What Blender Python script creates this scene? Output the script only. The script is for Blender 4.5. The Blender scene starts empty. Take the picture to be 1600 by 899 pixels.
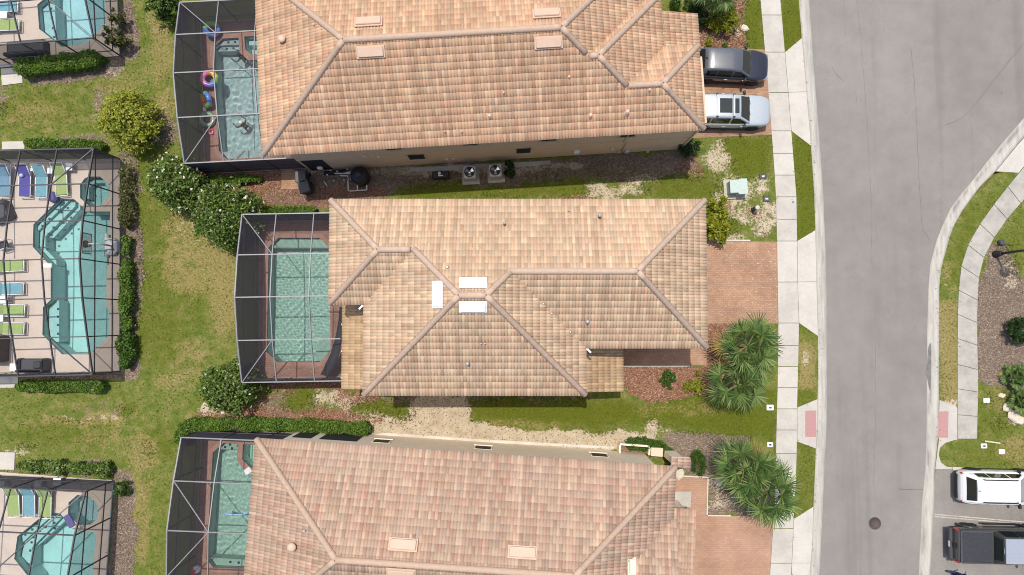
import bpy, bmesh, math, random
import numpy as np
from mathutils import Vector, Matrix
from mathutils.geometry import tessellate_polygon
R = math.radians
random.seed(7)
rng = np.random.default_rng(7)
S = bpy.context.scene
COL = S.collection

# ------------------------------------------------------------------ camera, sky, sun, exposure
H = 40.5                       # drone height above the lawns
FPX = 1067.0                   # focal length in photo pixels (1600 wide)
TH = math.atan(50.5 / FPX)     # the camera looks almost straight down, tilted 2.7 degrees
cd = bpy.data.cameras.new('camera')
cd.sensor_width = 36.0
cd.lens = 36.0 * FPX / 1600.0
cd.clip_end = 2000
cam = bpy.data.objects.new('camera', cd)
COL.objects.link(cam)
cam.location = (0, 0, H)
cam.rotation_euler = (TH, 0, 0)
S.camera = cam

EL = R(76.0)
AZ = (-0.416, 0.909)           # the sun stands up-left of the picture
wd = bpy.data.worlds.new('World')
S.world = wd
wd.use_nodes = True
wn = wd.node_tree
wn.nodes.clear()
sky = wn.nodes.new('ShaderNodeTexSky')
sky.sky_type = 'NISHITA'
sky.sun_disc = False
sky.sun_elevation = EL
sky.sun_rotation = math.atan2(AZ[0], AZ[1])
sky.dust_density = 2.5
bg = wn.nodes.new('ShaderNodeBackground')
bg.inputs[1].default_value = 0.15
wo = wn.nodes.new('ShaderNodeOutputWorld')
wn.links.new(sky.outputs[0], bg.inputs[0])
wn.links.new(bg.outputs[0], wo.inputs[0])
sl = bpy.data.lights.new('sun', 'SUN')
sl.energy = 3.15
sl.angle = R(0.6)
sl.color = (1.0, 0.955, 0.88)
sl.cycles.is_caustics_light = True
sun = bpy.data.objects.new('sun', sl)
COL.objects.link(sun)
sun.location = (0, 0, 60)
sun.rotation_euler = Vector((-AZ[0] * math.cos(EL), -AZ[1] * math.cos(EL), -math.sin(EL))).to_track_quat('-Z', 'Y').to_euler()
S.view_settings.view_transform = 'Standard'
S.view_settings.look = 'None'
S.view_settings.gamma = 1
S.view_settings.exposure = 0.19
S.render.engine = 'CYCLES'
S.cycles.filter_width = 1.0
S.cycles.max_bounces = 6
S.cycles.diffuse_bounces = 3
S.cycles.transparent_max_bounces = 24
S.cycles.caustics_reflective = False
S.cycles.caustics_refractive = True

# ------------------------------------------------------------------ photo pixel <-> world
CT, ST = math.cos(TH), math.sin(TH)

def W(px, py, z=0.0):
    u, v = (px - 800) / FPX, (449.5 - py) / FPX
    dx, dy, dz = u, ST + v * CT, -CT + v * ST
    t = (H - z) / -dz
    return Vector((dx * t, dy * t, z))

def W2(p, z=0.0):
    w = W(p[0], p[1], z)
    return (w.x, w.y)

def to_px(X, Y, Z=0.0):
    d = (H - Z) * CT + Y * ST
    return 800 + FPX * X / d, 449.5 - FPX * (Y * CT - (H - Z) * ST) / d

# ------------------------------------------------------------------ materials
MATS = {}

def nt(name):
    m = bpy.data.materials.new(name)
    m.use_nodes = True
    t = m.node_tree
    for n in list(t.nodes):
        t.nodes.remove(n)
    out = t.nodes.new('ShaderNodeOutputMaterial')
    return m, t, out

class G:
    """tiny node helper"""
    def __init__(self, name):
        self.m, self.t, self.out = nt(name)
        self.obj = None
    def n(self, typ, **kw):
        nd = self.t.nodes.new(typ)
        for k, v in kw.items():
            setattr(nd, k, v)
        return nd
    def l(self, a, b):
        self.t.links.new(a, b)
    def coord(self):
        if self.obj is None:
            self.obj = self.n('ShaderNodeNewGeometry').outputs['Position']
        return self.obj
    def noise(self, scale, detail=4, rough=0.6, vec=None, stretch=None, dist=0.0):
        nd = self.n('ShaderNodeTexNoise')
        nd.inputs['Scale'].default_value = scale
        nd.inputs['Detail'].default_value = detail
        nd.inputs['Roughness'].default_value = rough
        nd.inputs['Distortion'].default_value = dist
        v = vec or self.coord()
        if stretch:
            mp = self.n('ShaderNodeMapping')
            mp.inputs['Scale'].default_value = stretch
            self.l(v, mp.inputs[0])
            v = mp.outputs[0]
        self.l(v, nd.inputs['Vector'])
        return nd.outputs['Fac']
    def ramp(self, fac, stops, interp='LINEAR'):
        nd = self.n('ShaderNodeValToRGB')
        cr = nd.color_ramp
        cr.interpolation = interp
        while len(cr.elements) > len(stops):
            cr.elements.remove(cr.elements[-1])
        while len(cr.elements) < len(stops):
            cr.elements.new(0.5)
        for e, (p, c) in zip(cr.elements, stops):
            e.position = p
            e.color = (*c, 1) if len(c) == 3 else c
        self.l(fac, nd.inputs[0])
        return nd.outputs[0]
    def math(self, op, a, b=None, c=None, clamp=False):
        nd = self.n('ShaderNodeMath', operation=op, use_clamp=clamp)
        for i, v in enumerate((a, b, c)):
            if v is None:
                continue
            if isinstance(v, (int, float)):
                nd.inputs[i].default_value = v
            else:
                self.l(v, nd.inputs[i])
        return nd.outputs[0]
    def mix(self, fac, a, b, blend='MIX'):
        nd = self.n('ShaderNodeMix', data_type='RGBA', blend_type=blend)
        for s, v in ((nd.inputs[0], fac), (nd.inputs[6], a), (nd.inputs[7], b)):
            if isinstance(v, (int, float)):
                s.default_value = v
            elif isinstance(v, tuple):
                s.default_value = (*v, 1)
            else:
                self.l(v, s)
        return nd.outputs[2]
    def smooth(self, v, lo, hi):
        nd = self.n('ShaderNodeMapRange', interpolation_type='SMOOTHSTEP')
        self.l(v, nd.inputs[0])
        nd.inputs[1].default_value = lo
        nd.inputs[2].default_value = hi
        return nd.outputs[0]
    def bump(self, h, strength=0.4, dist=0.02):
        nd = self.n('ShaderNodeBump')
        nd.inputs['Strength'].default_value = strength
        nd.inputs['Distance'].default_value = dist
        self.l(h, nd.inputs['Height'])
        return nd.outputs[0]
    def pbr(self, col, rough=0.8, metal=0.0, normal=None, spec=0.4, coat=0.0):
        b = self.n('ShaderNodeBsdfPrincipled')
        for s, v in (('Base Color', col), ('Roughness', rough), ('Metallic', metal)):
            if isinstance(v, (int, float)):
                b.inputs[s].default_value = v
            elif isinstance(v, tuple):
                b.inputs[s].default_value = (*v, 1)
            else:
                self.l(v, b.inputs[s])
        b.inputs['Specular IOR Level'].default_value = spec
        b.inputs['Coat Weight'].default_value = coat
        if normal is not None:
            self.l(normal, b.inputs['Normal'])
        self.l(b.outputs[0], self.out.inputs[0])
        return b
    def done(self):
        MATS[self.m.name] = self.m
        return self.m

def simple(name, col, rough=0.6, metal=0.0, var=0.12, scale=6.0, spec=0.4, coat=0.0, bump=0.0):
    g = G(name)
    n = g.noise(scale, 4)
    lo = tuple(max(0, c * (1 - var)) for c in col)
    hi = tuple(min(1, c * (1 + var)) for c in col)
    c = g.ramp(n, [(0.3, lo), (0.7, hi)])
    nm = g.bump(g.noise(scale * 9, 3), bump, 0.01) if bump else None
    g.pbr(c, rough, metal, nm, spec, coat)
    return g.done()

def tile_mat(name, cols, seed, stain, fade):
    """concrete roof tiles: one colour per tile from the UV cell, two barrels to a tile"""
    g = G(name)
    uv = g.n('ShaderNodeUVMap')
    uv.uv_map = 'UVMap'
    sp = g.n('ShaderNodeSeparateXYZ')
    g.l(uv.outputs[0], sp.inputs[0])
    fu = g.math('FLOOR', sp.outputs[0])
    fv = g.math('FLOOR', sp.outputs[1])
    cb = g.n('ShaderNodeCombineXYZ')
    g.l(fu, cb.inputs[0]); g.l(fv, cb.inputs[1])
    cb.inputs[2].default_value = seed
    wn_ = g.n('ShaderNodeTexWhiteNoise', noise_dimensions='3D')
    g.l(cb.outputs[0], wn_.inputs['Vector'])
    k = len(cols)
    stops = []
    for i, c in enumerate(cols):
        stops.append((i / k, c))
    base = g.ramp(wn_.outputs['Value'], stops, 'CONSTANT')
    # flashed clay: every tile fades towards a second tone along its length
    fr = g.math('FRACT', sp.outputs[1])
    cb2 = g.n('ShaderNodeCombineXYZ')
    g.l(fv, cb2.inputs[0]); g.l(fu, cb2.inputs[1])
    cb2.inputs[2].default_value = seed + 3.3
    w2 = g.n('ShaderNodeTexWhiteNoise', noise_dimensions='3D')
    g.l(cb2.outputs[0], w2.inputs['Vector'])
    flash = g.ramp(w2.outputs['Value'], stops[::1], 'CONSTANT')
    base = g.mix(g.math('MULTIPLY', g.smooth(fr, 0.1, 0.95), 0.25), base, flash)
    cb3 = g.n('ShaderNodeCombineXYZ'); g.l(fu, cb3.inputs[0]); g.l(fv, cb3.inputs[1]); cb3.inputs[2].default_value = seed + 7.7
    w3 = g.n('ShaderNodeTexWhiteNoise', noise_dimensions='3D'); g.l(cb3.outputs[0], w3.inputs['Vector'])
    w4 = g.n('ShaderNodeTexWhiteNoise', noise_dimensions='1D'); g.l(g.math('ADD', fu, seed * 13.7), w4.inputs['W'])
    vv = g.math('ADD', g.math('MULTIPLY', w3.outputs['Value'], 0.42), g.math('MULTIPLY', w4.outputs['Value'], 0.58))
    base = g.mix(1.0, base, g.ramp(vv, [(0.1, (0.78, 0.775, 0.77)), (0.5, (0.99, 0.99, 0.99)), (0.9, (1.20, 1.19, 1.18))]), 'MULTIPLY')
    big = g.noise(0.35, 5, 0.65)
    base = g.mix(g.math('MULTIPLY', g.smooth(big, 0.5, 0.72), stain), base, (0.34, 0.20, 0.115))
    pale = g.noise(0.22, 3, 0.5, stretch=(1, 1.4, 1))
    base = g.mix(g.math('MULTIPLY', g.smooth(pale, 0.55, 0.75), fade), base, (0.52, 0.38, 0.29))
    fine = g.noise(30, 3)
    base = g.mix(0.35, base, g.ramp(fine, [(0.3, (0.55, 0.55, 0.55)), (0.7, (1, 1, 1))]), 'MULTIPLY')
    g.pbr(base, 0.85, 0, g.bump(fine, 0.25, 0.01), 0.25)
    return g.done()

TILE_A = [(0.56, 0.385, 0.24), (0.50, 0.30, 0.185), (0.62, 0.46, 0.30), (0.44, 0.30, 0.20), (0.58, 0.37, 0.245),
          (0.66, 0.52, 0.34), (0.50, 0.36, 0.26), (0.55, 0.30, 0.20), (0.47, 0.36, 0.26), (0.60, 0.43, 0.27)]
TILE_M = [(0.66, 0.48, 0.32), (0.60, 0.41, 0.27), (0.70, 0.55, 0.37), (0.54, 0.39, 0.265), (0.64, 0.43, 0.30),
          (0.73, 0.59, 0.41), (0.58, 0.44, 0.32), (0.62, 0.37, 0.25), (0.55, 0.44, 0.32), (0.68, 0.50, 0.33)]
TILE_B = [(0.60, 0.42, 0.31), (0.54, 0.33, 0.24), (0.65, 0.49, 0.36), (0.50, 0.37, 0.28), (0.60, 0.38, 0.29),
          (0.70, 0.56, 0.42), (0.55, 0.42, 0.34), (0.57, 0.30, 0.23), (0.52, 0.42, 0.34), (0.63, 0.46, 0.34)]
def tone(cols, k, spread=.45):
    """pull the tile colours towards their mean so that the roof reads as one blend"""
    m = [sum(c[i] for c in cols) / len(cols) for i in range(3)]
    return [tuple(min(.85, (m[i] + (c[i] - m[i]) * (1 + spread)) * k[i]) for i in range(3)) for c in cols]
TILE_A, TILE_M, TILE_B = tone(TILE_A, (1.04, .965, .925), -.45), tone(TILE_M, (.90, .87, .835), -.45), tone(TILE_B, (.81, .78, .74), -.45)
tile_mat('tile_upper', TILE_A, 1.7, 0.12, 0.25)
tile_mat('tile_middle', TILE_M, 5.1, 0.10, 0.2)
tile_mat('tile_lower', TILE_B, 9.4, 0.35, 0.4)
TILE_P = [tuple(c * 0.86 for c in t) for t in TILE_M]
tile_mat('tile_porch', [(a, b * 0.97, c * 0.86) for a, b, c in TILE_P], 3.1, 0.5, 0.1)

def cap_mat(name, a, b, c):
    g = G(name)
    ri = g.n('ShaderNodeNewGeometry').outputs['Random Per Island']
    col = g.ramp(ri, [(0.0, a), (0.45, b), (0.8, c), (1.0, a)])
    col = g.mix(0.5, col, g.ramp(g.noise(9, 4), [(0.3, (0.7, 0.66, 0.62)), (0.7, (1, 1, 1))]), 'MULTIPLY')
    g.pbr(col, 0.85)
    return g.done()
cap_mat('cap_upper', (0.56, 0.405, 0.30), (0.57, 0.41, 0.305), (0.55, 0.40, 0.30))
cap_mat('cap_middle', (0.57, 0.42, 0.315), (0.58, 0.42, 0.31), (0.56, 0.415, 0.315))
cap_mat('cap_lower', (0.55, 0.395, 0.29), (0.56, 0.405, 0.295), (0.55, 0.385, 0.285))

def leaf_mat(name, cols, trans=0.3, gloss=0.45):
    g = G(name)
    ri = g.n('ShaderNodeNewGeometry').outputs['Random Per Island']
    k = len(cols)
    col = g.ramp(ri, [(i / max(1, k - 1), c) for i, c in enumerate(cols)])
    big = g.noise(1.6, 3)
    col = g.mix(0.5, col, g.ramp(big, [(0.3, (0.62, 0.66, 0.6)), (0.7, (1.15, 1.12, 1.0))]), 'MULTIPLY')
    b = g.pbr(col, gloss, 0, None, 0.35)
    tr = g.n('ShaderNodeBsdfTranslucent')
    g.l(col, tr.inputs[0])
    ms = g.n('ShaderNodeMixShader')
    ms.inputs[0].default_value = trans
    g.l(b.outputs[0], ms.inputs[1]); g.l(tr.outputs[0], ms.inputs[2])
    g.l(ms.outputs[0], g.out.inputs[0])
    return g.done()
leaf_mat('leaf_hedge', [(0.045, 0.10, 0.012), (0.10, 0.19, 0.02), (0.15, 0.25, 0.035), (0.20, 0.29, 0.05)])
leaf_mat('leaf_dense', [(0.03, 0.08, 0.008), (0.06, 0.13, 0.012), (0.09, 0.17, 0.02)])
leaf_mat('leaf_dark', [(0.015, 0.04, 0.008), (0.03, 0.07, 0.012), (0.05, 0.10, 0.02)])
leaf_mat('leaf_camellia', [(0.035, 0.08, 0.012), (0.085, 0.15, 0.022), (0.145, 0.22, 0.04), (0.28, 0.33, 0.10)], 0.25, 0.35)
leaf_mat('leaf_yellow', [(0.10, 0.16, 0.012), (0.24, 0.28, 0.025), (0.42, 0.42, 0.05), (0.34, 0.36, 0.04), (0.58, 0.54, 0.12)], 0.3, 0.6)
leaf_mat('leaf_lime', [(0.14, 0.18, 0.012), (0.27, 0.29, 0.02), (0.38, 0.36, 0.03)])
leaf_mat('leaf_olive', [(0.07, 0.08, 0.022), (0.13, 0.13, 0.04), (0.10, 0.13, 0.03), (0.20, 0.17, 0.07)])
leaf_mat('leaf_palm', [(0.035, 0.08, 0.018), (0.075, 0.14, 0.03), (0.14, 0.215, 0.05), (0.27, 0.33, 0.11)], 0.3, 0.65)
leaf_mat('leaf_palm_dry', [(0.30, 0.20, 0.05), (0.36, 0.27, 0.08)], 0.25, 0.5)
leaf_mat('petal_white', [(0.78, 0.70, 0.66), (0.82, 0.78, 0.74)], 0.2, 0.6)
leaf_mat('grass_blade', [(0.09, 0.13, 0.018), (0.15, 0.18, 0.03), (0.24, 0.22, 0.06), (0.11, 0.16, 0.02)], 0.3, 0.6)
leaf_mat('chip_red', [(0.19, 0.08, 0.045), (0.27, 0.125, 0.075), (0.36, 0.20, 0.13), (0.15, 0.06, 0.04), (0.50, 0.36, 0.26)], 0.0, 0.9)
leaf_mat('chip_grey', [(0.16, 0.12, 0.095), (0.24, 0.185, 0.155), (0.32, 0.26, 0.21), (0.12, 0.09, 0.075)], 0.0, 0.9)
simple('bark', (0.16, 0.11, 0.08), 0.9, bump=0.5)

simple('stucco_upper', (0.62, 0.47, 0.33), 0.9, var=0.06, scale=2, bump=0.15)
simple('stucco_lower', (0.86, 0.73, 0.56), 0.9, var=0.06, scale=2, bump=0.15)
simple('stucco_middle', (0.66, 0.52, 0.38), 0.9, var=0.06, scale=2, bump=0.15)
simple('cream_trim', (0.74, 0.64, 0.50), 0.7, var=0.05)
simple('white_trim', (0.80, 0.79, 0.76), 0.5, var=0.04)
simple('white_metal', (0.80, 0.80, 0.79), 0.4, var=0.05, scale=3)
simple('tan_metal', (0.58, 0.41, 0.30), 0.6, var=0.05, scale=3)
simple('grey_metal', (0.42, 0.42, 0.41), 0.45, 0.3)
simple('lead', (0.45, 0.43, 0.40), 0.5, 0.4)
simple('pale_grey', (0.55, 0.55, 0.53), 0.6)
simple('bronze_frame', (0.075, 0.07, 0.072), 0.45, 0.2)
simple('cage_white', (0.23, 0.225, 0.23), 0.45, 0.1)
simple('black_plastic', (0.018, 0.018, 0.02), 0.5)
simple('dark_grey', (0.06, 0.06, 0.065), 0.55)
simple('charcoal_plastic', (0.035, 0.037, 0.042), 0.45)
simple('glass_dark', (0.02, 0.022, 0.024), 0.06, spec=0.7, var=0.05)
simple('window_dark', (0.022, 0.022, 0.024), 0.55, spec=0.15)
simple('car_glass', (0.014, 0.019, 0.017), 0.04, spec=0.8, var=0.1)
simple('rubber', (0.02, 0.02, 0.02), 0.8)
simple('chrome', (0.6, 0.6, 0.6), 0.2, 0.9)
simple('silver_roof', (0.50, 0.52, 0.56), 0.30, 0.5, coat=0.5, var=0.03)
simple('paint_navy', (0.035, 0.037, 0.052), 0.28, 0.4, coat=0.8, var=0.05)
simple('paint_greyroof', (0.13, 0.135, 0.145), 0.3, 0.4, coat=0.8, var=0.05)
simple('paint_silver', (0.50, 0.54, 0.55), 0.30, 0.3, coat=0.6, var=0.03)
simple('paint_white', (0.80, 0.80, 0.79), 0.35, coat=0.6, var=0.02)
simple('paint_graphite', (0.07, 0.068, 0.065), 0.35, 0.3, coat=0.6, var=0.05)
simple('vinyl_black', (0.034, 0.035, 0.04), 0.75, var=0.15)
simple('lamp_red', (0.45, 0.02, 0.03), 0.2, coat=0.6)
simple('lamp_clear', (0.30, 0.31, 0.33), 0.1, 0.3)
simple('green_box', (0.42, 0.50, 0.45), 0.55, var=0.08)
simple('green_dark', (0.03, 0.065, 0.045), 0.55)
simple('violet_mat', (0.10, 0.09, 0.22), 0.8)
simple('towel_navy', (0.085, 0.075, 0.30), 0.9)
simple('sling_green', (0.29, 0.38, 0.13), 0.8)
simple('sling_cyan', (0.15, 0.33, 0.38), 0.8)
simple('sling_blue', (0.15, 0.27, 0.36), 0.8)
simple('ball_pale', (0.55, 0.58, 0.75), 0.4)
simple('pvc_white', (0.80, 0.79, 0.76), 0.4)
simple('tactile_red', (0.42, 0.23, 0.215), 0.85, scale=25)
simple('iron', (0.10, 0.078, 0.062), 0.75, 0.2, scale=20, var=0.3)
simple('stone_pale', (0.60, 0.52, 0.40), 0.9, scale=8, bump=0.4)
simple('stone_grey', (0.50, 0.47, 0.42), 0.9, scale=8, bump=0.4)
simple('skin', (0.42, 0.25, 0.17), 0.6)
simple('cloth_navy', (0.03, 0.035, 0.09), 0.9)
simple('cloth_black', (0.02, 0.02, 0.022), 0.9)
simple('cloth_white', (0.75, 0.74, 0.72), 0.9)
simple('hair_dark', (0.02, 0.015, 0.012), 0.7)
for nm, c in (('ring_red', (0.62, 0.05, 0.07)), ('ring_pink', (0.70, 0.20, 0.38)), ('ring_orange', (0.70, 0.25, 0.04)),
              ('ring_yellow', (0.72, 0.58, 0.06)), ('ring_green', (0.16, 0.42, 0.06)), ('ring_blue', (0.10, 0.23, 0.60)),
              ('ring_violet', (0.24, 0.12, 0.42)), ('ring_clear', (0.20, 0.32, 0.20)), ('noodle_blue', (0.30, 0.52, 0.80)),
              ('lime_toy', (0.55, 0.70, 0.05)), ('marker_blue', (0.10, 0.30, 0.45))):
    simple(nm, c, 0.25, var=0.03, coat=0.3)

def brick_mat(name, c1, c2, mortar, scale, bw, bh, litter=0.0, dirt=(0.25, 0.16, 0.10), angle=0.0):
    g = G(name)
    mp = g.n('ShaderNodeMapping')
    mp.inputs['Rotation'].default_value = (0, 0, angle)
    g.l(g.coord(), mp.inputs[0])
    b = g.n('ShaderNodeTexBrick')
    g.l(mp.outputs[0], b.inputs['Vector'])
    b.inputs['Scale'].default_value = scale
    b.inputs['Brick Width'].default_value = bw
    b.inputs['Row Height'].default_value = bh
    b.inputs['Mortar Size'].default_value = 0.012
    b.inputs['Mortar Smooth'].default_value = 0.3
    b.inputs['Bias'].default_value = 0.0
    b.inputs['Color1'].default_value = (*c1, 1)
    b.inputs['Color2'].default_value = (*c2, 1)
    b.inputs['Mortar'].default_value = (*mortar, 1)
    col = b.outputs['Color']
    big = g.noise(0.5, 5, 0.65)
    col = g.mix(0.75, col, g.ramp(big, [(0.3, (0.66, 0.64, 0.62)), (0.7, (1.12, 1.12, 1.12))]), 'MULTIPLY')
    med = g.noise(4, 4, 0.6)
    col = g.mix(g.math('MULTIPLY', g.smooth(med, 0.55, 0.75), 0.4), col, dirt)
    if litter:
        lf = g.noise(9, 2, 0.5, stretch=(1, 1.8, 1), dist=0.6)
        col = g.mix(g.math('MULTIPLY', g.smooth(lf, 0.665, 0.70), litter), col, (0.66, 0.50, 0.28))
    g.pbr(col, 0.9, 0, g.bump(b.outputs['Fac'], 0.3, 0.004), 0.2)
    return g.done()
brick_mat('paver_drive_middle', (0.46, 0.275, 0.18), (0.37, 0.22, 0.14), (0.30, 0.19, 0.13), 1, 0.22, 0.11, 0.9)
brick_mat('paver_drive_upper', (0.45, 0.27, 0.17), (0.34, 0.20, 0.125), (0.28, 0.18, 0.12), 1, 0.22, 0.11, 0.3)
brick_mat('paver_drive_lower', (0.45, 0.275, 0.185), (0.39, 0.235, 0.155), (0.35, 0.21, 0.15), 1, 0.22, 0.11, 0.15)
brick_mat('paver_pool', (0.34, 0.19, 0.14), (0.26, 0.15, 0.115), (0.2, 0.13, 0.1), 1, 0.22, 0.11, 0.25)
brick_mat('coping_brick', (0.40, 0.235, 0.18), (0.32, 0.18, 0.14), (0.26, 0.17, 0.13), 1, 0.12, 0.3, 0.0)

def concrete(name, col, stain=0.3, scale=0.8):
    g = G(name)
    a = g.noise(scale, 5, 0.65)
    b = g.noise(6, 4, 0.6)
    c = g.noise(60, 2)
    k = g.ramp(a, [(0.28, tuple(x * (1 - stain) for x in col)), (0.6, col)])
    k = g.mix(0.5, k, g.ramp(b, [(0.3, (0.86, 0.85, 0.83)), (0.65, (1, 1, 1))]), 'MULTIPLY')
    k = g.mix(0.35, k, g.ramp(c, [(0.35, (0.8, 0.8, 0.8)), (0.65, (1.05, 1.05, 1.05))]), 'MULTIPLY')
    g.pbr(k, 0.9, 0, g.bump(c, 0.2, 0.004), 0.2)
    return g.done()
concrete('concrete_walk', (0.53, 0.49, 0.43), 0.2)
concrete('concrete_walk_old', (0.45, 0.42, 0.37), 0.3, 1.2)
concrete('concrete_apron', (0.57, 0.53, 0.465), 0.15)
concrete('concrete_deck', (0.60, 0.505, 0.42), 0.12)
concrete('concrete_pad', (0.50, 0.46, 0.39), 0.3)
concrete('concrete_edge', (0.66, 0.60, 0.52), 0.25)

def curb_mat():
    g = G('concrete_curb')
    col = (0.50, 0.47, 0.41)
    a = g.noise(1.5, 5, 0.7, stretch=(3, 0.35, 1))
    k = g.ramp(a, [(0.3, (0.36, 0.335, 0.29)), (0.6, col)])
    at = g.n('ShaderNodeAttribute')
    at.attribute_name = 'gutter'
    gs = g.math('MULTIPLY', at.outputs['Fac'], g.smooth(g.noise(1.1, 5, 0.7, stretch=(2, 0.3, 1)), 0.42, 0.62))
    k = g.mix(g.math('MULTIPLY', gs, 0.75), k, (0.17, 0.155, 0.14))
    c = g.noise(50, 2)
    k = g.mix(0.3, k, g.ramp(c, [(0.35, (0.8, 0.8, 0.8)), (0.65, (1.05, 1.05, 1.05))]), 'MULTIPLY')
    g.pbr(k, 0.9, 0, None, 0.2)
    return g.done()
curb_mat()

def asphalt():
    g = G('asphalt')
    big = g.noise(0.10, 4, 0.55)
    med = g.noise(0.9, 5, 0.65)
    fine = g.noise(22, 3, 0.7)
    grit = g.noise(70, 2, 0.6)
    k = g.ramp(big, [(0.35, (0.232, 0.212, 0.188)), (0.65, (0.275, 0.252, 0.226))])
    k = g.mix(0.5, k, g.ramp(med, [(0.3, (0.80, 0.80, 0.82)), (0.7, (1.10, 1.09, 1.07))]), 'MULTIPLY')
    k = g.mix(0.75, k, g.ramp(fine, [(0.25, (0.72, 0.72, 0.72)), (0.75, (1.2, 1.2, 1.2))]), 'MULTIPLY')
    k = g.mix(0.6, k, g.ramp(grit, [(0.3, (0.7, 0.7, 0.7)), (0.7, (1.25, 1.25, 1.25))]), 'MULTIPLY')
    # wheel-lane seams along the street and oil spots
    sm = g.noise(0.8, 3, 0.6, stretch=(1.3, 0.05, 1), dist=0.2)
    k = g.mix(g.math('MULTIPLY', g.smooth(sm, 0.55, 0.70), 0.30), k, (0.15, 0.14, 0.125))
    oil = g.noise(1.3, 4, 0.7)
    k = g.mix(g.math('MULTIPLY', g.smooth(oil, 0.70, 0.74), 0.55), k, (0.08, 0.075, 0.07))
    g.pbr(k, 0.95, 0, g.bump(grit, 0.4, 0.006), 0.15)
    return g.done()
asphalt()
simple('crack_tar', (0.135, 0.125, 0.115), 0.9, var=0.3, scale=3)
simple('tyre_stain', (0.17, 0.16, 0.15), 0.9, var=0.35, scale=3)
simple('line_paint', (0.42, 0.40, 0.36), 0.8, var=0.3, scale=5)

def screen_mat(name, a, col=(0.085, 0.078, 0.092, 1)):
    g = G(name)
    lw = g.n('ShaderNodeLayerWeight')
    lw.inputs[0].default_value = 0.5
    cosv = g.math('MAXIMUM', g.math('SUBTRACT', 1.0, lw.outputs['Facing']), 0.12)
    op = g.math('SUBTRACT', 1.0, g.math('POWER', 1.0 - a, g.math('DIVIDE', 1.0, cosv)))
    tr = g.n('ShaderNodeBsdfTransparent')
    df = g.n('ShaderNodeBsdfDiffuse')
    df.inputs[0].default_value = col
    ms = g.n('ShaderNodeMixShader')
    g.l(op, ms.inputs[0]); g.l(tr.outputs[0], ms.inputs[1]); g.l(df.outputs[0], ms.inputs[2])
    g.l(ms.outputs[0], g.out.inputs[0])
    return g.done()
screen_mat('screen_roof_fine', 0.15)
screen_mat('screen_wall_fine', 0.58)
screen_mat('screen_roof_open', 0.08)
screen_mat('screen_wall_open', 0.32)
screen_mat('clear_panel', 0.12, (0.5, 0.5, 0.5, 1))

def water_mat(name, tint, rip, scale, chop=1.0):
    g = G(name)
    n1 = g.noise(scale, 3, 0.55, dist=0.8)
    n2 = g.noise(scale * 3.1, 2, 0.5, dist=0.5)
    h = g.math('ADD', n1, g.math('MULTIPLY', n2, 0.45 * chop))
    bp = g.bump(h, 1.0, rip)
    tr = g.n('ShaderNodeBsdfTransparent')
    tr.inputs[0].default_value = (*tint, 1)
    gl = g.n('ShaderNodeBsdfGlossy')
    gl.inputs['Roughness'].default_value = 0.2
    g.l(bp, gl.inputs['Normal'])
    fr = g.n('ShaderNodeFresnel')
    fr.inputs[0].default_value = 1.33
    g.l(bp, fr.inputs['Normal'])
    ms = g.n('ShaderNodeMixShader')
    g.l(g.math('ADD', fr.outputs[0], 0.0), ms.inputs[0])
    g.l(tr.outputs[0], ms.inputs[1]); g.l(gl.outputs[0], ms.inputs[2])
    g.l(ms.outputs[0], g.out.inputs[0])
    return g.done()
def ripple_mat(name, tint):
    """water whose ripples are real geometry; it refracts and the sun is focused on the pool floor"""
    g = G(name)
    rf = g.n('ShaderNodeBsdfRefraction')
    rf.inputs['Color'].default_value = (*tint, 1)
    rf.inputs['Roughness'].default_value = 0.0
    rf.inputs['IOR'].default_value = 1.33
    gl = g.n('ShaderNodeBsdfGlossy')
    gl.inputs['Roughness'].default_value = 0.16
    fr = g.n('ShaderNodeFresnel')
    fr.inputs[0].default_value = 1.33
    ms = g.n('ShaderNodeMixShader')
    g.l(fr.outputs[0], ms.inputs[0]); g.l(rf.outputs[0], ms.inputs[1]); g.l(gl.outputs[0], ms.inputs[2])
    g.l(ms.outputs[0], g.out.inputs[0])
    return g.done()
ripple_mat('ripple_green', (0.80, 0.96, 0.885))
ripple_mat('ripple_blue', (0.88, 0.97, 0.98))
ripple_mat('ripple_lower', (0.82, 0.97, 0.89))
water_mat('water_calm', (0.72, 0.925, 0.925), 0.004, 2.0)
water_mat('water_blue', (0.72, 0.91, 0.96), 0.004, 2.0)
water_mat('water_green', (0.68, 0.84, 0.74), 0.055, 3.2)
water_mat('water_splash', (0.77, 0.91, 0.93), 0.05, 2.6)
water_mat('water_lower', (0.69, 0.90, 0.79), 0.04, 4.2)
water_mat('water_foam', (0.70, 0.84, 0.87), 0.05, 4.0)
simple('plaster_aqua', (0.55, 0.66, 0.635), 0.8, var=0.08, scale=1.5)
simple('plaster_pale', (0.53, 0.61, 0.58), 0.8, var=0.08, scale=3)
simple('tile_dot', (0.03, 0.06, 0.08), 0.4)

# ------------------------------------------------------------------ mesh helpers
def M_(x):
    return MATS[x] if isinstance(x, str) else x

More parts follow.
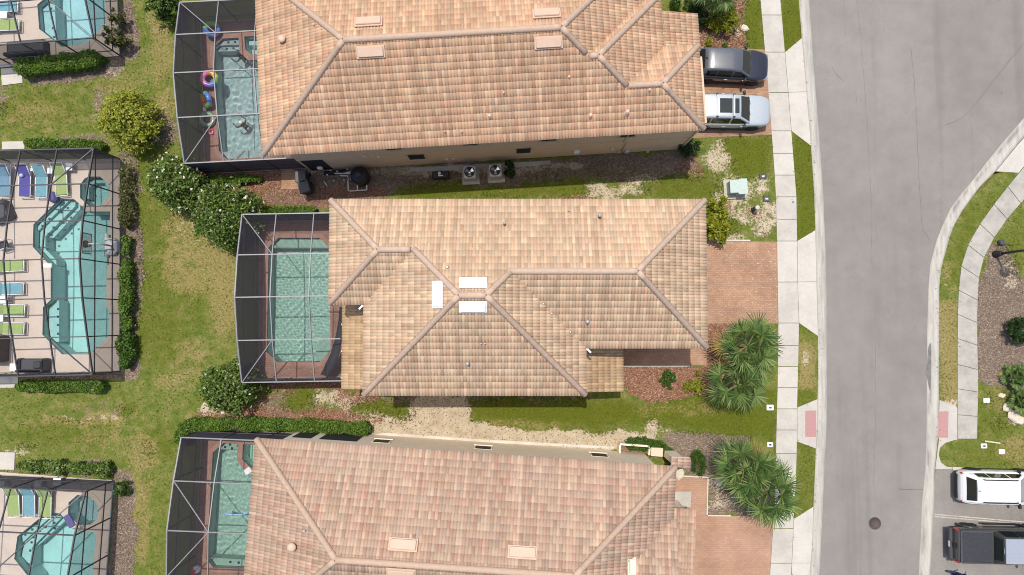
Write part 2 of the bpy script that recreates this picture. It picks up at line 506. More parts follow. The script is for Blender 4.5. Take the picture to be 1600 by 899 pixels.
class MB:
    def __init__(self):
        self.v, self.f, self.mi = [], [], []
        self.mats = []
        self.smooth = []
    def mat(self, m):
        m = M_(m)
        if m not in self.mats:
            self.mats.append(m)
        return self.mats.index(m)
    def add(self, vs, fs, m=0, sm=False):
        b = len(self.v)
        self.v += [tuple(p) for p in vs]
        for f in fs:
            self.f.append([b + i for i in f])
            self.mi.append(m)
            self.smooth.append(sm)
        return self
    def box(self, c, s, rz=0.0, m=0, ry=0.0):
        hx, hy, hz = s[0] / 2, s[1] / 2, s[2] / 2
        mt = Matrix.Translation(c) @ Matrix.Rotation(rz, 4, 'Z') @ Matrix.Rotation(ry, 4, 'Y')
        vs = [mt @ Vector((x, y, z)) for z in (-hz, hz) for x, y in ((-hx, -hy), (hx, -hy), (hx, hy), (-hx, hy))]
        return self.add(vs, [(3, 2, 1, 0), (4, 5, 6, 7), (0, 1, 5, 4), (1, 2, 6, 5), (2, 3, 7, 6), (3, 0, 4, 7)], m)
    def bevel_box(self, c, s, b, rz=0.0, m=0):
        """box with chamfered top and vertical edges"""
        hx, hy, hz = s[0] / 2, s[1] / 2, s[2] / 2
        def ring(ix, z, bb):
            x, y = hx - ix, hy - ix
            return [(-x + bb, -y, z), (x - bb, -y, z), (x, -y + bb, z), (x, y - bb, z), (x - bb, y, z), (-x + bb, y, z), (-x, y - bb, z), (-x, -y + bb, z)]
        rs = [ring(0, -hz, b), ring(0, hz - b, b), ring(b * 0.7, hz, b)]
        mt = Matrix.Translation(c) @ Matrix.Rotation(rz, 4, 'Z')
        vs = [mt @ Vector(p) for r in rs for p in r]
        fs = [tuple(range(7, -1, -1)), tuple(range(16, 24))]
        for k in range(2):
            for i in range(8):
                j = (i + 1) % 8
                fs.append((k * 8 + i, k * 8 + j, k * 8 + 8 + j, k * 8 + 8 + i))
        return self.add(vs, fs, m)
    def prism(self, poly, z0, z1, m=0, holes=()):
        loops = [list(poly)] + [list(h) for h in holes]
        tri = tessellate_polygon([[Vector((p[0], p[1], 0)) for p in lp] for lp in loops])
        flat = [p for lp in loops for p in lp]
        n = len(flat)
        vs = [(p[0], p[1], z1) for p in flat] + [(p[0], p[1], z0) for p in flat]
        fs = []
        for a, b, c in tri:
            A, B, C = flat[a], flat[b], flat[c]
            if (B[0] - A[0]) * (C[1] - A[1]) - (B[1] - A[1]) * (C[0] - A[0]) < 0:
                b, c = c, b
            fs.append((a, b, c))
            fs.append((a + n, c + n, b + n))
        off = 0
        for li, lp in enumerate(loops):
            ar = sum(lp[i][0] * lp[(i + 1) % len(lp)][1] - lp[(i + 1) % len(lp)][0] * lp[i][1] for i in range(len(lp)))
            ccw = (ar > 0) == (li == 0)
            for i in range(len(lp)):
                j = (i + 1) % len(lp)
                q = (off + i, off + i + n, off + j + n, off + j)
                fs.append(q if ccw else q[::-1])
            off += len(lp)
        return self.add(vs, fs, m)
    def sheet(self, poly, z, m=0, holes=()):
        loops = [list(poly)] + [list(h) for h in holes]
        tri = tessellate_polygon([[Vector((p[0], p[1], 0)) for p in lp] for lp in loops])
        flat = [p for lp in loops for p in lp]
        fs = []
        for a, b, c in tri:
            A, B, C = flat[a], flat[b], flat[c]
            if (B[0] - A[0]) * (C[1] - A[1]) - (B[1] - A[1]) * (C[0] - A[0]) < 0:
                b, c = c, b
            fs.append((a, b, c))
        return self.add([(p[0], p[1], z) for p in flat], fs, m)
    def bar(self, a, b, w, h=None, m=0):
        """rectangular bar between two points"""
        a, b = Vector(a), Vector(b)
        h = h or w
        d = (b - a).normalized()
        up = Vector((0, 0, 1)) if abs(d.z) < 0.9 else Vector((1, 0, 0))
        s = d.cross(up).normalized() * (w / 2)
        t = s.cross(d).normalized() * (h / 2)
        vs = [p + x for p in (a, b) for x in (-s - t, s - t, s + t, -s + t)]
        return self.add(vs, [(3, 2, 1, 0), (4, 5, 6, 7), (0, 1, 5, 4), (1, 2, 6, 5), (2, 3, 7, 6), (3, 0, 4, 7)], m)
    def tube(self, pts, rad, n=8, m=0, cap=True):
        pts = [Vector(p) for p in pts]
        rad = rad if isinstance(rad, (list, tuple)) else [rad] * len(pts)
        vs, fs = [], []
        for i, p in enumerate(pts):
            d = (pts[min(i + 1, len(pts) - 1)] - pts[max(i - 1, 0)]).normalized()
            up = Vector((0, 0, 1)) if abs(d.z) < 0.95 else Vector((1, 0, 0))
            s = d.cross(up).normalized()
            t = s.cross(d)
            for k in range(n):
                a = 2 * math.pi * k / n
                vs.append(p + (s * math.cos(a) + t * math.sin(a)) * rad[i])
        for i in range(len(pts) - 1):
            for k in range(n):
                j = (k + 1) % n
                fs.append((i * n + k, i * n + j, i * n + n + j, i * n + n + k))
        self.add(vs, fs, m, True)
        if cap:
            b = len(self.v) - len(vs)
            for q in (list(range(n))[::-1], [(len(pts) - 1) * n + k for k in range(n)]):
                self.f.append([b + i for i in q]); self.mi.append(m); self.smooth.append(False)
        return self
    def lathe(self, prof, c=(0, 0, 0), n=20, m=0, sm=True):
        vs, fs = [], []
        for r, z in prof:
            for k in range(n):
                a = 2 * math.pi * k / n
                vs.append((c[0] + r * math.cos(a), c[1] + r * math.sin(a), c[2] + z))
        for i in range(len(prof) - 1):
            for k in range(n):
                j = (k + 1) % n
                fs.append((i * n + k, i * n + j, i * n + n + j, i * n + n + k))
        fs.append(tuple(range(n))[::-1])
        fs.append(tuple((len(prof) - 1) * n + k for k in range(n)))
        return self.add(vs, fs, m, sm)
    def shift(self, o):
        self.v = [(p[0] - o[0], p[1] - o[1], p[2] - o[2]) for p in self.v]
        return self
    def build(self, name, mat=None, parent=None, org=None):
        if org is not None:
            self.shift(org)
        me = bpy.data.meshes.new(name)
        me.from_pydata(self.v, [], self.f)
        if mat is not None:
            me.materials.append(M_(mat))
        else:
            for m in self.mats:
                me.materials.append(m)
            me.polygons.foreach_set('material_index', self.mi)
        me.polygons.foreach_set('use_smooth', self.smooth)
        me.update()
        return link(name, me, parent)

def link(name, me, parent=None):
    o = bpy.data.objects.new(name, me)
    COL.objects.link(o)
    if parent is not None:
        o.parent = parent
    return o

def tag(o, label, cat, group=None, kind=None):
    o['label'] = label
    o['category'] = cat
    if group:
        o['group'] = group
    if kind:
        o['kind'] = kind
    return o

def thing(name, label, cat, loc=(0, 0, 0), rz=0.0, group=None):
    o = bpy.data.objects.new(name, None)
    COL.objects.link(o)
    o.empty_display_size = 0.3
    o.location = loc
    o.rotation_euler = (0, 0, rz)
    return tag(o, label, cat, group)

def struct(o):
    o['kind'] = 'structure'
    return o

def copy_tree(o, parent=None):
    c = o.copy()
    COL.objects.link(c)
    c.parent = parent
    for ch in list(o.children):
        copy_tree(ch, c)
    return c

def np_mesh(name, V, Fq, mat, parent=None, smooth=False):
    """fast mesh from numpy verts (n,3) and quads or triangles (m,k)"""
    me = bpy.data.meshes.new(name)
    n, k = Fq.shape
    me.vertices.add(len(V))
    me.vertices.foreach_set('co', np.ascontiguousarray(V, dtype=np.float32).ravel())
    me.loops.add(n * k)
    me.loops.foreach_set('vertex_index', np.ascontiguousarray(Fq, dtype=np.int32).ravel())
    me.polygons.add(n)
    me.polygons.foreach_set('loop_start', np.arange(0, n * k, k, dtype=np.int32))
    me.polygons.foreach_set('loop_total', np.full(n, k, dtype=np.int32))
    if smooth:
        me.polygons.foreach_set('use_smooth', np.ones(n, dtype=bool))
    me.materials.append(M_(mat))
    me.update(calc_edges=True)
    return link(name, me, parent)

def offset_poly(poly, d):
    """move a polygon's edges outward by d (inward when negative)"""
    n = len(poly)
    ar = sum(poly[i][0] * poly[(i + 1) % n][1] - poly[(i + 1) % n][0] * poly[i][1] for i in range(n))
    sg = 1 if ar > 0 else -1
    out = []
    for i in range(n):
        p0, p1, p2 = Vector(poly[i - 1]), Vector(poly[i]), Vector(poly[(i + 1) % n])
        a, b = (p1 - p0).normalized(), (p2 - p1).normalized()
        na, nb = Vector((a.y, -a.x)) * sg, Vector((b.y, -b.x)) * sg
        m = na + nb
        k = max(0.35, 1 + na.dot(nb))
        q = p1 + m * (d / k)
        out.append((q.x, q.y))
    return out
# ------------------------------------------------------------------ polylines of the street (photo pixels, lifted to the ground plane)
WALK_L = [(-60, 1183), (0, 1188), (100, 1197), (225, 1207), (300, 1212), (377, 1214), (450, 1215), (505, 1216), (600, 1215), (674, 1213), (730, 1212), (790, 1210), (850, 1206), (899, 1203), (960, 1198)]
WALK_R = [(-60, 1213), (0, 1219), (82, 1226), (205, 1236), (308, 1244), (377, 1245), (450, 1246), (505, 1248), (560, 1247), (637, 1245), (690, 1245), (752, 1243), (825, 1239), (899, 1236), (960, 1231)]
CURB_B = [(-60, 1243), (0, 1248), (60, 1253), (130, 1259), (225, 1267), (300, 1272), (360, 1274), (450, 1276), (525, 1278), (600, 1278), (675, 1276), (700, 1275), (790, 1271), (850, 1269), (899, 1265), (960, 1259)]
ASPH_L = [(-60, 1259), (0, 1265), (100, 1272), (200, 1280), (300, 1287), (400, 1291), (450, 1292), (560, 1293), (640, 1293), (674, 1292), (760, 1288), (850, 1284), (899, 1281), (960, 1275)]
ASPH_R = [(1650, 128), (1610, 174), (1566, 225), (1541, 256), (1521, 282), (1503, 303), (1487, 325), (1475, 350), (1465, 375), (1455, 412), (1452, 450), (1450, 520), (1449, 675), (1447, 736), (1442, 786), (1437, 899), (1433, 960)]
CURB_R = [(1684, 122), (1640, 170), (1590, 225), (1555, 268), (1530, 293), (1504, 328), (1490, 353), (1482, 375), (1470, 420), (1467, 450), (1467, 560), (1466, 675), (1460, 733), (1459, 791), (1453, 899), (1449, 960)]
SIDE_L = [(1680, 165), (1640, 213), (1592, 271), (1568, 300), (1545, 330), (1530, 352), (1519, 370), (1508, 392), (1501, 420), (1498, 450), (1496, 500), (1496, 637), (1496, 686)]
SIDE_R = [(1700, 205), (1650, 258), (1600, 311), (1584, 329), (1569, 347), (1557, 364), (1549, 378), (1537, 402), (1529, 432), (1527, 462), (1526, 520), (1528, 600), (1526, 686)]

def at(tab, y):
    return float(np.interp(y, [t[0] for t in tab], [t[1] for t in tab]))

def edge_pts(tab, ys):
    return [(at(tab, y), y) for y in ys]

PAVED = []
def resample(pl, n):
    P = np.array(pl, float)
    d = np.r_[0, np.cumsum(np.hypot(*np.diff(P, axis=0).T))]
    t = np.linspace(0, d[-1], n)
    return [(float(np.interp(x, d, P[:, 0])), float(np.interp(x, d, P[:, 1]))) for x in t]

# ------------------------------------------------------------------ ground sheet with painted-in soil zones
def axis(lo, hi, step, far):
    a = np.arange(lo, hi + step, step)
    l = lo - np.geomspace(step * 2, far, 26)
    r = hi + step + np.geomspace(step * 2, far, 26)
    return np.r_[l[::-1], a, r]
gx = axis(-35, 35, 0.14, 420)
gy = axis(-22, 24, 0.14, 420)
GX, GY = np.meshgrid(gx, gy)
PX, PY = to_px(np.clip(GX, -60, 60), np.clip(GY, -35, 35))

def inpoly(poly):
    x, y = PX, PY
    c = np.zeros(x.shape, bool)
    n = len(poly)
    for i in range(n):
        x1, y1 = poly[i]; x2, y2 = poly[(i + 1) % n]
        if y1 == y2:
            continue
        hit = ((y1 > y) != (y2 > y)) & (x < (x2 - x1) * (y - y1) / (y2 - y1) + x1)
        c ^= hit
    return c

def blur(a, k):
    for _ in range(k):
        b = np.pad(a, 1, mode='edge')
        a = (b[1:-1, 1:-1] * 2 + b[:-2, 1:-1] + b[2:, 1:-1] + b[1:-1, :-2] + b[1:-1, 2:]) / 6
    return a

def fbm(scale, seed, octs=4):
    r = np.random.default_rng(seed)
    out = np.zeros(GX.shape); amp = 1; tot = 0
    for o in range(octs):
        f = 2 ** o / scale
        tab = r.random((256, 256))
        u, v = GX * f + 500, GY * f + 500
        iu, iv = np.floor(u).astype(int), np.floor(v).astype(int)
        fu, fv = u - iu, v - iv
        fu, fv = fu * fu * (3 - 2 * fu), fv * fv * (3 - 2 * fv)
        g = lambda a, b: tab[a % 256, b % 256]
        out += amp * ((g(iu, iv) * (1 - fu) + g(iu + 1, iv) * fu) * (1 - fv) + (g(iu, iv + 1) * (1 - fu) + g(iu + 1, iv + 1) * fu) * fv)
        tot += amp; amp *= 0.55
    return out / tot

WX, WY = (fbm(1.6, 3) - 0.5) * 26, (fbm(1.6, 4) - 0.5) * 26     # edge wobble in photo pixels
PX0, PY0 = PX, PY
def zone(polys, soft=3, wob=1.0):
    global PX, PY
    PX, PY = PX0 + WX * wob, PY0 + WY * wob
    z = np.zeros(GX.shape)
    for p in polys:
        v = 1.0
        if isinstance(p, tuple) and isinstance(p[0], float):
            v, p = p
        if len(p) == 4 and isinstance(p[0], (int, float)):
            cx, cy, rx, ry = p
            d = ((PX - cx) / rx) ** 2 + ((PY - cy) / ry) ** 2
            z = np.maximum(z, v * np.clip(1.6 - 1.1 * d, 0, 1))
        else:
            z = np.maximum(z, v * inpoly(p))
    PX, PY = PX0, PY0
    return blur(z, soft)

def box(x0, y0, x1, y1):
    return [(x0, y0), (x1, y0), (x1, y1), (x0, y1)]

sand = zone([
    (0.8, box(470, 262, 820, 274)), (0.85, box(800, 252, 912, 268)),
    (0.65, (945, 300, 34, 14)), (0.55, (985, 295, 26, 14)), (0.62, (1122, 243, 24, 30)), (0.62, (1140, 300, 34, 30)), (0.55, (1185, 292, 22, 18)), (0.6, (1190, 345, 26, 28)), (0.55, (1150, 330, 30, 26)),
    (0.6, (1120, 375, 50, 8)), (0.8, (1003, 276, 30, 8)), (0.55, (960, 262, 30, 8)),
    (1.0, [(560, 655), (600, 650), (640, 652), (735, 655), (800, 668), (900, 670), (985, 676), (990, 705), (900, 705), (740, 694), (640, 690), (585, 682)]),
    (1.0, [(650, 612), (735, 615), (738, 660), (640, 668), (630, 640)]), (0.62, (525, 622, 45, 16)), (0.5, (575, 645, 50, 26)),
    (0.85, (1018, 660, 12, 26)), (0.6, (1045, 675, 16, 8)), (0.9, (995, 690, 30, 12)), (0.8, (330, 640, 22, 7)),
    (0.3, (290, 352, 26, 26)), (0.3, (325, 375, 30, 20)), (0.28, (245, 40, 22, 30)), (0.3, (262, 165, 16, 18)), (0.3, (222, 702, 18, 26)), (0.28, (265, 600, 30, 14)), (0.28, (212, 780, 14, 40)),
    (0.55, (135, 654, 60, 5)), (0.45, (30, 700, 30, 8)), (0.5, (180, 108, 22, 10)), (0.75, (1125, 752, 18, 14)), (0.8, (1063, 742, 12, 6)), (0.6, (1130, 785, 30, 18)),
    (0.8, (1160, 45, 14, 10)), (0.7, (1110, 55, 22, 6)), (0.75, (1580, 650, 12, 14)), (0.65, (1565, 618, 6, 8)), (0.8, (1575, 415, 10, 14)), (0.8, (1585, 440, 10, 12)), (0.6, (1545, 392, 8, 8)), (0.7, (1541, 627, 9, 9)), (0.5, (1553, 655, 8, 8)),
    (0.6, (940, 320, 40, 10)), (0.7, (1480, 628, 14, 10)), (0.4, (1475, 560, 6, 40)), (0.5, (1262, 560, 8, 20)), (0.4, (1480, 445, 8, 12)),
], 3)
mulch = zone([(0.42, [(405, 605), (545, 608), (640, 655), (600, 664), (400, 640)]), 
    [(972, 573), (1108, 573), (1110, 626), (1040, 628), (990, 618), (972, 612)], [(1100, 506), (1165, 506), (1160, 600), (1105, 625)],
    (0.55, [(405, 300), (470, 288), (560, 292), (600, 305), (600, 330), (500, 334), (400, 334)]),
    (0.8, [(300, 645), (360, 636), (470, 640), (600, 652), (560, 668), (440, 664), (300, 658)]), (0.8, (560, 620, 36, 14)),
    (0.8, box(395, 592, 540, 606)), (0.8, box(300, 265, 470, 298)), (0.75, [(1090, 0), (1165, 0), (1165, 70), (1140, 85), (1090, 82)]),
    (0.55, (1080, 262, 26, 30)), (0.6, (780, 300, 60, 8)), (0.55, (900, 316, 60, 8)), (0.6, (560, 300, 50, 14)), (0.5, (1130, 330, 20, 24)), (0.6, (1180, 330, 14, 12)), (0.5, (1195, 365, 14, 10)),
    (0.7, [(290, 680), (580, 682), (575, 695), (290, 690)]),
], 3)
litter = zone([
    (0.95, [(1045, 684), (1100, 676), (1180, 680), (1165, 700), (1130, 735), (1095, 745), (1050, 740)]), (0.85, box(1104, 745, 1200, 806)),
    (0.95, [(1550, 378), (1570, 372), (1585, 400), (1600, 440), (1640, 470), (1640, 590), (1590, 612), (1560, 604), (1530, 598), (1528, 440)]),
    (0.9, [(206, 235), (220, 240), (222, 420), (220, 590), (206, 590), (208, 420)]), (0.8, [(188, 236), (210, 236), (210, 590), (188, 590)]), (0.85, [(180, 0), (208, 0), (215, 90), (200, 100), (184, 95)]),
    (0.85, [(178, 745), (205, 735), (216, 790), (205, 899), (200, 960), (165, 960), (172, 860)]), (0.75, [(28, 110), (190, 92), (200, 112), (150, 122), (50, 132)]), (0.7, box(30, 582, 215, 600)), (0.65, [(10, 718), (170, 724), (215, 730), (180, 745), (10, 738)]),
    (0.85, [(470, 255), (620, 258), (660, 285), (600, 300), (470, 318)]), (0.74, [(620, 262), (1060, 232), (1100, 250), (1070, 278), (800, 290), (640, 298)]), (0.55, (135, 220, 60, 10)), (0.6, (255, 205, 26, 30)), (0.5, (160, 170, 14, 40)), (0.38, (160, 640, 60, 14)), (0.5, (460, 650, 60, 14)), (0.6, (600, 625, 50, 12)),
    (0.5, (1085, 690, 60, 18)), (0.5, (1160, 30, 14, 60)), (0.55, (450, 628, 60, 20)), (0.6, (500, 310, 110, 24)), (0.5, (540, 640, 40, 16)), (0.5, (5, 150, 10, 30)),
    (0.6, [(735, 612), (915, 612), (915, 632), (735, 632)]), (0.5, box(590, 610, 740, 632)),
], 3)
lush = zone([(0.6, (690, 284, 36, 10)), (0.4, (860, 272, 40, 6)), (0.45, (960, 268, 50, 7)), (0.6, (1040, 285, 30, 10)), (0.5, (215, 300, 24, 60)), (0.55, (240, 480, 40, 80)), (0.5, (60, 175, 60, 26)), (0.5, (100, 680, 80, 20)), (0.45, (300, 480, 30, 40)),
    (0.9, [(640, 284), (800, 288), (920, 290), (920, 310), (640, 310)]), (0.8, (1070, 292, 60, 22)), (1.0, [(1135, 215), (1208, 212), (1212, 270), (1150, 280)]), (0.9, (690, 297, 60, 12)),
    (1.0, [(735, 622), (930, 620), (1000, 628), (1212, 610), (1213, 690), (1180, 690), (1010, 660), (960, 668), (860, 660), (745, 658)]), (1.0, (468, 624, 24, 14)), (0.95, (600, 636, 30, 14)), (0.7, (560, 640, 20, 10)), (0.8, (620, 645, 20, 10)),
    (1.0, box(1240, 205, 1275, 380)), (1.0, box(1215, -60, 1256, 84)), (1.0, [(1165, 0), (1196, 0), (1200, 82), (1165, 82)]), (0.55, (255, 690, 30, 30)), (0.5, (70, 170, 60, 30)), (0.5, (230, 260, 24, 40)), (0.55, (250, 520, 40, 60)), (0.5, (245, 330, 24, 90)), (0.5, (200, 640, 20, 10)),
    (0.6, [(1470, 420), (1510, 330), (1592, 271), (1600, 271), (1520, 360), (1496, 440)]), (0.6, box(1245, 688, 1278, 810)), (0.4, box(1245, 506, 1278, 530)), (0.6, (1590, 380, 24, 40)), (0.6, (1550, 710, 60, 20)), (0.7, box(1246, 600, 1278, 640)), (0.5, (1550, 650, 40, 40)),
    (0.8, (1142, 360, 14, 10)), (0.7, (350, 280, 40, 12)),
], 5)
dry = zone([(0.6, (290, 352, 40, 36)), (0.6, (325, 385, 40, 40)), (0.6, (245, 45, 22, 36)), (0.6, (262, 165, 24, 30)), (0.6, (222, 702, 30, 40)), (0.6, (265, 600, 34, 18)), (0.6, (212, 790, 24, 60)),
    (0.9, box(1246, 530, 1278, 610)), (0.9, [(1466, 470), (1497, 470), (1497, 640), (1466, 620)]), (0.6, (300, 410, 60, 60)), (0.7, (350, 420, 30, 120)), (0.5, (170, 690, 60, 20)), (0.6, (90, 660, 80, 12)), (0.5, (220, 200, 30, 30)), (0.6, (250, 90, 26, 40)),
    (0.5, (300, 560, 40, 40)), (0.6, (215, 830, 20, 60)), (0.5, (1560, 620, 30, 30)), (0.6, (1590, 700, 40, 30)), (0.6, (820, 660, 80, 8)), (0.5, (60, 180, 60, 30)), (0.5, (1020, 640, 40, 14)), (0.7, (160, 655, 40, 14)), (0.6, (1478, 420, 12, 20)), (0.5, (190, 130, 50, 24)),
    (0.6, (700, 655, 40, 10)), (0.5, (1090, 640, 60, 16)),
], 6)
for z_ in (sand, mulch, litter):
    z_ *= 1 - 0.6 * lush
# heights: the street corridor and the pools are cut below the lawn
low = inpoly([(at(CURB_B, y) + 3.5, y) for y in range(-60, 961, 30)] + [(a + (b - a) * 0.75, y) for (a, y), (b, _) in zip(ASPH_R[::-1], CURB_R[::-1])] + [(1700, 60), (1700, -200), (1260, -200)])
low |= inpoly([(1452, 729), (1464, 735), (1760, 742), (1760, 1000), (1440, 1000), (1450, 780)])
GZ = np.where(low, -0.4, 0.0)
DIPS = []          # filled by the pools before the ground is built
def build_ground():
    global GZ
    for poly in DIPS:
        GZ = np.where(inpoly(poly), -2.6, GZ)
    bumpz = (fbm(2.4, 11) - 0.5) * 0.06
    far = (np.abs(GX) > 34) | (GY > 23) | (GY < -21)
    Z = np.where(GZ == 0, np.where(far, 0, np.minimum(bumpz, 0.0)), GZ)
    ny, nx = GX.shape
    V = np.stack([GX, GY, Z], -1).reshape(-1, 3)
    i = np.arange(ny * nx).reshape(ny, nx)
    Fq = np.stack([i[:-1, :-1], i[:-1, 1:], i[1:, 1:], i[1:, :-1]], -1).reshape(-1, 4)
    g = G('lawn')
    a1 = g.n('ShaderNodeAttribute'); a1.attribute_name = 'zone_a'
    a2 = g.n('ShaderNodeAttribute'); a2.attribute_name = 'zone_b'
    s1 = g.n('ShaderNodeSeparateColor'); g.l(a1.outputs['Color'], s1.inputs[0])
    s2 = g.n('ShaderNodeSeparateColor'); g.l(a2.outputs['Color'], s2.inputs[0])
    n_big = g.noise(0.28, 5, 0.6)
    n_mid = g.noise(1.7, 5, 0.65)
    n_hf = g.noise(7.5, 4, 0.65)
    n_gr = g.noise(26, 4, 0.7)
    n_st = g.noise(16, 3, 0.7, stretch=(0.5, 2.6, 1))
    n_ed = g.math('ADD', g.math('MULTIPLY', n_mid, 0.45), g.math('MULTIPLY', n_hf, 0.55))
    grass = g.ramp(n_mid, [(0.30, (0.088, 0.132, 0.020)), (0.47, (0.138, 0.170, 0.032)), (0.60, (0.205, 0.20, 0.055)), (0.74, (0.29, 0.24, 0.10))])
    grass = g.mix(g.smooth(n_big, 0.42, 0.66), grass, g.ramp(n_hf, [(0.35, (0.10, 0.146, 0.022)), (0.7, (0.225, 0.22, 0.062))]))
    lushc = g.ramp(n_hf, [(0.3, (0.080, 0.105, 0.008)), (0.6, (0.12, 0.135, 0.013)), (0.8, (0.19, 0.175, 0.032))])
    grass = g.mix(g.math('MULTIPLY', s1.outputs[2], 0.9), grass, lushc)
    dryc = g.ramp(n_hf, [(0.3, (0.22, 0.165, 0.055)), (0.7, (0.38, 0.29, 0.13))])
    df = g.smooth(g.math('ADD', s2.outputs[1], g.math('MULTIPLY', g.math('SUBTRACT', n_ed, 0.5), 1.5)), 0.30, 0.75)
    grass = g.mix(g.math('MULTIPLY', df, 0.8), grass, dryc)
    # thin spots where straw and soil show through
    thin = g.smooth(g.math('ADD', g.math('MULTIPLY', n_mid, 0.55), g.math('MULTIPLY', n_hf, 0.55)), 0.57, 0.68)
    grass = g.mix(g.math('MULTIPLY', thin, g.math('SUBTRACT', 0.42, g.math('MULTIPLY', s1.outputs[2], 0.4))), grass, (0.36, 0.28, 0.15))
    grass = g.mix(0.5, grass, g.ramp(n_gr, [(0.25, (0.55, 0.59, 0.5)), (0.5, (1.0, 1.0, 1.0)), (0.75, (1.4, 1.34, 1.25))]), 'MULTIPLY')
    grass = g.mix(0.45, grass, g.ramp(n_st, [(0.3, (0.68, 0.70, 0.66)), (0.7, (1.2, 1.2, 1.15))]), 'MULTIPLY')
    def cover(base, fac, col, lo=0.36, hi=0.60, k=2.6):
        f = g.smooth(g.math('ADD', fac, g.math('MULTIPLY', g.math('SUBTRACT', n_ed, 0.5), k)), lo, hi)
        return g.mix(f, base, col)
    v = g.n('ShaderNodeTexVoronoi'); v.inputs['Scale'].default_value = 14
    mpv = g.n('ShaderNodeMapping'); mpv.inputs['Scale'].default_value = (1, 1.7, 1); g.l(g.coord(), mpv.inputs[0]); g.l(mpv.outputs[0], v.inputs['Vector'])
    chips = g.n('ShaderNodeSeparateColor'); g.l(v.outputs['Color'], chips.inputs[0])
    litc = g.ramp(chips.outputs[0], [(0.0, (0.14, 0.10, 0.072)), (0.5, (0.225, 0.165, 0.122)), (0.85, (0.29, 0.22, 0.165)), (1.0, (0.44, 0.36, 0.27))])
    mulc = g.ramp(chips.outputs[0], [(0.0, (0.16, 0.07, 0.042)), (0.5, (0.26, 0.125, 0.075)), (0.85, (0.34, 0.19, 0.125)), (1.0, (0.50, 0.35, 0.25))])
    litc = g.mix(0.6, litc, g.ramp(n_hf, [(0.3, (0.7, 0.7, 0.7)), (0.7, (1.25, 1.22, 1.2))]), 'MULTIPLY')
    sandc = g.ramp(n_mid, [(0.3, (0.42, 0.33, 0.22)), (0.65, (0.60, 0.50, 0.36))])
    sandc = g.mix(0.6, sandc, g.ramp(n_gr, [(0.3, (0.75, 0.74, 0.72)), (0.7, (1.1, 1.1, 1.1))]), 'MULTIPLY')
    c = cover(grass, s2.outputs[0], litc)
    c = cover(c, s1.outputs[1], mulc)
    c = cover(c, s1.outputs[0], sandc, 0.36, 0.66, 2.6)
    # scattered weeds over the bare soil
    wf = g.smooth(g.math('MULTIPLY', n_hf, g.math('ADD', n_mid, 0.35)), 0.56, 0.62)
    c = g.mix(g.math('MULTIPLY', wf, 0.8), c, (0.10, 0.12, 0.025))
    h = g.math('ADD', n_gr, g.math('MULTIPLY', n_hf, 1.4))
    g.pbr(c, 0.95, 0, g.bump(h, 0.8, 0.05), 0.1)
    g.done()
    o = np_mesh('lawn_ground', V, Fq, 'lawn', None, True)
    me = o.data
    for nm, ch in (('zone_a', (sand, mulch, lush)), ('zone_b', (litter, dry, dry))):
        at_ = me.color_attributes.new(nm, 'FLOAT_COLOR', 'POINT')
        A = np.ones((ny * nx, 4), np.float32)
        for k, q in enumerate(ch):
            A[:, k] = np.clip(np.where(far, 0.0, q), 0, 1).ravel()
        at_.data.foreach_set('color', A.ravel())
    struct(o)

# ------------------------------------------------------------------ street, kerbs, pavements
def ribbon(name, left, right, mat, rows, attr=False):
    """loft between two equal-length pixel polylines; rows = [(t across, z, gutter weight)]"""
    n, k = len(left), len(rows)
    V, A = [], []
    for a, b in zip(left, right):
        wa, wb = W(*a), W(*b)
        for t, z, gw in rows:
            p = wa.lerp(wb, t)
            V.append((p.x, p.y, z)); A.append(gw)
    F = [(i * k + j, (i + 1) * k + j, (i + 1) * k + j + 1, i * k + j + 1) for i in range(n - 1) for j in range(k - 1)]
    o = np_mesh(name, np.array(V), np.array(F), mat)
    me = o.data
    if me.polygons[0].normal.z < 0:
        me.flip_normals()
    at_ = me.attributes.new('gutter', 'FLOAT', 'POINT')
    at_.data.foreach_set('value', np.array(A, np.float32))
    return struct(o)

ys = list(range(-60, 961, 20))
m = MB()
ra = resample(ASPH_R, 60)
m.sheet([W2((at(ASPH_L, y) - 2, y)) for y in ys] + [W2((x + 3, y)) for x, y in ra[::-1]] + [W2((1800, 40)), W2((1800, -60))], -0.078)
struct(m.build('street', 'asphalt'))
m = MB()
m.sheet([W2(p) for p in [(1462, 732), (1760, 740), (1760, 980), (1448, 980), (1452, 899), (1458, 791)]], -0.02)
struct(m.build('parking_lot', 'asphalt'))
rowsL = [(0, -0.12, 0), (0, 0.03, 0), (0.28, 0.02, 0), (0.5, -0.03, 0.25), (0.72, -0.068, 1), (1, -0.070, 0.1), (1, -0.15, 0)]
yj = list(range(-60, 961, 10))
ribbon('kerb', edge_pts(CURB_B, yj), edge_pts(ASPH_L, yj), 'concrete_curb', [(t, z, w * 0.45) for t, z, w in rowsL])
ribbon('kerb', resample(CURB_R, 120), resample(ASPH_R, 120), 'concrete_curb', [(t, z if z > -0.1 else z, w) for t, z, w in rowsL])

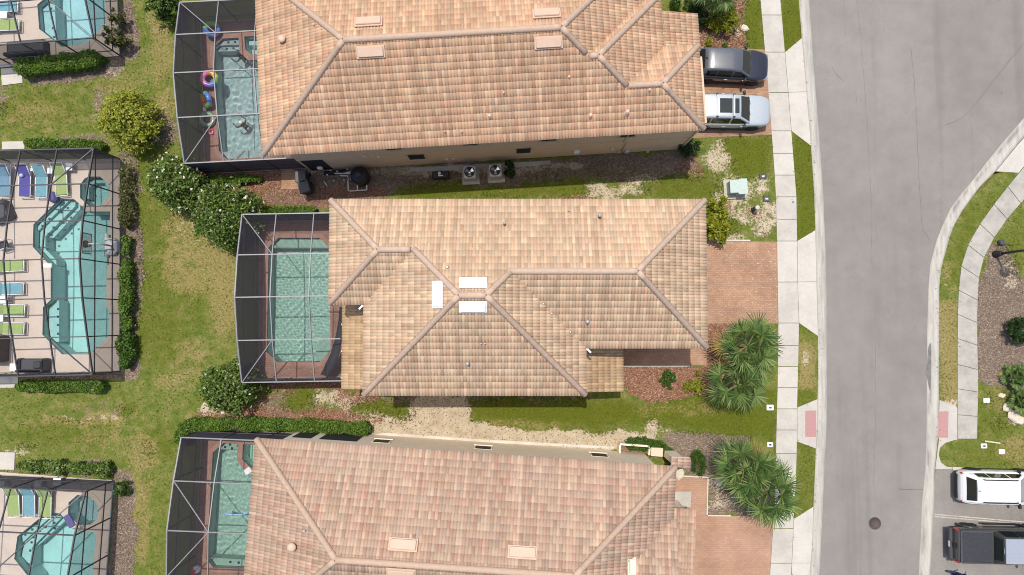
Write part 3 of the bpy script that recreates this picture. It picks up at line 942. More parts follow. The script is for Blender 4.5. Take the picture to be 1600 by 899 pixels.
def slabs(name, la, lb, joints, mats, z=0.03):
    mb = MB()
    ids = [mb.mat(x) for x in mats]
    for i in range(len(joints) - 1):
        a0, a1 = la(joints[i]), la(joints[i + 1])
        b0, b1 = lb(joints[i]), lb(joints[i + 1])
        PAVED.append([a0, a1, b1, b0])
        q = [Vector(W2(p)) for p in (a0, a1, b1, b0)]
        d0, d1 = (q[1] - q[0]).normalized() * 0.018, (q[2] - q[3]).normalized() * 0.018
        poly = [q[0] + d0, q[1] - d0, q[2] - d1, q[3] + d1]
        mb.prism([(p.x, p.y) for p in poly], -0.1, z, ids[(i * 7 // 3) % len(ids)])
    return struct(mb.build(name))
jl = [-60, -20, 24, 82, 145, 205, 240, 274, 308, 343, 377, 441, 505, 540, 573, 606, 639, 672, 709, 752, 790, 826, 880, 930]
slabs('sidewalk', lambda y: (at(WALK_L, y), y), lambda y: (at(WALK_R, y), y), jl, ['concrete_walk', 'concrete_walk', 'concrete_apron'])
sl_, sr_ = resample(SIDE_L, 201), resample(SIDE_R, 201)
jr = [0, 20, 40, 57, 69, 82, 95, 107, 120, 133, 146, 160, 173, 187, 200]
slabs('sidewalk', lambda k: sl_[k], lambda k: sr_[k], jr, ['concrete_walk_old'])
# aprons between pavement and kerb where drives and ramps cross
def apron(name, polys, mat='concrete_apron', z=0.026):
    mb = MB()
    for p in polys:
        PAVED.append(p)
        mb.prism([W2(q) for q in p], -0.1, z)
    return struct(mb.build(name, mat))
def strip_poly(y0a, y0b, y1a, y1b):
    """between pavement edge and kerb back; ya at the pavement, yb at the kerb"""
    g = 0.6
    n = 8
    a = [(at(WALK_R, y0a + (y1a - y0a) * i / n) + g, y0a + (y1a - y0a) * i / n) for i in range(n + 1)]
    b = [(at(CURB_B, y0b + (y1b - y0b) * i / n) - 0.4, y0b + (y1b - y0b) * i / n) for i in range(n + 1)]
    return a + b[::-1]
apron('driveway_apron', [strip_poly(82, 60, 144.4, 143.6), strip_poly(145, 144.2, 205, 228)])
apron('driveway_apron', [strip_poly(377, 360, 440.5, 440.3), strip_poly(441, 441, 505, 525)])
apron('driveway_apron', [strip_poly(811, 792, 879.5, 879.5), strip_poly(880, 880, 940, 940)])
apron('kerb_ramp', [strip_poly(637, 624, 690, 701)], 'concrete_walk')
apron('driveway_apron', [[(1590.5, 226), (1556, 268), (1591, 270.3), (1640, 211), (1680, 163), (1682, 124), (1641, 171)]])
apron('kerb_ramp', [[(1467.6, 625), (1495.4, 637), (1495.4, 687), (1490, 688), (1477, 692), (1468, 700), (1466.5, 712), (1470, 723), (1478, 729), (1488, 730.5), (1488, 733), (1461, 733), (1466.5, 690)]], 'concrete_walk')
m = MB()
for i in range(6):
    x0, x1 = 1488 + i * 22, 1488 + (i + 1) * 22 - 0.4
    m.prism([W2(p) for p in [(x0, 729.6 + i * 1.1), (x1, 730.6 + i * 1.1), (x1, 736 + i * 1.1), (x0, 734.6 + i * 1.1)]], -0.1, 0.07)
struct(m.build('kerb', 'concrete_apron'))
for p in ([(1258, 642), (1275, 641.5), (1274.5, 683), (1258, 683)], [(1465.8, 643), (1481.6, 643), (1480.6, 684), (1465.2, 684)]):
    m = MB()
    m.prism([W2(q) for q in p], 0.0, 0.034)
    q0, q1 = W(*p[0]), W(*p[2])
    for ix in range(int((q1.x - q0.x - .06) / .075) + 1):
        for iy in range(int((q0.y - q1.y - .06) / .075) + 1):
            m.lathe([(.014, .033), (.010, .040), (.002, .041)], (q0.x + .04 + ix * .075, q0.y - .05 - iy * .075, 0), 6)
    o = m.build('tactile_paving', 'tactile_red')
    struct(o)
# painted line, seams and stains on the asphalt
m = MB()
for a, b in (((1461, 804), (1600, 816)), ((1600, 816), (1700, 826)), ((1461, 807.4), (1600, 819.4))):
    p, q = W(*a), W(*b)
    m.sheet([(p.x, p.y + 0.03), (p.x, p.y - 0.03), (q.x, q.y - 0.03), (q.x, q.y + 0.03)], -0.016)
struct(m.build('parking_line', 'line_paint'))
def crack(pts, w, zz=-0.074, mat='crack_tar'):
    mb = MB()
    P = []
    for (a, b) in zip(pts[:-1], pts[1:]):
        n = max(2, int(math.hypot(b[0] - a[0], b[1] - a[1]) / 6))
        for i in range(n):
            t = i / n
            P.append(Vector(W2((a[0] + (b[0] - a[0]) * t + random.uniform(-.6, .6), a[1] + (b[1] - a[1]) * t + random.uniform(-.6, .6)))))
    P.append(Vector(W2(pts[-1])))
    vs = []
    for i, p in enumerate(P):
        d = (P[min(i + 1, len(P) - 1)] - P[max(i - 1, 0)]).normalized()
        ww = w * random.uniform(0.3, 1.0)
        vs += [(p.x - d.y * ww, p.y + d.x * ww, zz), (p.x + d.y * ww, p.y - d.x * ww, zz)]
    mb.add(vs, [(2 * i, 2 * i + 1, 2 * i + 3, 2 * i + 2) for i in range(len(P) - 1)])
    o = mb.build('asphalt_crack', mat)
    struct(o)
crack([(1340, 0), (1346, 60), (1350, 110), (1355, 180), (1358, 225), (1362, 300), (1364, 420)], 0.012)
crack([(1424, 75), (1428, 110), (1432, 160), (1434, 210), (1438, 300), (1443, 360), (1456, 378)], 0.016)
crack([(1600, 68), (1570, 106), (1535, 150), (1505, 185), (1480, 195)], 0.03)
crack([(1405, 764), (1420, 766), (1432, 766), (1443, 765)], 0.03)
crack([(1368, 450), (1369, 560), (1369, 680), (1366, 760)], 0.01)
crack([(1301, 105), (1310, 118), (1318, 126)], 0.02)
crack([(1334, 142), (1340, 152), (1338, 160)], 0.02)
m = MB()
P = []
for i in range(25):
    a = 2 * math.pi * i / 24
    P.append(W2((1455.5 + 6.2 * math.cos(a) * (1 + 0.1 * math.sin(5 * a)), 574 + 38 * math.sin(a))))
m.sheet(P[:-1], -0.0665)
m.v = [(x, y, -0.062 + 0.02 * max(0, (x - W(1455, 574).x)) / 0.3) for x, y, z in m.v]
o = m.build('tyre_mark', 'tyre_stain'); struct(o)

# paver drives, walkway, pads
def pad(name, poly, mat, z=0.02, z0=-0.12):
    PAVED.append(poly)
    mb = MB()
    mb.prism([W2(q) for q in poly], z0, z)
    return struct(mb.build(name, mat))
pad('driveway', [(1040, 70), (1198.2, 78), (1208.2, 211), (1040, 218)], 'paver_drive_upper')
pad('driveway', [(1060, 377), (1213.4, 378), (1215.4, 506), (1104, 506), (1104, 541), (1060, 541)], 'paver_drive_middle')
pad('walkway', [(940, 538), (1060, 538), (1060, 541.6), (1104, 541.6), (1104, 571), (940, 571)], 'paver_drive_middle')
pad('driveway', [(1030, 744), (1105, 747), (1103.4, 805), (1208.5, 808), (1202.4, 899), (1197, 960), (1030, 960)], 'paver_drive_lower')
pad('driveway_edging', [(972, 571.2), (1078, 571.2), (1078, 573.6), (972, 573.6)], 'concrete_edge', 0.035)
pad('driveway_edging', [(1103.9, 507), (1105.6, 507), (1105.6, 541), (1103.9, 541)], 'concrete_edge', 0.035)
pad('driveway_edging', [(1120, 374.5), (1172, 375), (1172, 377), (1120, 376.6)], 'concrete_edge', 0.035)
pad('driveway_edging', [(1050, 742), (1107, 745), (1105.4, 806.4), (1142, 807), (1142, 805), (1103.6, 804.8), (1105, 747), (1050, 744)], 'concrete_edge', 0.04)
pad('concrete_landing', [(1050, 768), (1080, 768), (1079, 792), (1050, 792)], 'concrete_pad', 0.05)
pad('paver_pad', [(440, 266), (470, 266), (470, 296), (440, 296)], 'paver_drive_upper', 0.03)
for p in ([(2, 108), (35, 105), (36, 130), (4, 134)], [(-40, 584), (29, 584), (29, 606), (-40, 606)], [(4, 222), (39, 221), (39, 233), (4, 234)], [(-40, 706), (24, 707), (23, 734), (-40, 733)]):
    pad('concrete_landing', p, 'concrete_apron', 0.05)
pad('gravel_strip', [(640, 262.5), (800, 254), (860, 251), (860, 258), (800, 262), (640, 270)], 'concrete_pad', 0.012)
pad('gravel_strip', [(585, 680), (740, 690.5), (960, 702), (960, 698), (740, 686), (600, 676)], 'concrete_edge', 0.012)
# ------------------------------------------------------------------ pools and decks
def ripple_mesh(P, c, mat, parent):
    slope, l0, l1, cell = {'ripple_green': (.05, .15, .42, .045), 'ripple_blue': (.055, .22, .55, .055), 'ripple_lower': (.035, .15, .45, .045)}[mat]
    bm = bmesh.new()
    vs = [bm.verts.new((p[0] - c[0], p[1] - c[1], 0)) for p in P]
    f = bm.faces.new(vs)
    if f.normal.z < 0: f.normal_flip()
    bm.normal_update()
    if bm.faces[:][0].normal.z < 0: bmesh.ops.reverse_faces(bm, faces=bm.faces[:])
    for ax in (0, 1):
        lo, hi = min(v.co[ax] for v in bm.verts), max(v.co[ax] for v in bm.verts)
        n = int((hi - lo) / cell)
        for i in range(1, n):
            co = Vector((0, 0, 0)); co[ax] = lo + (hi - lo) * i / n
            no = Vector((0, 0, 0)); no[ax] = 1
            bmesh.ops.bisect_plane(bm, geom=bm.faces[:] + bm.edges[:] + bm.verts[:], plane_co=co, plane_no=no)
    r = random.Random(len(P) + int(c[0] * 10))
    waves = []
    for k in range(16):
        a, l = r.uniform(0, 6.283), r.uniform(l0, l1)
        kk = 6.283 / l
        waves.append((math.cos(a) * kk, math.sin(a) * kk, r.uniform(0, 6.283), slope / math.sqrt(8) / kk))
    for v in bm.verts:
        x, y = v.co.x, v.co.y
        v.co.z = -0.10 + sum(w[3] * math.sin(w[0] * x + w[1] * y + w[2]) for w in waves)
    me = bpy.data.meshes.new('water')
    bm.to_mesh(me); bm.free()
    me.polygons.foreach_set('use_smooth', [True] * len(me.polygons))
    me.materials.append(M_(mat))
    return link('water', me, parent)

def pool(label, polys, water, floor_mat, coping, steps=(), depth=1.35, dots=(), spa=False, z=0.03):
    """polys[0] is the outline in photo pixels; steps = [(polygon, top z)]"""
    P = [W2(p) for p in polys]
    c = (sum(p[0] for p in P) / len(P), sum(p[1] for p in P) / len(P), 0)
    t = thing('spa_pool' if spa else 'swimming_pool', label, 'hot tub' if spa else 'pool', c)
    mb = MB()
    wall = offset_poly(P, 0.02)
    n = len(P)
    ar = sum(P[i][0] * P[(i + 1) % n][1] - P[(i + 1) % n][0] * P[i][1] for i in range(n))
    vs = [(p[0], p[1], z) for p in P] + [(p[0], p[1], -depth) for p in P]
    fs = []
    for i in range(n):
        j = (i + 1) % n
        fs.append((i, j, n + j, n + i) if ar < 0 else (i, n + i, n + j, j))
    mb.add(vs, fs)
    mb.sheet(P, -depth)
    mb.build('pool_shell', floor_mat, t, c)
    for k, (sp, sz) in enumerate(steps):
        mb = MB()
        mb.prism([W2(q) for q in sp], -depth, sz)
        s = mb.build('pool_step', 'plaster_pale', t, c)
    if dots:
        for (dx, dy, dz) in dots:
            w = W(dx, dy)
            mb = MB(); mb.box((w.x, w.y, dz + 0.004), (0.13, 0.13, 0.008))
            mb.build('step_marker', 'tile_dot', t, c)
    mb = MB()
    cw = offset_poly(P, 0.26)
    mb.prism(cw, z + (.001 if spa else 0), z + (0.022 if spa else 0.016), 0, [P])
    mb.build('coping', coping, t, c)
    if water.startswith('ripple'):
        o = ripple_mesh(P, c, water, t)
        for s in t.children:
            if s.name.startswith(('pool_shell', 'pool_step')):
                s.cycles.is_caustics_receiver = True
        o.cycles.is_caustics_caster = True
    else:
        mb = MB()
        mb.sheet(P, -0.10)
        mb.build('water', water, t, c)
    return P

def deck(name, poly, holes, mat):
    Q = [W2(p) for p in poly]
    PAVED.append(poly)
    HH = [[W2(p) for p in h] for h in holes]
    mb = MB()
    mb.prism(Q, -0.12, 0.03, 0, HH)
    struct(mb.build(name, mat))
    for h in holes:                       # the ground is cut away a little beyond the pool, under the deck
        cx, cy = sum(p[0] for p in h) / len(h), sum(p[1] for p in h) / len(h)
        DIPS.append([(cx + (x - cx) * (1 + 4.5 / max(8, math.hypot(x - cx, y - cy))), cy + (y - cy) * (1 + 4.5 / max(8, math.hypot(x - cx, y - cy)))) for x, y in h])

MP = [(420, 387), (435, 372), (500, 372), (515, 387), (516.5, 550), (499, 566), (434, 566), (417, 550)]
pool('green rippling pool with clipped corners in the middle screened patio', MP, 'ripple_green', 'plaster_aqua', 'coping_brick',
     [([(422, 386.5), (436, 373), (499, 373), (513, 386.5)], -0.32), ([(500, 525), (515.5, 512), (515.6, 548), (499, 564.5), (486, 564.5)], -0.4)])
deck('pool_deck', [(405.5, 345.5), (600, 345.5), (600, 591.5), (405.5, 591.5)], [MP], 'paver_pool')

TP = [(335, 74), (348, 61), (373, 59.5), (375, 83), (389, 95), (420, 93), (428, 236), (417, 246), (354, 249), (342.5, 236)]
pool('blue pool with two bathers under the topmost brick patio screen', TP, 'ripple_blue', 'plaster_aqua', 'coping_brick',
     [([(347, 62.5), (372, 60.5), (372.7, 68), (341, 69.5)], -0.22), ([(341, 69.5), (372.7, 68), (373.5, 76), (336, 77)], -0.5), ([(344, 236), (427, 231), (427.5, 236.5), (417, 245), (354.5, 248)], -0.3)],
     dots=[(355, 64.5, -.22), (365.5, 64, -.22), (350, 73, -.5), (361, 72, -.5)])
TS = [(382, 58), (412, 56.5), (414, 84), (393, 86), (384, 78)]
pool('small clipped spa beside the pool with two bathers', TS, 'water_calm', 'plaster_aqua', 'coping_brick', depth=0.9, spa=True,
     steps=[([(385, 60), (412, 58.5), (412, 66), (385, 67)], -0.4)])
deck('pool_deck', [(314.5, 36), (500, 26), (520, 262), (486, 264), (321.5, 271.5)], [TP, TS], 'paver_pool')

BP = [(333, 707), (349.5, 692.5), (372, 693), (370.5, 719), (383, 736), (410, 741), (398, 880), (392, 889), (334, 887), (323, 873)]
pool('green pool with a pale blue noodle under the lowest brick patio screen', BP, 'ripple_lower', 'plaster_aqua', 'coping_brick',
     [([(339, 702.5), (350, 693.5), (371, 694), (370.3, 704), (338, 703.5)], -0.3), ([(326, 874), (397, 878), (391, 888), (335, 886)], -0.35)],
     dots=[(357, 696, -.3), (369, 698, -.3), (349, 700, -.3), (360, 702, -.3), (357, 881, -.35), (370, 882, -.35)])
BS = [(380, 694), (412, 695), (410, 742), (393, 731), (379, 718)]
pool('small clipped spa beside the pool with the noodle', BS, 'water_lower', 'plaster_aqua', 'coping_brick', depth=0.9, spa=True)
deck('pool_deck', [(317.6, 671.5), (480, 681), (466, 985), (300, 973)], [BP, BS], 'paver_pool')

L2P = [(94, 311), (116, 311), (133, 327), (134, 331), (173, 331), (167, 440), (167, 481.5), (171, 483), (171, 524), (149, 545), (138, 554), (98, 554), (67, 523), (68, 480), (80, 469), (80, 416), (52, 386), (53, 351)]
pool('long turquoise pool with corner steps and floating basketball hoop beside it', L2P, 'water_calm', 'plaster_aqua', 'concrete_deck',
     [([(94.5, 311.8), (103.5, 311.8), (53.8, 360), (53.5, 351.5)], -0.3), ([(103.5, 311.8), (109.5, 311.8), (109.5, 320), (62, 368), (62, 388), (79, 405), (79.5, 414), (52.8, 385.5), (53.8, 360)], -0.5),
      ([(109.5, 311.8), (113, 311.8), (113, 324), (70, 370), (62, 368), (109.5, 320)], -0.75), ([(69, 480.5), (81, 469), (84.5, 470), (84.5, 535), (80, 535), (68, 523)], -0.45)],
     dots=[(97, 322, -.3), (87, 329, -.3), (72, 341, -.3), (61, 352, -.3), (98, 336, -.5), (86, 344, -.5), (75, 354, -.5), (67, 364, -.5), (67, 376, -.5), (66, 388, -.5), (99, 350, -.75), (88, 357, -.75), (78, 366, -.75),
           (83, 483, -.45), (83, 495, -.45), (83, 508, -.45), (83, 522, -.45)])
L2S = [(126, 289), (133, 279.5), (139, 276.5), (157, 276.5), (172, 290), (172, 306), (156.5, 322), (140, 322), (126, 310)]
pool('octagonal turquoise hot tub at the corner of the long pool', L2S, 'water_calm', 'plaster_aqua', 'concrete_deck', depth=0.9, spa=True,
     steps=[([(128, 289), (134, 281), (139, 278), (157, 278), (170.5, 290.5), (170.5, 305.5), (165, 311), (165, 293), (154, 284), (141, 284), (132, 291), (132, 309), (128, 309)], -0.45)],
     dots=[(156, 286, -.45), (166, 290, -.45), (170, 301, -.45), (134, 300, -.45)])
deck('pool_deck', [(-60, 249), (188.5, 248.5), (187.5, 580), (-60, 583)], [L2P, L2S], 'concrete_deck')

L1P = [(166, 36), (163, -75), (72, -75), (72, -3), (59, 8), (62, 46), (97, 74), (137, 69)]
pool('bright blue pool cut by the top edge of the photo', L1P, 'water_blue', 'plaster_aqua', 'concrete_deck',
     [([(60.5, 9), (70.5, 0), (79, 4), (81, 60), (63.5, 45.5)], -0.4)], dots=[(74, 23, -.4), (76, 40, -.4), (78, 54, -.4), (73, 9, -.4)])
deck('pool_deck', [(-60, 112), (188, 87.5), (180, -110), (-60, -90)], [L1P], 'concrete_deck')

L3P = [(73, 801), (95, 802), (116, 828), (151, 832), (140, 960), (50, 960), (50, 907), (23, 873), (28, 838)]
pool('turquoise pool with corner steps cut by the bottom edge of the photo', L3P, 'water_calm', 'plaster_aqua', 'concrete_deck',
     [([(73.5, 802), (82.5, 802), (30, 850), (28.8, 838.5)], -0.3), ([(82.5, 802), (88, 802), (88, 812), (41, 860), (41, 892), (24, 873), (30, 850)], -0.5), ([(88, 802), (92, 802), (92, 817), (47, 858), (41, 860), (88, 812)], -0.75)],
     dots=[(76, 807, -.3), (52, 821, -.3), (45, 830, -.3), (34, 838, -.3), (76, 821, -.5), (62, 828, -.5), (53, 834, -.5), (43, 844, -.5), (40, 852, -.5), (38, 865, -.5), (72, 832, -.75), (61, 841, -.75), (50, 850, -.75)])
L3S = [(108, 785), (122, 773), (141.5, 776), (153.5, 789), (152.5, 811), (141.5, 819.5), (124, 820.5), (107, 805)]
pool('octagonal hot tub with foaming water and a dark violet mat at its rim', L3S, 'water_foam', 'plaster_aqua', 'concrete_deck', depth=0.9, spa=True)
deck('pool_deck', [(-60, 733), (177.5, 751), (160, 985), (-60, 985)], [L3P, L3S], 'concrete_deck')
build_ground()

# ------------------------------------------------------------------ screen enclosures
def cage(label, A, B, depth, bays, prof, xs, side, fine, braces=(), zc=2.65):
    """free long wall from A (north ground corner, px) to B (south); side 'w' = free wall on the west, roof runs east by depth metres.
    prof = [(t, z)] roof height along the wall, xs = distances of the purlins from the free wall"""
    a, b = W(*A), W(*B)
    L = (b - a).length
    rz = math.atan2((a - b).y, (a - b).x) - math.pi / 2
    sg = 1 if side == 'w' else -1
    t = thing('pool_screen_enclosure', label, 'screen enclosure', a, rz)
    fm = 'cage_white' if fine else 'bronze_frame'
    tag_ = 'fine' if fine else 'open'
    pz = lambda q: float(np.interp(q, [p[0] for p in prof], [p[1] for p in prof]))
    PAVED.append([A, B, (B[0] + (1 if side == 'w' else -1) * 150, B[1]), (A[0] + (1 if side == 'w' else -1) * 150, A[1])])
    P = lambda x, q, z: Vector((sg * x, -L * q, z))
    w = 0.06
    for q in bays:                                   # posts of the long wall and beams over the roof
        mb = MB(); mb.bar(P(0, q, 0.03), P(0, q, pz(q)), w, w); mb.build('post', 'bronze_frame', t)
        mb = MB(); mb.bar(P(0, q, pz(q)), P(depth, q, pz(q)), w, 0.09); mb.build('roof_beam', fm, t)
    for x in xs:
        mb = MB()
        for q0, q1 in zip(bays[:-1], bays[1:]):
            mb.bar(P(x, q0, pz(q0) + .002), P(x, q1, pz(q1) + .002), w * 0.9, 0.09)
        mb.build('purlin', fm, t)
        for q in (0, 1):
            mb = MB(); mb.bar(P(x, q, 0.03), P(x, q, pz(q)), w, w); mb.build('post', 'bronze_frame', t)
    mb = MB()
    for q0, q1 in zip(bays[:-1], bays[1:]):
        mb.bar(P(0, q0, pz(q0) + .003), P(0, q1, pz(q1) + .003), w * 1.15, 0.11)
    mb.build('eave_beam', fm, t)
    for z in (0.78, 2.45):
        mb = MB(); mb.bar(P(-.003, 0, z), P(-.003, 1, z), 0.05, 0.05); mb.build('wall_rail', 'bronze_frame', t)
    for q in (0, 1):
        mb = MB(); mb.bar(P(0, q, 0.78), P(depth, q, 0.78), 0.05, 0.05); mb.build('wall_rail', 'bronze_frame', t)
    mb = MB(); mb.bar(P(-.01, 0, 0.05), P(-.01, 1, 0.05), 0.07, 0.07); mb.build('base_rail', fm if fine else 'grey_metal', t)
    for q in (0, 1):
        mb = MB(); mb.bar(P(0, q, 0.05), P(depth, q, 0.05), 0.07, 0.07); mb.build('base_rail', fm if fine else 'grey_metal', t)
    for (x0, q0, x1, q1) in braces:
        mb = MB(); mb.bar(P(x0, q0, pz(q0) - .004), P(x1, q1, pz(q1) - .004), w * 0.8, 0.08); mb.build('roof_brace', fm, t)
    mb = MB()
    for q0, q1 in zip(bays[:-1], bays[1:]):
        mb.add([P(0, q0, pz(q0)), P(depth, q0, pz(q0)), P(depth, q1, pz(q1)), P(0, q1, pz(q1))], [(0, 1, 2, 3)])
    mb.build('roof_screen', 'screen_roof_' + tag_, t)
    mb = MB()
    for q0, q1 in zip(bays[:-1], bays[1:]):
        mb.add([P(0, q0, 0.03), P(0, q1, 0.03), P(0, q1, pz(q1)), P(0, q0, pz(q0))], [(0, 1, 2, 3)])
    mb.build('wall_screen', 'screen_wall_' + tag_, t)
    for q in (0, 1):
        mb = MB(); mb.add([P(0, q, 0.03), P(depth, q, 0.03), P(depth, q, pz(q)), P(0, q, pz(q))], [(0, 1, 2, 3)])
        mb.build('wall_screen', 'screen_wall_' + tag_, t)
    return t

prof4 = [(0, 2.65), (0.25, 3.3), (0.5, 3.65), (0.75, 3.3), (1, 2.65)]
prof6 = [(0, 2.6), (1 / 6, 3.1), (2 / 6, 3.55), (0.5, 3.8), (4 / 6, 3.55), (5 / 6, 3.1), (1, 2.6)]
cage('pale framed pool screen enclosure over brick deck behind the middle house', (406, 346), (406, 591.5), 5.6, [0, .25, .5, .75, 1], prof4, [1.9, 4.0], 'w', True, [(0, 0, 1.9, .25), (0, 1, 1.9, .75)])
cage('pale framed pool screen enclosure over the pool with bathers and swim rings', (314.5, 36), (321.5, 271.5), 6.6, [0, .23, .48, .74, 1], prof4, [2.2, 4.4], 'w', True, [(0, 0, 2.2, .23), (0, 1, 2.2, .74)])
cage('pale framed pool screen enclosure beside the bottom house, its pool holding a noodle', (317.6, 671.5), (301, 945), 6.6, [0, .22, .47, .72, 1], prof4, [2.2, 4.4], 'w', True, [(0, .22, 2.2, .47), (0, .72, 2.2, .47)])
cage('black framed pool screen enclosure with loungers, hot tub and basketball hoop inside', (188, 249), (187, 580), 11.0, [0, 1 / 6, 2 / 6, .5, 4 / 6, 5 / 6, 1], prof6, [2.05, 4.1, 6.6], 'e', False, [(0.0, 0, 2.05, 1 / 6), (0.0, 1, 2.05, 5 / 6)])
cage('black framed pool screen enclosure over the bright blue pool', (177, -125), (188, 87.5), 11.0, [0, .25, .5, .75, 1], prof4, [2.05, 4.1, 6.6], 'e', False, [(0, 1, 2.05, .75), (2.05, .75, 4.1, .5)])
cage('black framed pool screen enclosure over the foaming hot tub', (177.5, 751), (160, 985), 11.0, [0, .25, .5, .75, 1], prof4, [2.05, 4.1, 6.6], 'e', False, [(0, 0, 2.05, .25), (2.05, .25, 4.1, .5)])

# ------------------------------------------------------------------ houses
PITCH = 0.42
TW, TC = 0.160, 0.335        # barrel width, course length in plan

def face_quads(spans, c0, a, b, ze, pitch, ph, masks):
    """tiles of one roof plane in house coordinates: a along the eave, b inward, c0 = eave line position along b;
    spans = [(s0, s1, kl, kr, dmax)] hip outlines that share the plane"""
    V, UV, F = [], [], []
    step = TW / 8
    base = 0
    dmax_all = max(q[4] for q in spans)
    rows = max(1, int(math.ceil(dmax_all / TC - 1e-6)))
    for r in range(rows):
        d0 = r * TC - (0.06 if r == 0 else 0.0)
        d1r = min((r + 1) * TC + 0.015, dmax_all)
        dl, dm = max(d0, 0), (max(d0, 0) + d1r) / 2
        act = [q for q in spans if q[4] > dm]
        act.sort(key=lambda q: q[0] + dm * q[2])
        groups = []
        for q in act:
            lo, hi = q[0] + dm * q[2], q[1] - dm * q[3]
            if hi <= lo:
                continue
            if groups and lo <= groups[-1][1] + .02:
                if hi > groups[-1][1]:
                    groups[-1][1], groups[-1][3] = hi, q
            else:
                groups.append([lo, hi, q, q])
        for _, _, ql, qr in groups:
            d1 = min(d1r, max(ql[4], qr[4], dm + .01))
            lo0, hi0, lo1, hi1 = ql[0] + dl * ql[2], qr[1] - dl * qr[3], ql[0] + d1 * ql[2], qr[1] - d1 * qr[3]
            if hi0 - lo0 < 0.02:
                continue
            s = np.arange(math.ceil(lo0 / step + 1e-6) * step, hi0 - 1e-6, step)
            s = np.r_[lo0, s, hi0]
            sm = (s[:-1] + s[1:]) / 2
            pos = np.stack([a[0] * sm + b[0] * (c0 + dm), a[1] * sm + b[1] * (c0 + dm)], -1)
            keep = masks(pos, ze + pitch * dm)
            s1 = np.clip(s, lo1, hi1) if hi1 > lo1 else np.full(len(s), (lo1 + hi1) / 2)
            x_ = (s / TW + 0.5) % 1.0 - 0.5
            prof = 0.066 * np.sqrt(np.clip(1 - (x_ / 0.5) ** 2 * 0.96, 0, 1))
            jit = (np.sin(np.floor(s / TW + .5) * 12.9898 + r * 78.233) * 43758.5453 % 1.0 - 0.5) * 0.012
            n = len(s)
            for (ss, d, z, vv) in ((s, d0, ze + pitch * d0 - 0.012, 0.02), (s, d0, ze + pitch * d0 + 0.024 + jit, 0.02), (s1, d1, ze + pitch * d1, 0.98)):
                V.append(np.stack([a[0] * ss + b[0] * (c0 + d), a[1] * ss + b[1] * (c0 + d), z + prof], -1))
                UV.append(np.stack([s / TW + ph + 0.5, np.full(n, r + vv + ph * 7)], -1))
            i = np.nonzero(keep)[0]
            for k in (0, 1):
                F.append(np.stack([base + k * n + i, base + k * n + i + 1, base + (k + 1) * n + i + 1, base + (k + 1) * n + i], -1))
            base += 3 * n
    return V, UV, F

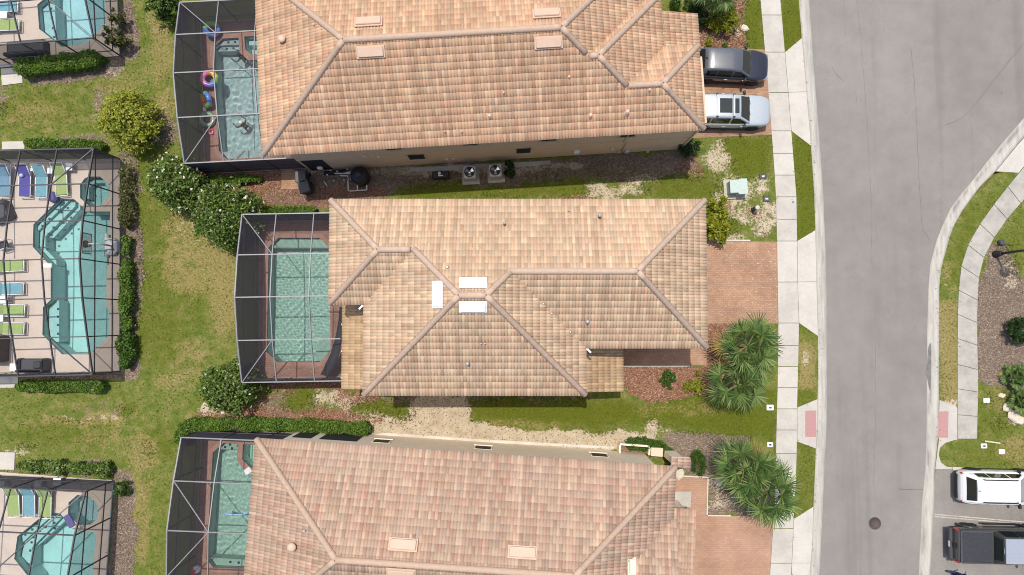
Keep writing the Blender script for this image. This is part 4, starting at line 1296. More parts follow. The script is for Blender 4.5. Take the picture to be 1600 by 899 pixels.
class Roof:
    """union of hip / gable rectangles with one pitch; rect = (u0, u1, v0, v1, gables) in house coordinates"""
    def __init__(self, rects, ze):
        self.rects, self.ze = rects, ze
    def height(self, k, u, v):
        u0, u1, v0, v1, gab = self.rects[k]
        ds = [u - u0, u1 - u, v - v0, v1 - v]
        inside = np.minimum(np.minimum(ds[0], ds[1]), np.minimum(ds[2], ds[3])) >= -0.07
        use = [d for d, nme in zip(ds, 'wesn') if nme not in gab]
        z = use[0]
        for d in use[1:]:
            z = np.minimum(z, d)
        return np.where(inside, self.ze + PITCH * z, -1e3)
    def tiles(self, mat, parent):
        Vs, UVs, Fs = [], [], []
        base = 0
        planes = {}
        dirs = {'s': ((1, 0), (0, 1)), 'n': ((-1, 0), (0, -1)), 'w': ((0, -1), (1, 0)), 'e': ((0, 1), (-1, 0))}
        ends = {'s': 'we', 'n': 'ew', 'w': 'ns', 'e': 'sn'}
        for k, (u0, u1, v0, v1, gab) in enumerate(self.rects):
            for sd, (a, b) in dirs.items():
                if sd in gab:
                    continue
                cs = [(u0, v0), (u1, v0), (u1, v1), (u0, v1)]
                sa = [c[0] * a[0] + c[1] * a[1] for c in cs]
                sb = [c[0] * b[0] + c[1] * b[1] for c in cs]
                kl, kr = (0 if e in gab else 1 for e in ends[sd])
                planes.setdefault((sd, round(min(sb), 2)), []).append((min(sa), max(sa), kl, kr, (v1 - v0) / 2, k))
        for n_, ((sd, _), sp) in enumerate(planes.items()):
            a, b = dirs[sd]
            k0 = sp[0][5]
            u0, u1, v0, v1, _g = self.rects[k0]
            c0 = min(c[0] * b[0] + c[1] * b[1] for c in ((u0, v0), (u1, v1)))
            mine = {q[5] for q in sp}
            def masks(pos, z):
                ok = np.ones(len(pos), bool)
                for j in range(len(self.rects)):
                    if j not in mine:
                        ok &= ~(self.height(j, pos[:, 0], pos[:, 1]) > z + 0.17)
                return ok
            V, UV, F = face_quads([q[:5] for q in sp], c0, a, b, self.ze, PITCH, 3.0 * n_ + 1, masks)
            V, UV, F = np.concatenate(V), np.concatenate(UV), np.concatenate(F)
            Vs.append(V); UVs.append(UV); Fs.append(F + base)
            base += len(V)
        V, UV, F = np.concatenate(Vs), np.concatenate(UVs), np.concatenate(Fs)
        used = np.zeros(len(V), bool); used[F.ravel()] = True
        idx = np.cumsum(used) - 1
        o = np_mesh('roof', V[used], idx[F], mat, parent)
        uvl = o.data.uv_layers.new(name='UVMap')
        uu = UV[used][idx[F].ravel()]
        # every quad keeps the tile of its first corner
        fu = np.floor(UV[F].mean(1)[:, 0:1] * 1.0) + 0.5
        uu = uu.reshape(-1, 4, 2).copy()
        uu[:, :, 0] = fu
        uvl.data.foreach_set('uv', np.ascontiguousarray(uu, dtype=np.float32).ravel())
        self.sheath(o)
        return o
    def sheath(self, o):
        mb = MB()
        for k, (u0, u1, v0, v1, gab) in enumerate(self.rects):
            h = (v1 - v0) / 2
            vm = (v0 + v1) / 2
            a, b = (u0 if 'w' in gab else u0 + h), (u1 if 'e' in gab else u1 - h)
            zz = self.ze - 0.03 - k * 0.004
            vs = [(u0, v0, zz), (u1, v0, zz), (u1, v1, zz), (u0, v1, zz), (a, vm, zz + PITCH * h), (b, vm, zz + PITCH * h)]
            mb.add(vs, [(0, 1, 5, 4), (2, 3, 4, 5), (3, 0, 4), (1, 2, 5)])
        mb.build('roof_deck', 'cream_trim', o)
    def caps(self, mat, roof):
        mb = MB()
        for k, (u0, u1, v0, v1, gab) in enumerate(self.rects):
            h = (v1 - v0) / 2
            vm = (v0 + v1) / 2
            z0, z1 = self.ze, self.ze + PITCH * h
            a, b = (u0 if 'w' in gab else u0 + h), (u1 if 'e' in gab else u1 - h)
            lines = [((a, vm, z1), (b, vm, z1))]
            if 'w' not in gab: lines += [((u0, v0, z0), (a, vm, z1)), ((u0, v1, z0), (a, vm, z1))]
            if 'e' not in gab: lines += [((u1, v0, z0), (b, vm, z1)), ((u1, v1, z0), (b, vm, z1))]
            for A, B in lines:
                A, B = Vector(A), Vector(B)
                n = max(1, int(round((B - A).length / 0.42)))
                run = []
                up = Vector((0, 0, 0.035))
                def flush():
                    if len(run) > 1:
                        pts, rad = [], []
                        for i_, p_ in enumerate(run):
                            if i_ > 0:
                                pts.append(run[i_ - 1].lerp(p_, .985) + up); rad.append(.154)
                            if i_ < len(run) - 1:
                                pts.append(p_ + up); rad.append(.163)
                        mb.tube(pts, rad, 12, 0, True)
                    run.clear()
                for i in range(n):
                    p, q = A.lerp(B, i / n), A.lerp(B, (i + 1) / n)
                    c = (p + q) / 2
                    bad = any(j != k and float(self.height(j, np.array(c.x), np.array(c.y))) > c.z - 0.012 for j in range(len(self.rects)))
                    if bad:
                        flush()
                        continue
                    if not run:
                        run.append(p)
                    run.append(q)
                flush()
        mb.build('ridge_cap', mat, roof)
    def trim(self, parent, mat='cream_trim'):
        mb = MB()
        sf = MB()
        for k, (u0, u1, v0, v1, gab) in enumerate(self.rects):
            for p, q, nrm in (((u0, v0), (u1, v0), (0, -1)), ((u1, v0), (u1, v1), (1, 0)), ((u1, v1), (u0, v1), (0, 1)), ((u0, v1), (u0, v0), (-1, 0))):
                p, q = Vector(p), Vector(q)
                n = max(1, int((q - p).length / 0.25))
                run = None
                for i in range(n + 1):
                    out = False
                    if i < n:
                        c = p.lerp(q, (i + .5) / n) + Vector(nrm) * 0.03
                        out = not any(j != k and (r[0] < c.x < r[1]) and (r[2] < c.y < r[3]) for j, r in enumerate(self.rects))
                    if out and run is None:
                        run = i
                    if not out and run is not None:
                        s, e = p.lerp(q, run / n), p.lerp(q, i / n)
                        mb.bar((s.x - nrm[0] * .03, s.y - nrm[1] * .03, self.ze - 0.11), (e.x - nrm[0] * .03, e.y - nrm[1] * .03, self.ze - 0.11), 0.03, 0.17)
                        run = None
            sf.sheet([(u0 + .04, v0 + .04), (u1 - .04, v0 + .04), (u1 - .04, v1 - .04), (u0 + .04, v1 - .04)], self.ze - 0.19 - k * 0.005)
        mb.build('fascia', mat, parent)
        sf.build('soffit', mat, parent)
    def z_at(self, u, v):
        return max(float(self.height(j, np.array(u), np.array(v))) for j in range(len(self.rects)))

def shed_roof(name, parent, u0, u1, v0, v1, ze, low, mat, ph, pitch=0.22, cap='cap_middle'):
    """single slope of tiles; low = side of the eave"""
    w, d = u1 - u0, v1 - v0
    job = {'w': ((u0, v1), (0, -1), (1, 0), d, w), 'e': ((u1, v0), (0, 1), (-1, 0), d, w), 's': ((u0, v0), (1, 0), (0, 1), w, d), 'n': ((u1, v1), (-1, 0), (0, -1), w, d)}[low]
    sa0 = job[0][0] * job[1][0] + job[0][1] * job[1][1]
    V, UV, F = face_quads([(sa0, sa0 + job[3], 0, 0, job[4])], job[0][0] * job[2][0] + job[0][1] * job[2][1], job[1], job[2], ze, pitch, ph, lambda p, z: np.ones(len(p), bool))
    V, UV, F = np.concatenate(V), np.concatenate(UV), np.concatenate(F)
    o = np_mesh(name, V, F, mat, parent)
    uvl = o.data.uv_layers.new(name='UVMap')
    uu = UV[F.ravel()].reshape(-1, 4, 2).copy()
    uu[:, :, 0] = np.floor(UV[F].mean(1)[:, 0:1]) + 0.5
    uvl.data.foreach_set('uv', np.ascontiguousarray(uu, dtype=np.float32).ravel())
    a, b = Vector((*job[0], ze)), Vector(job[2])
    n = Vector(job[1])
    mb = MB()
    p0 = a; p1 = a + Vector((n.x, n.y, 0)) * job[3]
    iv = Vector((b.x * job[4], b.y * job[4], pitch * job[4]))
    lo = Vector((0, 0, -0.16)); hi = Vector((0, 0, -0.02))
    vs = [p0 + lo, p1 + lo, p1 + iv + lo, p0 + iv + lo, p0 + hi, p1 + hi, p1 + iv + hi, p0 + iv + hi]
    mb.add(vs, [(3, 2, 1, 0), (4, 5, 6, 7), (0, 1, 5, 4), (1, 2, 6, 5), (2, 3, 7, 6), (3, 0, 4, 7)])
    mb.build('porch_fascia', 'cream_trim', o)
    return o

def window(parent, x, y, z, w, h, nrm, wall):
    """window on a wall of the house frame: nrm = 's' or 'n' or 'e' or 'w'"""
    ax = Vector((1, 0, 0)) if nrm in 'sn' else Vector((0, 1, 0))
    o = {'s': Vector((0, -1, 0)), 'n': Vector((0, 1, 0)), 'e': Vector((1, 0, 0)), 'w': Vector((-1, 0, 0))}[nrm]
    c = Vector((x, y, z)) + o * 0.012
    mb = MB()
    fw = 0.07
    def part(du, dz, su, sz, dep):
        s = (su, dep, sz) if nrm in 'sn' else (dep, su, sz)
        mb.box(c + ax * du + Vector((0, 0, dz)) + o * dep / 2, s)
    part(0, h / 2 - fw / 2, w, fw, 0.014); part(0, -h / 2 + fw / 2, w + 0.04, fw, 0.07)
    part(-w / 2 + fw / 2, 0, fw, h - 2 * fw, 0.03); part(w / 2 - fw / 2, 0, fw, h - 2 * fw, 0.03)
    f = mb.build('window', wall, parent)
    mb = MB()
    s = (w - .05, 0.02, h - .05) if nrm in 'sn' else (0.02, w - .05, h - .05)
    mb.box(c + o * 0.008, s)
    mb.build('window_pane', 'window_dark', f)
    return f

def roof_box(parent, house_inv, roof, px, py, long_x, mat, L=1.25, Wd=0.47, hgt=0.16, zoff=1.0):
    """off-ridge vent hood lying on the slope, found under a photo pixel"""
    zg = 6.6
    for _ in range(6):
        p = house_inv @ W(px, py, zg)
        zg = roof.z_at(p.x, p.y) + 0.08
    e = 0.05
    gx = (roof.z_at(p.x + e, p.y) - roof.z_at(p.x - e, p.y)) / (2 * e)
    gy_ = (roof.z_at(p.x, p.y + e) - roof.z_at(p.x, p.y - e)) / (2 * e)
    nrm = Vector((-gx, -gy_, 1)).normalized()
    mb = MB()
    sx, sy = (L, Wd) if long_x else (Wd, L)
    mb.bevel_box((0, 0, hgt / 2), (sx, sy, hgt), 0.035)
    mb.bevel_box((0, 0, .035), (sx + .14, sy + .14, .05), 0.015)
    q = Vector((0, 0, 1)).rotation_difference(nrm).to_matrix()
    pos = Vector((p.x, p.y, zg + 0.02))
    mb.v = [tuple(q @ Vector(v) + pos) for v in mb.v]
    return mb.build('roof_vent', mat, parent)

def roof_pipe(parent, house_inv, roof, px, py, r=0.06, hgt=0.35, mat='lead', hood=False):
    zg = 6.6
    for _ in range(6):
        p = house_inv @ W(px, py, zg)
        zg = roof.z_at(p.x, p.y) + 0.05
    mb = MB()
    mb.lathe([(r * 2.0, -0.03), (r * 1.9, 0.03), (r * 1.1, 0.08), (r, hgt), (r * 0.7, hgt)] if not hood else
             [(r * 1.5, -0.03), (r * 1.2, 0.1), (r, hgt * .7), (r * 1.7, hgt * .72), (r * 1.7, hgt * .85), (r * 0.8, hgt)], (p.x, p.y, zg - .02), 12)
    return mb.build('vent_pipe', mat, parent)

def house(label, org, rz, rects, tilem, capm, wallm, ze=5.7):
    t = thing('house', label, 'house', (org[0], org[1], 0), rz)
    inv = (Matrix.Translation((org[0], org[1], 0)) @ Matrix.Rotation(rz, 4, 'Z')).inverted()
    rf = Roof(rects, ze)
    ro = rf.tiles(tilem, t)
    rf.caps(capm, ro)
    rf.trim(t)
    return t, inv, rf, ro

def wallbox(parent, u0, u1, v0, v1, z1, mat, name='wall'):
    mb = MB()
    mb.box(((u0 + u1) / 2, (v0 + v1) / 2, z1 / 2), (u1 - u0, v1 - v0, z1))
    return mb.build(name, mat, parent)

# upper house -------------------------------------------------------
sw, se = W(411, 243, 5.7), W(1100, 202.5, 5.7)
phi = math.atan2(se.y - sw.y, se.x - sw.x)
LT = (se - sw).length
hT, iT, rT, roT = house('large two storey house with terracotta tiled roof behind the two parked SUVs', sw, phi,
    [(0, 20.45, 0, 9.8, ''), (9.0, 20.95, 0, 7.2, ''), (14.5, LT, 0, 4.4, '')], 'tile_upper', 'cap_upper', 'stucco_upper')
wb0 = iT @ W(485, 265, 0)
wb1 = iT @ W(1060, 236, 0)
vT = (wb0.y + wb1.y) / 2
wallbox(hT, wb0.x, wb1.x + 0.15, vT, 3.9, 5.5, 'stucco_upper')
wallbox(hT, wb0.x + .3, 20.0, vT + .4, 9.4, 5.49, 'stucco_upper')
mb = MB(); mb.box(((wb0.x + wb1.x) / 2, vT - 0.012, 2.72), (wb1.x - wb0.x, 0.03, 0.12)); mb.build('wall_band', 'stucco_upper', hT)
def on_wall(inv, v, px, py, lo=0.0, hi=6.0):
    """height and position where the ray through a pixel meets the wall plane v of the house frame"""
    best = None
    for i in range(200):
        z = lo + (hi - lo) * i / 199
        p = inv @ W(px, py, z)
        if best is None or abs(p.y - v) < best[0]:
            best = (abs(p.y - v), p.x, z)
    return best[1], best[2]
for px, py, w, h in ((651, 245, 1.05, 1.15), (818, 235.5, 0.95, 1.15), (613, 229.5, 0.95, 1.2), (858, 215.5, 0.95, 1.2), (982, 209, 0.95, 1.2), (735, 222, 0.95, 1.2)):
    x, z = on_wall(iT, vT, px, py)
    window(hT, x, vT, z, w, h, 's', 'stucco_upper')
for px, py, w, h, dep, mt in ((901, 236, .32, .45, .16, 'white_metal'), (957, 231, .2, .3, .12, 'pale_grey'), (967, 236, .16, .25, .12, 'tan_metal'), (978, 237.5, .25, .35, .14, 'pale_grey')):
    x, z = on_wall(iT, vT, px, py)
    mb = MB(); mb.bevel_box((x, vT - dep / 2, max(z, .5)), (w, dep, h), 0.02); mb.build('meter_box', mt, hT)
for px, py in ((698, 247), (708, 246.5), (569, 242), (591, 243), (1012, 236)):
    x, z = on_wall(iT, vT, px, py)
    mb = MB(); mb.bevel_box((x, vT - .05, z), (.16, .1, .16), 0.03); mb.build('wall_vent', 'cream_trim', hT)
x, z = on_wall(iT, vT, 973, 232)
mb = MB(); mb.tube([(x, vT - .05, .1), (x, vT - .05, 2.4), (x - .2, vT - .05, 2.6), (x - .2, vT - .05, 5.4)], .03, 8); mb.build('conduit', 'tan_metal', hT)
mb = MB(); mb.tube([(wb1.x + .05, vT - .06, .1), (wb1.x + .05, vT - .06, 5.4)], .045, 8); mb.build('downpipe', 'cream_trim', hT)
for (x0, x1) in ((wb0.x + .15, wb0.x + 1.4),):
    mb = MB(); mb.box(((x0 + x1) / 2, vT - .006, 1.35), (x1 - x0, .02, 2.4)); mb.build('lanai_screen', 'cloth_black', hT)
e0, e1 = iT @ W(1049, 74, 3.3), iT @ W(1089, 21, 3.3)
po = shed_roof('porch_roof', hT, e0.x - .6, e1.x, e0.y - .3, e1.y, 3.2, 'e', 'tile_upper', 40.0, 0.3)
wallbox(hT, e0.x - 1.5, e1.x - .5, e0.y - .2, e1.y - .4, 3.0, 'stucco_upper', 'porch_wall')
wallbox(hT, 20.0, LT - .45, .45, 4.0, 5.48, 'stucco_upper')
for px, py, lx in ((576, 35, 1), (579.5, 81.5, 1), (854, 22, 1), (857, 67, 1)):
    roof_box(roT, iT, rT, px, py, bool(lx), 'tan_metal')
for px, py, r, hh, hd in ((442, 63, .12, .3, True), (765, 183, .07, .35, False), (922, 182, .08, .35, False), (979, 177, .09, .4, False), (695, 207, .03, .25, False), (722, 207, .03, .25, False), (787, 146, .04, .2, False), (1014, 142, .05, .25, False), (889, 121, .05, .2, False), (491, 40, .04, .2, False)):
    roof_pipe(roT, iT, rT, px, py, r, hh, 'tan_metal', hd)

# middle house ------------------------------------------------------
q = lambda px, py, z=5.7: W(px, py, z)
o_ = q(515, 617)
xs_ = [q(p, 465).x - o_.x for p in (515, 570, 914, 1103, 740, 665)]
vS = 0.0; vN = q(700, 313).y - o_.y; v474 = q(540, 475).y - o_.y; v543 = q(1000, 543).y - o_.y
hM, iM, rM, roM = house('central two storey house with pale peach tiled hip roof and white roof vents', o_, 0.0,
    [(xs_[1], xs_[2], vS, vN, ''), (xs_[0], xs_[4], v474, vN, ''), (xs_[5], xs_[3], v543, vN, '')], 'tile_middle', 'cap_middle', 'stucco_middle')
OV = 0.45
wallbox(hM, xs_[1] + OV, xs_[2] - OV, vS + OV, vN - OV, 5.5, 'stucco_middle')
wallbox(hM, xs_[0] + 1.6, xs_[1] + 1, v474 + OV, vN - OV - .02, 5.49, 'stucco_middle')
wallbox(hM, xs_[2] - 1, xs_[3] - OV, v543 + OV, vN - OV - .04, 5.48, 'stucco_middle')
for k in range(2):
    mb = MB(); mb.box((xs_[0] + .7, v474 + .7 + k * (vN - v474 - 1.4), 2.8), (.4, .4, 5.6)); mb.build('lanai_column', 'stucco_middle', hM)
for u in (3.0, 6.0, 9.0):
    window(hM, xs_[1] + u, vS + OV, 1.6, 1.0, 1.2, 's', 'cream_trim'); window(hM, xs_[1] + u, vS + OV, 4.2, 1.0, 1.2, 's', 'cream_trim')
for u in (2.5, 7.0, 12.0):
    window(hM, xs_[1] + u, vN - OV, 1.6, 1.0, 1.2, 'n', 'cream_trim')
mb = MB(); mb.box((xs_[3] - OV + .012, (v543 + vN) / 2, 1.1), (.04, 4.9, 2.2))
gd = mb.build('garage_door', 'white_trim', hM)
mb = MB()
for k in range(1, 4):
    mb.box((xs_[3] - OV + .034, (v543 + vN) / 2, k * .55), (.012, 4.9, .03))
mb.build('garage_door_rail', 'cream_trim', gd)
p0, p1 = q(534.5, 608, 3.2) - o_, q(576, 476, 3.2) - o_
shed_roof('porch_roof', hM, p0.x, xs_[1] + OV + .02, p0.y, v474 + OV, 3.1, 'w', 'tile_porch', 31.0, 0.2)
mb = MB()
for k in range(3):
    mb.bar((p0.x + .25, p0.y + .3 + k * 2.0, 0.03), (p0.x + .25, p0.y + .3 + k * 2.0, 2.95), .14)
mb.build('porch_post', 'white_trim', hM)
for k in range(4):
    mb = MB(); mb.bevel_box((p0.x - .06, p0.y + .6 + k * 1.45, 3.06), (.1, .12, .1), .02); mb.build('gutter_bracket', 'white_trim', hM)
p2, p3 = q(900, 612, 3.2) - o_, q(972.5, 545, 3.2) - o_
shed_roof('porch_roof', hM, xs_[2] - OV - .02, p3.x, p2.y, v543 + OV - .02, 3.1, 'e', 'tile_porch', 37.0, 0.2)
wallbox(hM, xs_[2] - OV - .1, p3.x - .45, p2.y + .4, v543 + OV - .01, 2.95, 'stucco_middle', 'porch_wall')
for px, py, lx in ((739, 442.5, 1), (739, 479.5, 1), (684, 460.5, 0)):
    roof_box(roM, iM, rM, px, py, bool(lx), 'white_metal', 1.2, .44, .17)
for px, py, r, hh, hd in ((788, 350, .045, .4, True), (936, 338, .06, .45, True), (889, 330, .04, .25, False), (731, 568, .06, .4, True), (917, 503, .06, .4, True), (752, 537, .03, .3, False), (758, 537, .03, .25, False), (699, 418, .05, .2, False), (862, 490, .04, .15, False), (891, 519, .04, .15, False), (849, 475, .04, .15, False)):
    roof_pipe(roM, iM, rM, px, py, r, hh, 'lead', hd)
for x_, y_, dx, dy in ((xs_[1], v474, -1, 1), (xs_[2], v543, 1, 1)):    # white valley diverters at the inner corners
    mb = MB(); mb.box((x_ + dx * .14, y_ - .12, 5.66), (.42, .09, .12), R(45) * -dx); mb.build('rain_diverter', 'white_metal', hM)

# lower house -------------------------------------------------------
nw, ne = W(401, 686, 5.7), W(1055, 730, 5.7)
phb = math.atan2(ne.y - nw.y, ne.x - nw.x)
LB = (ne - nw).length
hB, iB, rB, roB = house('bottom house with pinkish tiled roof beside the long clipped hedge', nw, phb,
    [(0, LB, -9.9, 0, ''), (LB - 8.5, LB + .22, -11.2, -2.62, 'e')], 'tile_lower', 'cap_lower', 'stucco_lower')
c0, c1 = iB @ W(640, 684.5, 0), iB @ W(980, 704.5, 0)
vB = (c0.y + c1.y) / 2
u0 = (iB @ W(470, 676, 0)).x
wallbox(hB, u0, LB - .5, -9.2, vB, 5.5, 'stucco_lower')
wallbox(hB, LB - 2, LB + .1, -10.6, -3.2, 5.48, 'stucco_lower')
for px, py in ((597, 690), (755, 700), (936, 711.5)):
    x, z = on_wall(iB, vB, px, py)
    window(hB, x, vB, max(1.4, z), 1.0, 1.0, 'n', 'stucco_lower')
xa, xb = (iB @ W(478, 678, 0)).x, (iB @ W(572, 680, 0)).x
for a_, b_ in ((u0 + .25, xa + 1.0), (xa + 1.45, xb)):
    mb = MB(); mb.box(((a_ + b_) / 2, vB + .008, 1.35), (b_ - a_, .02, 2.3)); mb.build('lanai_screen', 'cloth_black', hB)
# low walled alcove at the entry
al0, al1 = iB @ W(968, 706, 0.8), iB @ W(1014, 709, 0.8)
mb = MB()
mb.box(((al0.x + al1.x) / 2, vB + .55, .45), (al1.x - al0.x, .1, .9)); mb.box((al0.x, vB + .27, .45), (.1, .46, .9)); mb.box((al1.x, vB + .27, .45), (.1, .46, .9))
mb.build('alcove_wall', 'stucco_lower', hB)
mb = MB(); mb.box(((al0.x + al1.x) / 2, vB + .26, .03), (al1.x - al0.x - .1, .46, .06)); mb.build('alcove_floor', 'paver_pool', hB)
wallbox(hB, al1.x + .08, al1.x + .75, vB + .02, vB + .5, 1.0, 'stucco_middle', 'alcove_pier')
shed_roof('alcove_roof', hB, al1.x + .75, al1.x + 1.75, vB - .1, vB + .45, 3.0, 'e', 'tile_lower', 51.0, .15)
wallbox(hB, al1.x + .85, al1.x + 1.5, vB + .01, vB + .36, 2.85, 'stucco_lower', 'alcove_pier')
b0, b1 = iB @ W(1051, 795, 3.2), iB @ W(1082, 893, 3.2)
shed_roof('porch_roof', hB, LB - .3, b1.x, b1.y, b0.y, 3.2, 'n', 'tile_lower', 57.0, .1)
wallbox(hB, LB - .6, b1.x - .4, b1.y, b0.y - .3, 3.0, 'stucco_lower', 'porch_wall')
cc = iB @ W(1056, 786, 0)
for hh_, xx, vv_ in ((hB, LB + .1, -8.2), (hT, LT - .45, 2.2)):
    mb = MB(); mb.box((xx + .012, vv_, 1.1), (.04, 3.4 if hh_ is hT else 4.2, 2.2)); mb.build('garage_door', 'white_trim', hh_)
for u_ in (4.0, 9.0, 14.0):
    for z_ in (1.5, 4.2): window(hB, u_, -9.2, z_, 1.1, 1.2, 's', 'cream_trim')
mb = MB(); mb.box((cc.x - .1, cc.y, 1.5), (.35, .35, 3.0)); mb.build('porch_post', 'cream_trim', hB)
for px, py, lx in ((630, 851, 1), (816, 863, 1), (627, 896, 1)):
    roof_box(roB, iB, rB, px, py, True, 'tan_metal')
roof_box(roB, iB, rB, 987, 885, False, 'cream_trim', .7, .3, .2)
for px, py, r, hh, hd in ((458, 853, .13, .35, True), (477, 828, .04, .25, False), (905, 700, .03, .2, False)):
    roof_pipe(roB, iB, rB, px, py, r, hh, 'tan_metal' if hd else 'lead', hd)
# ------------------------------------------------------------------ plants
def leaves_mesh(name, C, size, mat, parent, up=0.5, aspect=0.5, seed=0):
    """leaf-shaped quads at points C (n,3)"""
    r = np.random.default_rng(seed)
    n = len(C)
    nr = r.normal(size=(n, 3)); nr[:, 2] = np.abs(nr[:, 2]) + up
    nr /= np.linalg.norm(nr, axis=1)[:, None]
    t = r.normal(size=(n, 3))
    t -= (t * nr).sum(1)[:, None] * nr
    t /= np.linalg.norm(t, axis=1)[:, None]
    b = np.cross(nr, t)
    L = size * r.uniform(0.6, 1.35, n)[:, None]
    Wd = L * aspect
    V = np.stack([C - t * L * .5, C + b * Wd * .5 + nr * L * .08, C + t * L * .5 - nr * L * .10, C - b * Wd * .5 + nr * L * .08], 1).reshape(-1, 3)
    F = np.arange(4 * n).reshape(n, 4)
    return np_mesh(name, V, F, mat, parent)

def lump(d, seed, f=2.2):
    r = np.random.default_rng(seed)
    out = np.zeros(len(d))
    for k in range(7):
        w = r.normal(size=3) * f * (1 + .35 * k)
        out += np.sin(d @ w + r.uniform(0, 6.28)) / (1 + .5 * k)
    return out / 2.6

def stems(parent, n, h, spread, r=0.03):
    mb = MB()
    for k in range(n):
        a = random.uniform(0, 6.28)
        x, y = math.cos(a) * spread, math.sin(a) * spread
        mb.tube([(x * .12, y * .12, 0), (x * .5, y * .5, h * .5), (x, y, h)], [r, r * .8, r * .4], 6)
    return mb.build('stem', 'bark', parent)

def shrub(name, label, cat, px, py, rpx, h, n, size, mat, seed, group=None, oval=(1, 1), blossoms=0, lumpiness=.22, trunk=True, up=0.5, aspect=.5, zlo=0.1):
    """crown centre given where it shows in the photo; the plant is put on the ground below it"""
    c = W(px, py, h * .55)
    rr = rpx / (FPX / (H - h * .55))
    t = thing(name, label, cat, (c.x, c.y, 0), 0, group)
    r = np.random.default_rng(seed)
    d = r.normal(size=(n, 3)); d /= np.linalg.norm(d, axis=1)[:, None]
    nc = max(14, n // 75)                     # leaf clumps with gaps between them break the outline
    dc = r.normal(size=(nc, 3)); dc[:, 2] += .25; dc /= np.linalg.norm(dc, axis=1)[:, None]
    cc_ = dc * ((1 + lumpiness * 1.5 * lump(dc, seed)) * r.uniform(.70, .98, nc))[:, None]
    C = cc_[r.integers(0, nc, n)] + r.normal(size=(n, 3)) * r.uniform(.05, .14, n)[:, None]
    inner = r.random(n) < .12
    C = np.where(inner[:, None], d * (r.random(n) ** .4 * .8)[:, None], C)
    C[:, 0] *= rr * oval[0]; C[:, 1] *= rr * oval[1]
    C[:, 2] = h * (.5 + zlo / 2) + C[:, 2] * h * (.5 - zlo / 2)
    C += r.normal(size=C.shape) * rr * .035
    C[:, 2] = np.maximum(C[:, 2], 0.03)
    leaves_mesh('foliage', C, size, mat, t, up, aspect, seed)
    if trunk:
        stems(t, 6, h * .75, rr * .55, 0.02 + h * .012)
    if blossoms:
        d = r.normal(size=(blossoms, 3)); d[:, 2] = np.abs(d[:, 2]) * .9; d[:, 0] -= .25; d /= np.linalg.norm(d, axis=1)[:, None]
        k = (1 + lumpiness * lump(d, seed)) * 1.02
        B = d * k[:, None] * np.array([rr * oval[0], rr * oval[1], h * .5]) + np.array([0, 0, h * .52])
        P = np.repeat(B, 4, 0) + r.normal(size=(blossoms * 4, 3)) * .03
        leaves_mesh('blossoms', P, .10, 'petal_white', t, 1.6, .9, seed + 1)
    return t

def hedge(label, pts, width, h, mat, seed, n=900, size=.11, group='clipped hedges', name='hedge', rag=.06):
    """hedge along a pixel polyline, n leaves per metre"""
    P = [W(x, y, h * .5) for x, y in pts]
    c = sum(P, Vector()) / len(P)
    t = thing(name, label, 'hedge', (c.x, c.y, 0), 0, group)
    r = np.random.default_rng(seed)
    out = []
    for a, b in zip(P[:-1], P[1:]):
        L = (b - a).length
        k = int(n * (L + width * .5))
        u = r.uniform(-width * .3, L + width * .3, k)
        d = ((b - a) / L)
        s = r.uniform(-1, 1, k); z = r.uniform(0, 1, k) ** .6
        sh = r.random(k) < .6                     # most leaves on the skin
        side = r.random(k)
        s = np.where(sh & (side < .35), np.sign(s) * r.uniform(.85, 1, k), s)
        z = np.where(sh & (side >= .35), r.uniform(.86, 1, k), z)
        wob = 1 + rag * 3 * np.sin(u * 2.7 + seed) * np.sin(u * 1.1 + 2 * seed) + r.normal(size=k) * rag
        edge = np.clip(np.minimum(u + width * .3, L + width * .3 - u) / (width * .35), .35, 1)
        x = a.x + d.x * u - d.y * s * width / 2 * wob * edge
        y = a.y + d.y * u + d.x * s * width / 2 * wob * edge
        zz = h * z * (1 - .16 * np.abs(s) ** 3) * (1 + rag * 1.4 * np.sin(u * 4.1 + seed)) * (.75 + .25 * edge)
        out.append(np.stack([x - c.x, y - c.y, zz], -1))
    leaves_mesh('foliage', np.concatenate(out), size, mat, t, .5, .6, seed)
    mb = MB()
    for a, b in zip(P[:-1], P[1:]):
        m_ = max(1, int((b - a).length / .7))
        for i in range(m_):
            p = a.lerp(b, (i + .5) / m_) - c
            mb.tube([(p.x, p.y, 0), (p.x + .05, p.y + .04, h * .7)], [.025, .012], 5)
    mb.build('stem', 'bark', t)
    return t

# clipped hedges
hedge('clipped hedge with a shaded front below the bright blue pool deck', [(34, 108), (100, 100), (155, 93)], .95, 1.0, 'leaf_hedge', 1, 1500)
hedge('short bright hedge behind the four loungers in a row', [(46, 225), (100, 226), (160, 228)], .55, .8, 'leaf_hedge', 2, 1000)
hedge('straight bright hedge in front of the covered sofa at the deck end', [(34, 603), (100, 603), (160, 604)], .62, .85, 'leaf_hedge', 3, 1100)
hedge('loose low hedge of dark leaves behind the loungers at the foaming hot tub', [(32, 727), (100, 730), (172, 734)], .60, .6, 'leaf_camellia', 4, 700, .15, rag=.16)
hedge('short row of light green shrubs beside the uppermost brick patio screen', [(327, 281), (370, 281), (406, 280)], .42, .55, 'leaf_hedge', 5, 600, .16, rag=.14)
hedge('low narrow hedge above the middle brick patio screen', [(406, 328), (450, 328), (492, 328)], .38, .55, 'leaf_hedge', 6, 900, .10)
hedge('long clipped hedge curling round the corner of the bottom patio screen', [(286, 690), (288, 672), (300, 663), (380, 662), (470, 664), (574, 670)], .68, 1.05, 'leaf_hedge', 7, 1500)
hedge('curved dark clipped hedge round the tiled corner of the bottom house', [(982, 693), (1010, 694), (1032, 700), (1048, 712), (1055, 728)], .68, .9, 'leaf_dense', 8, 1500, .08)
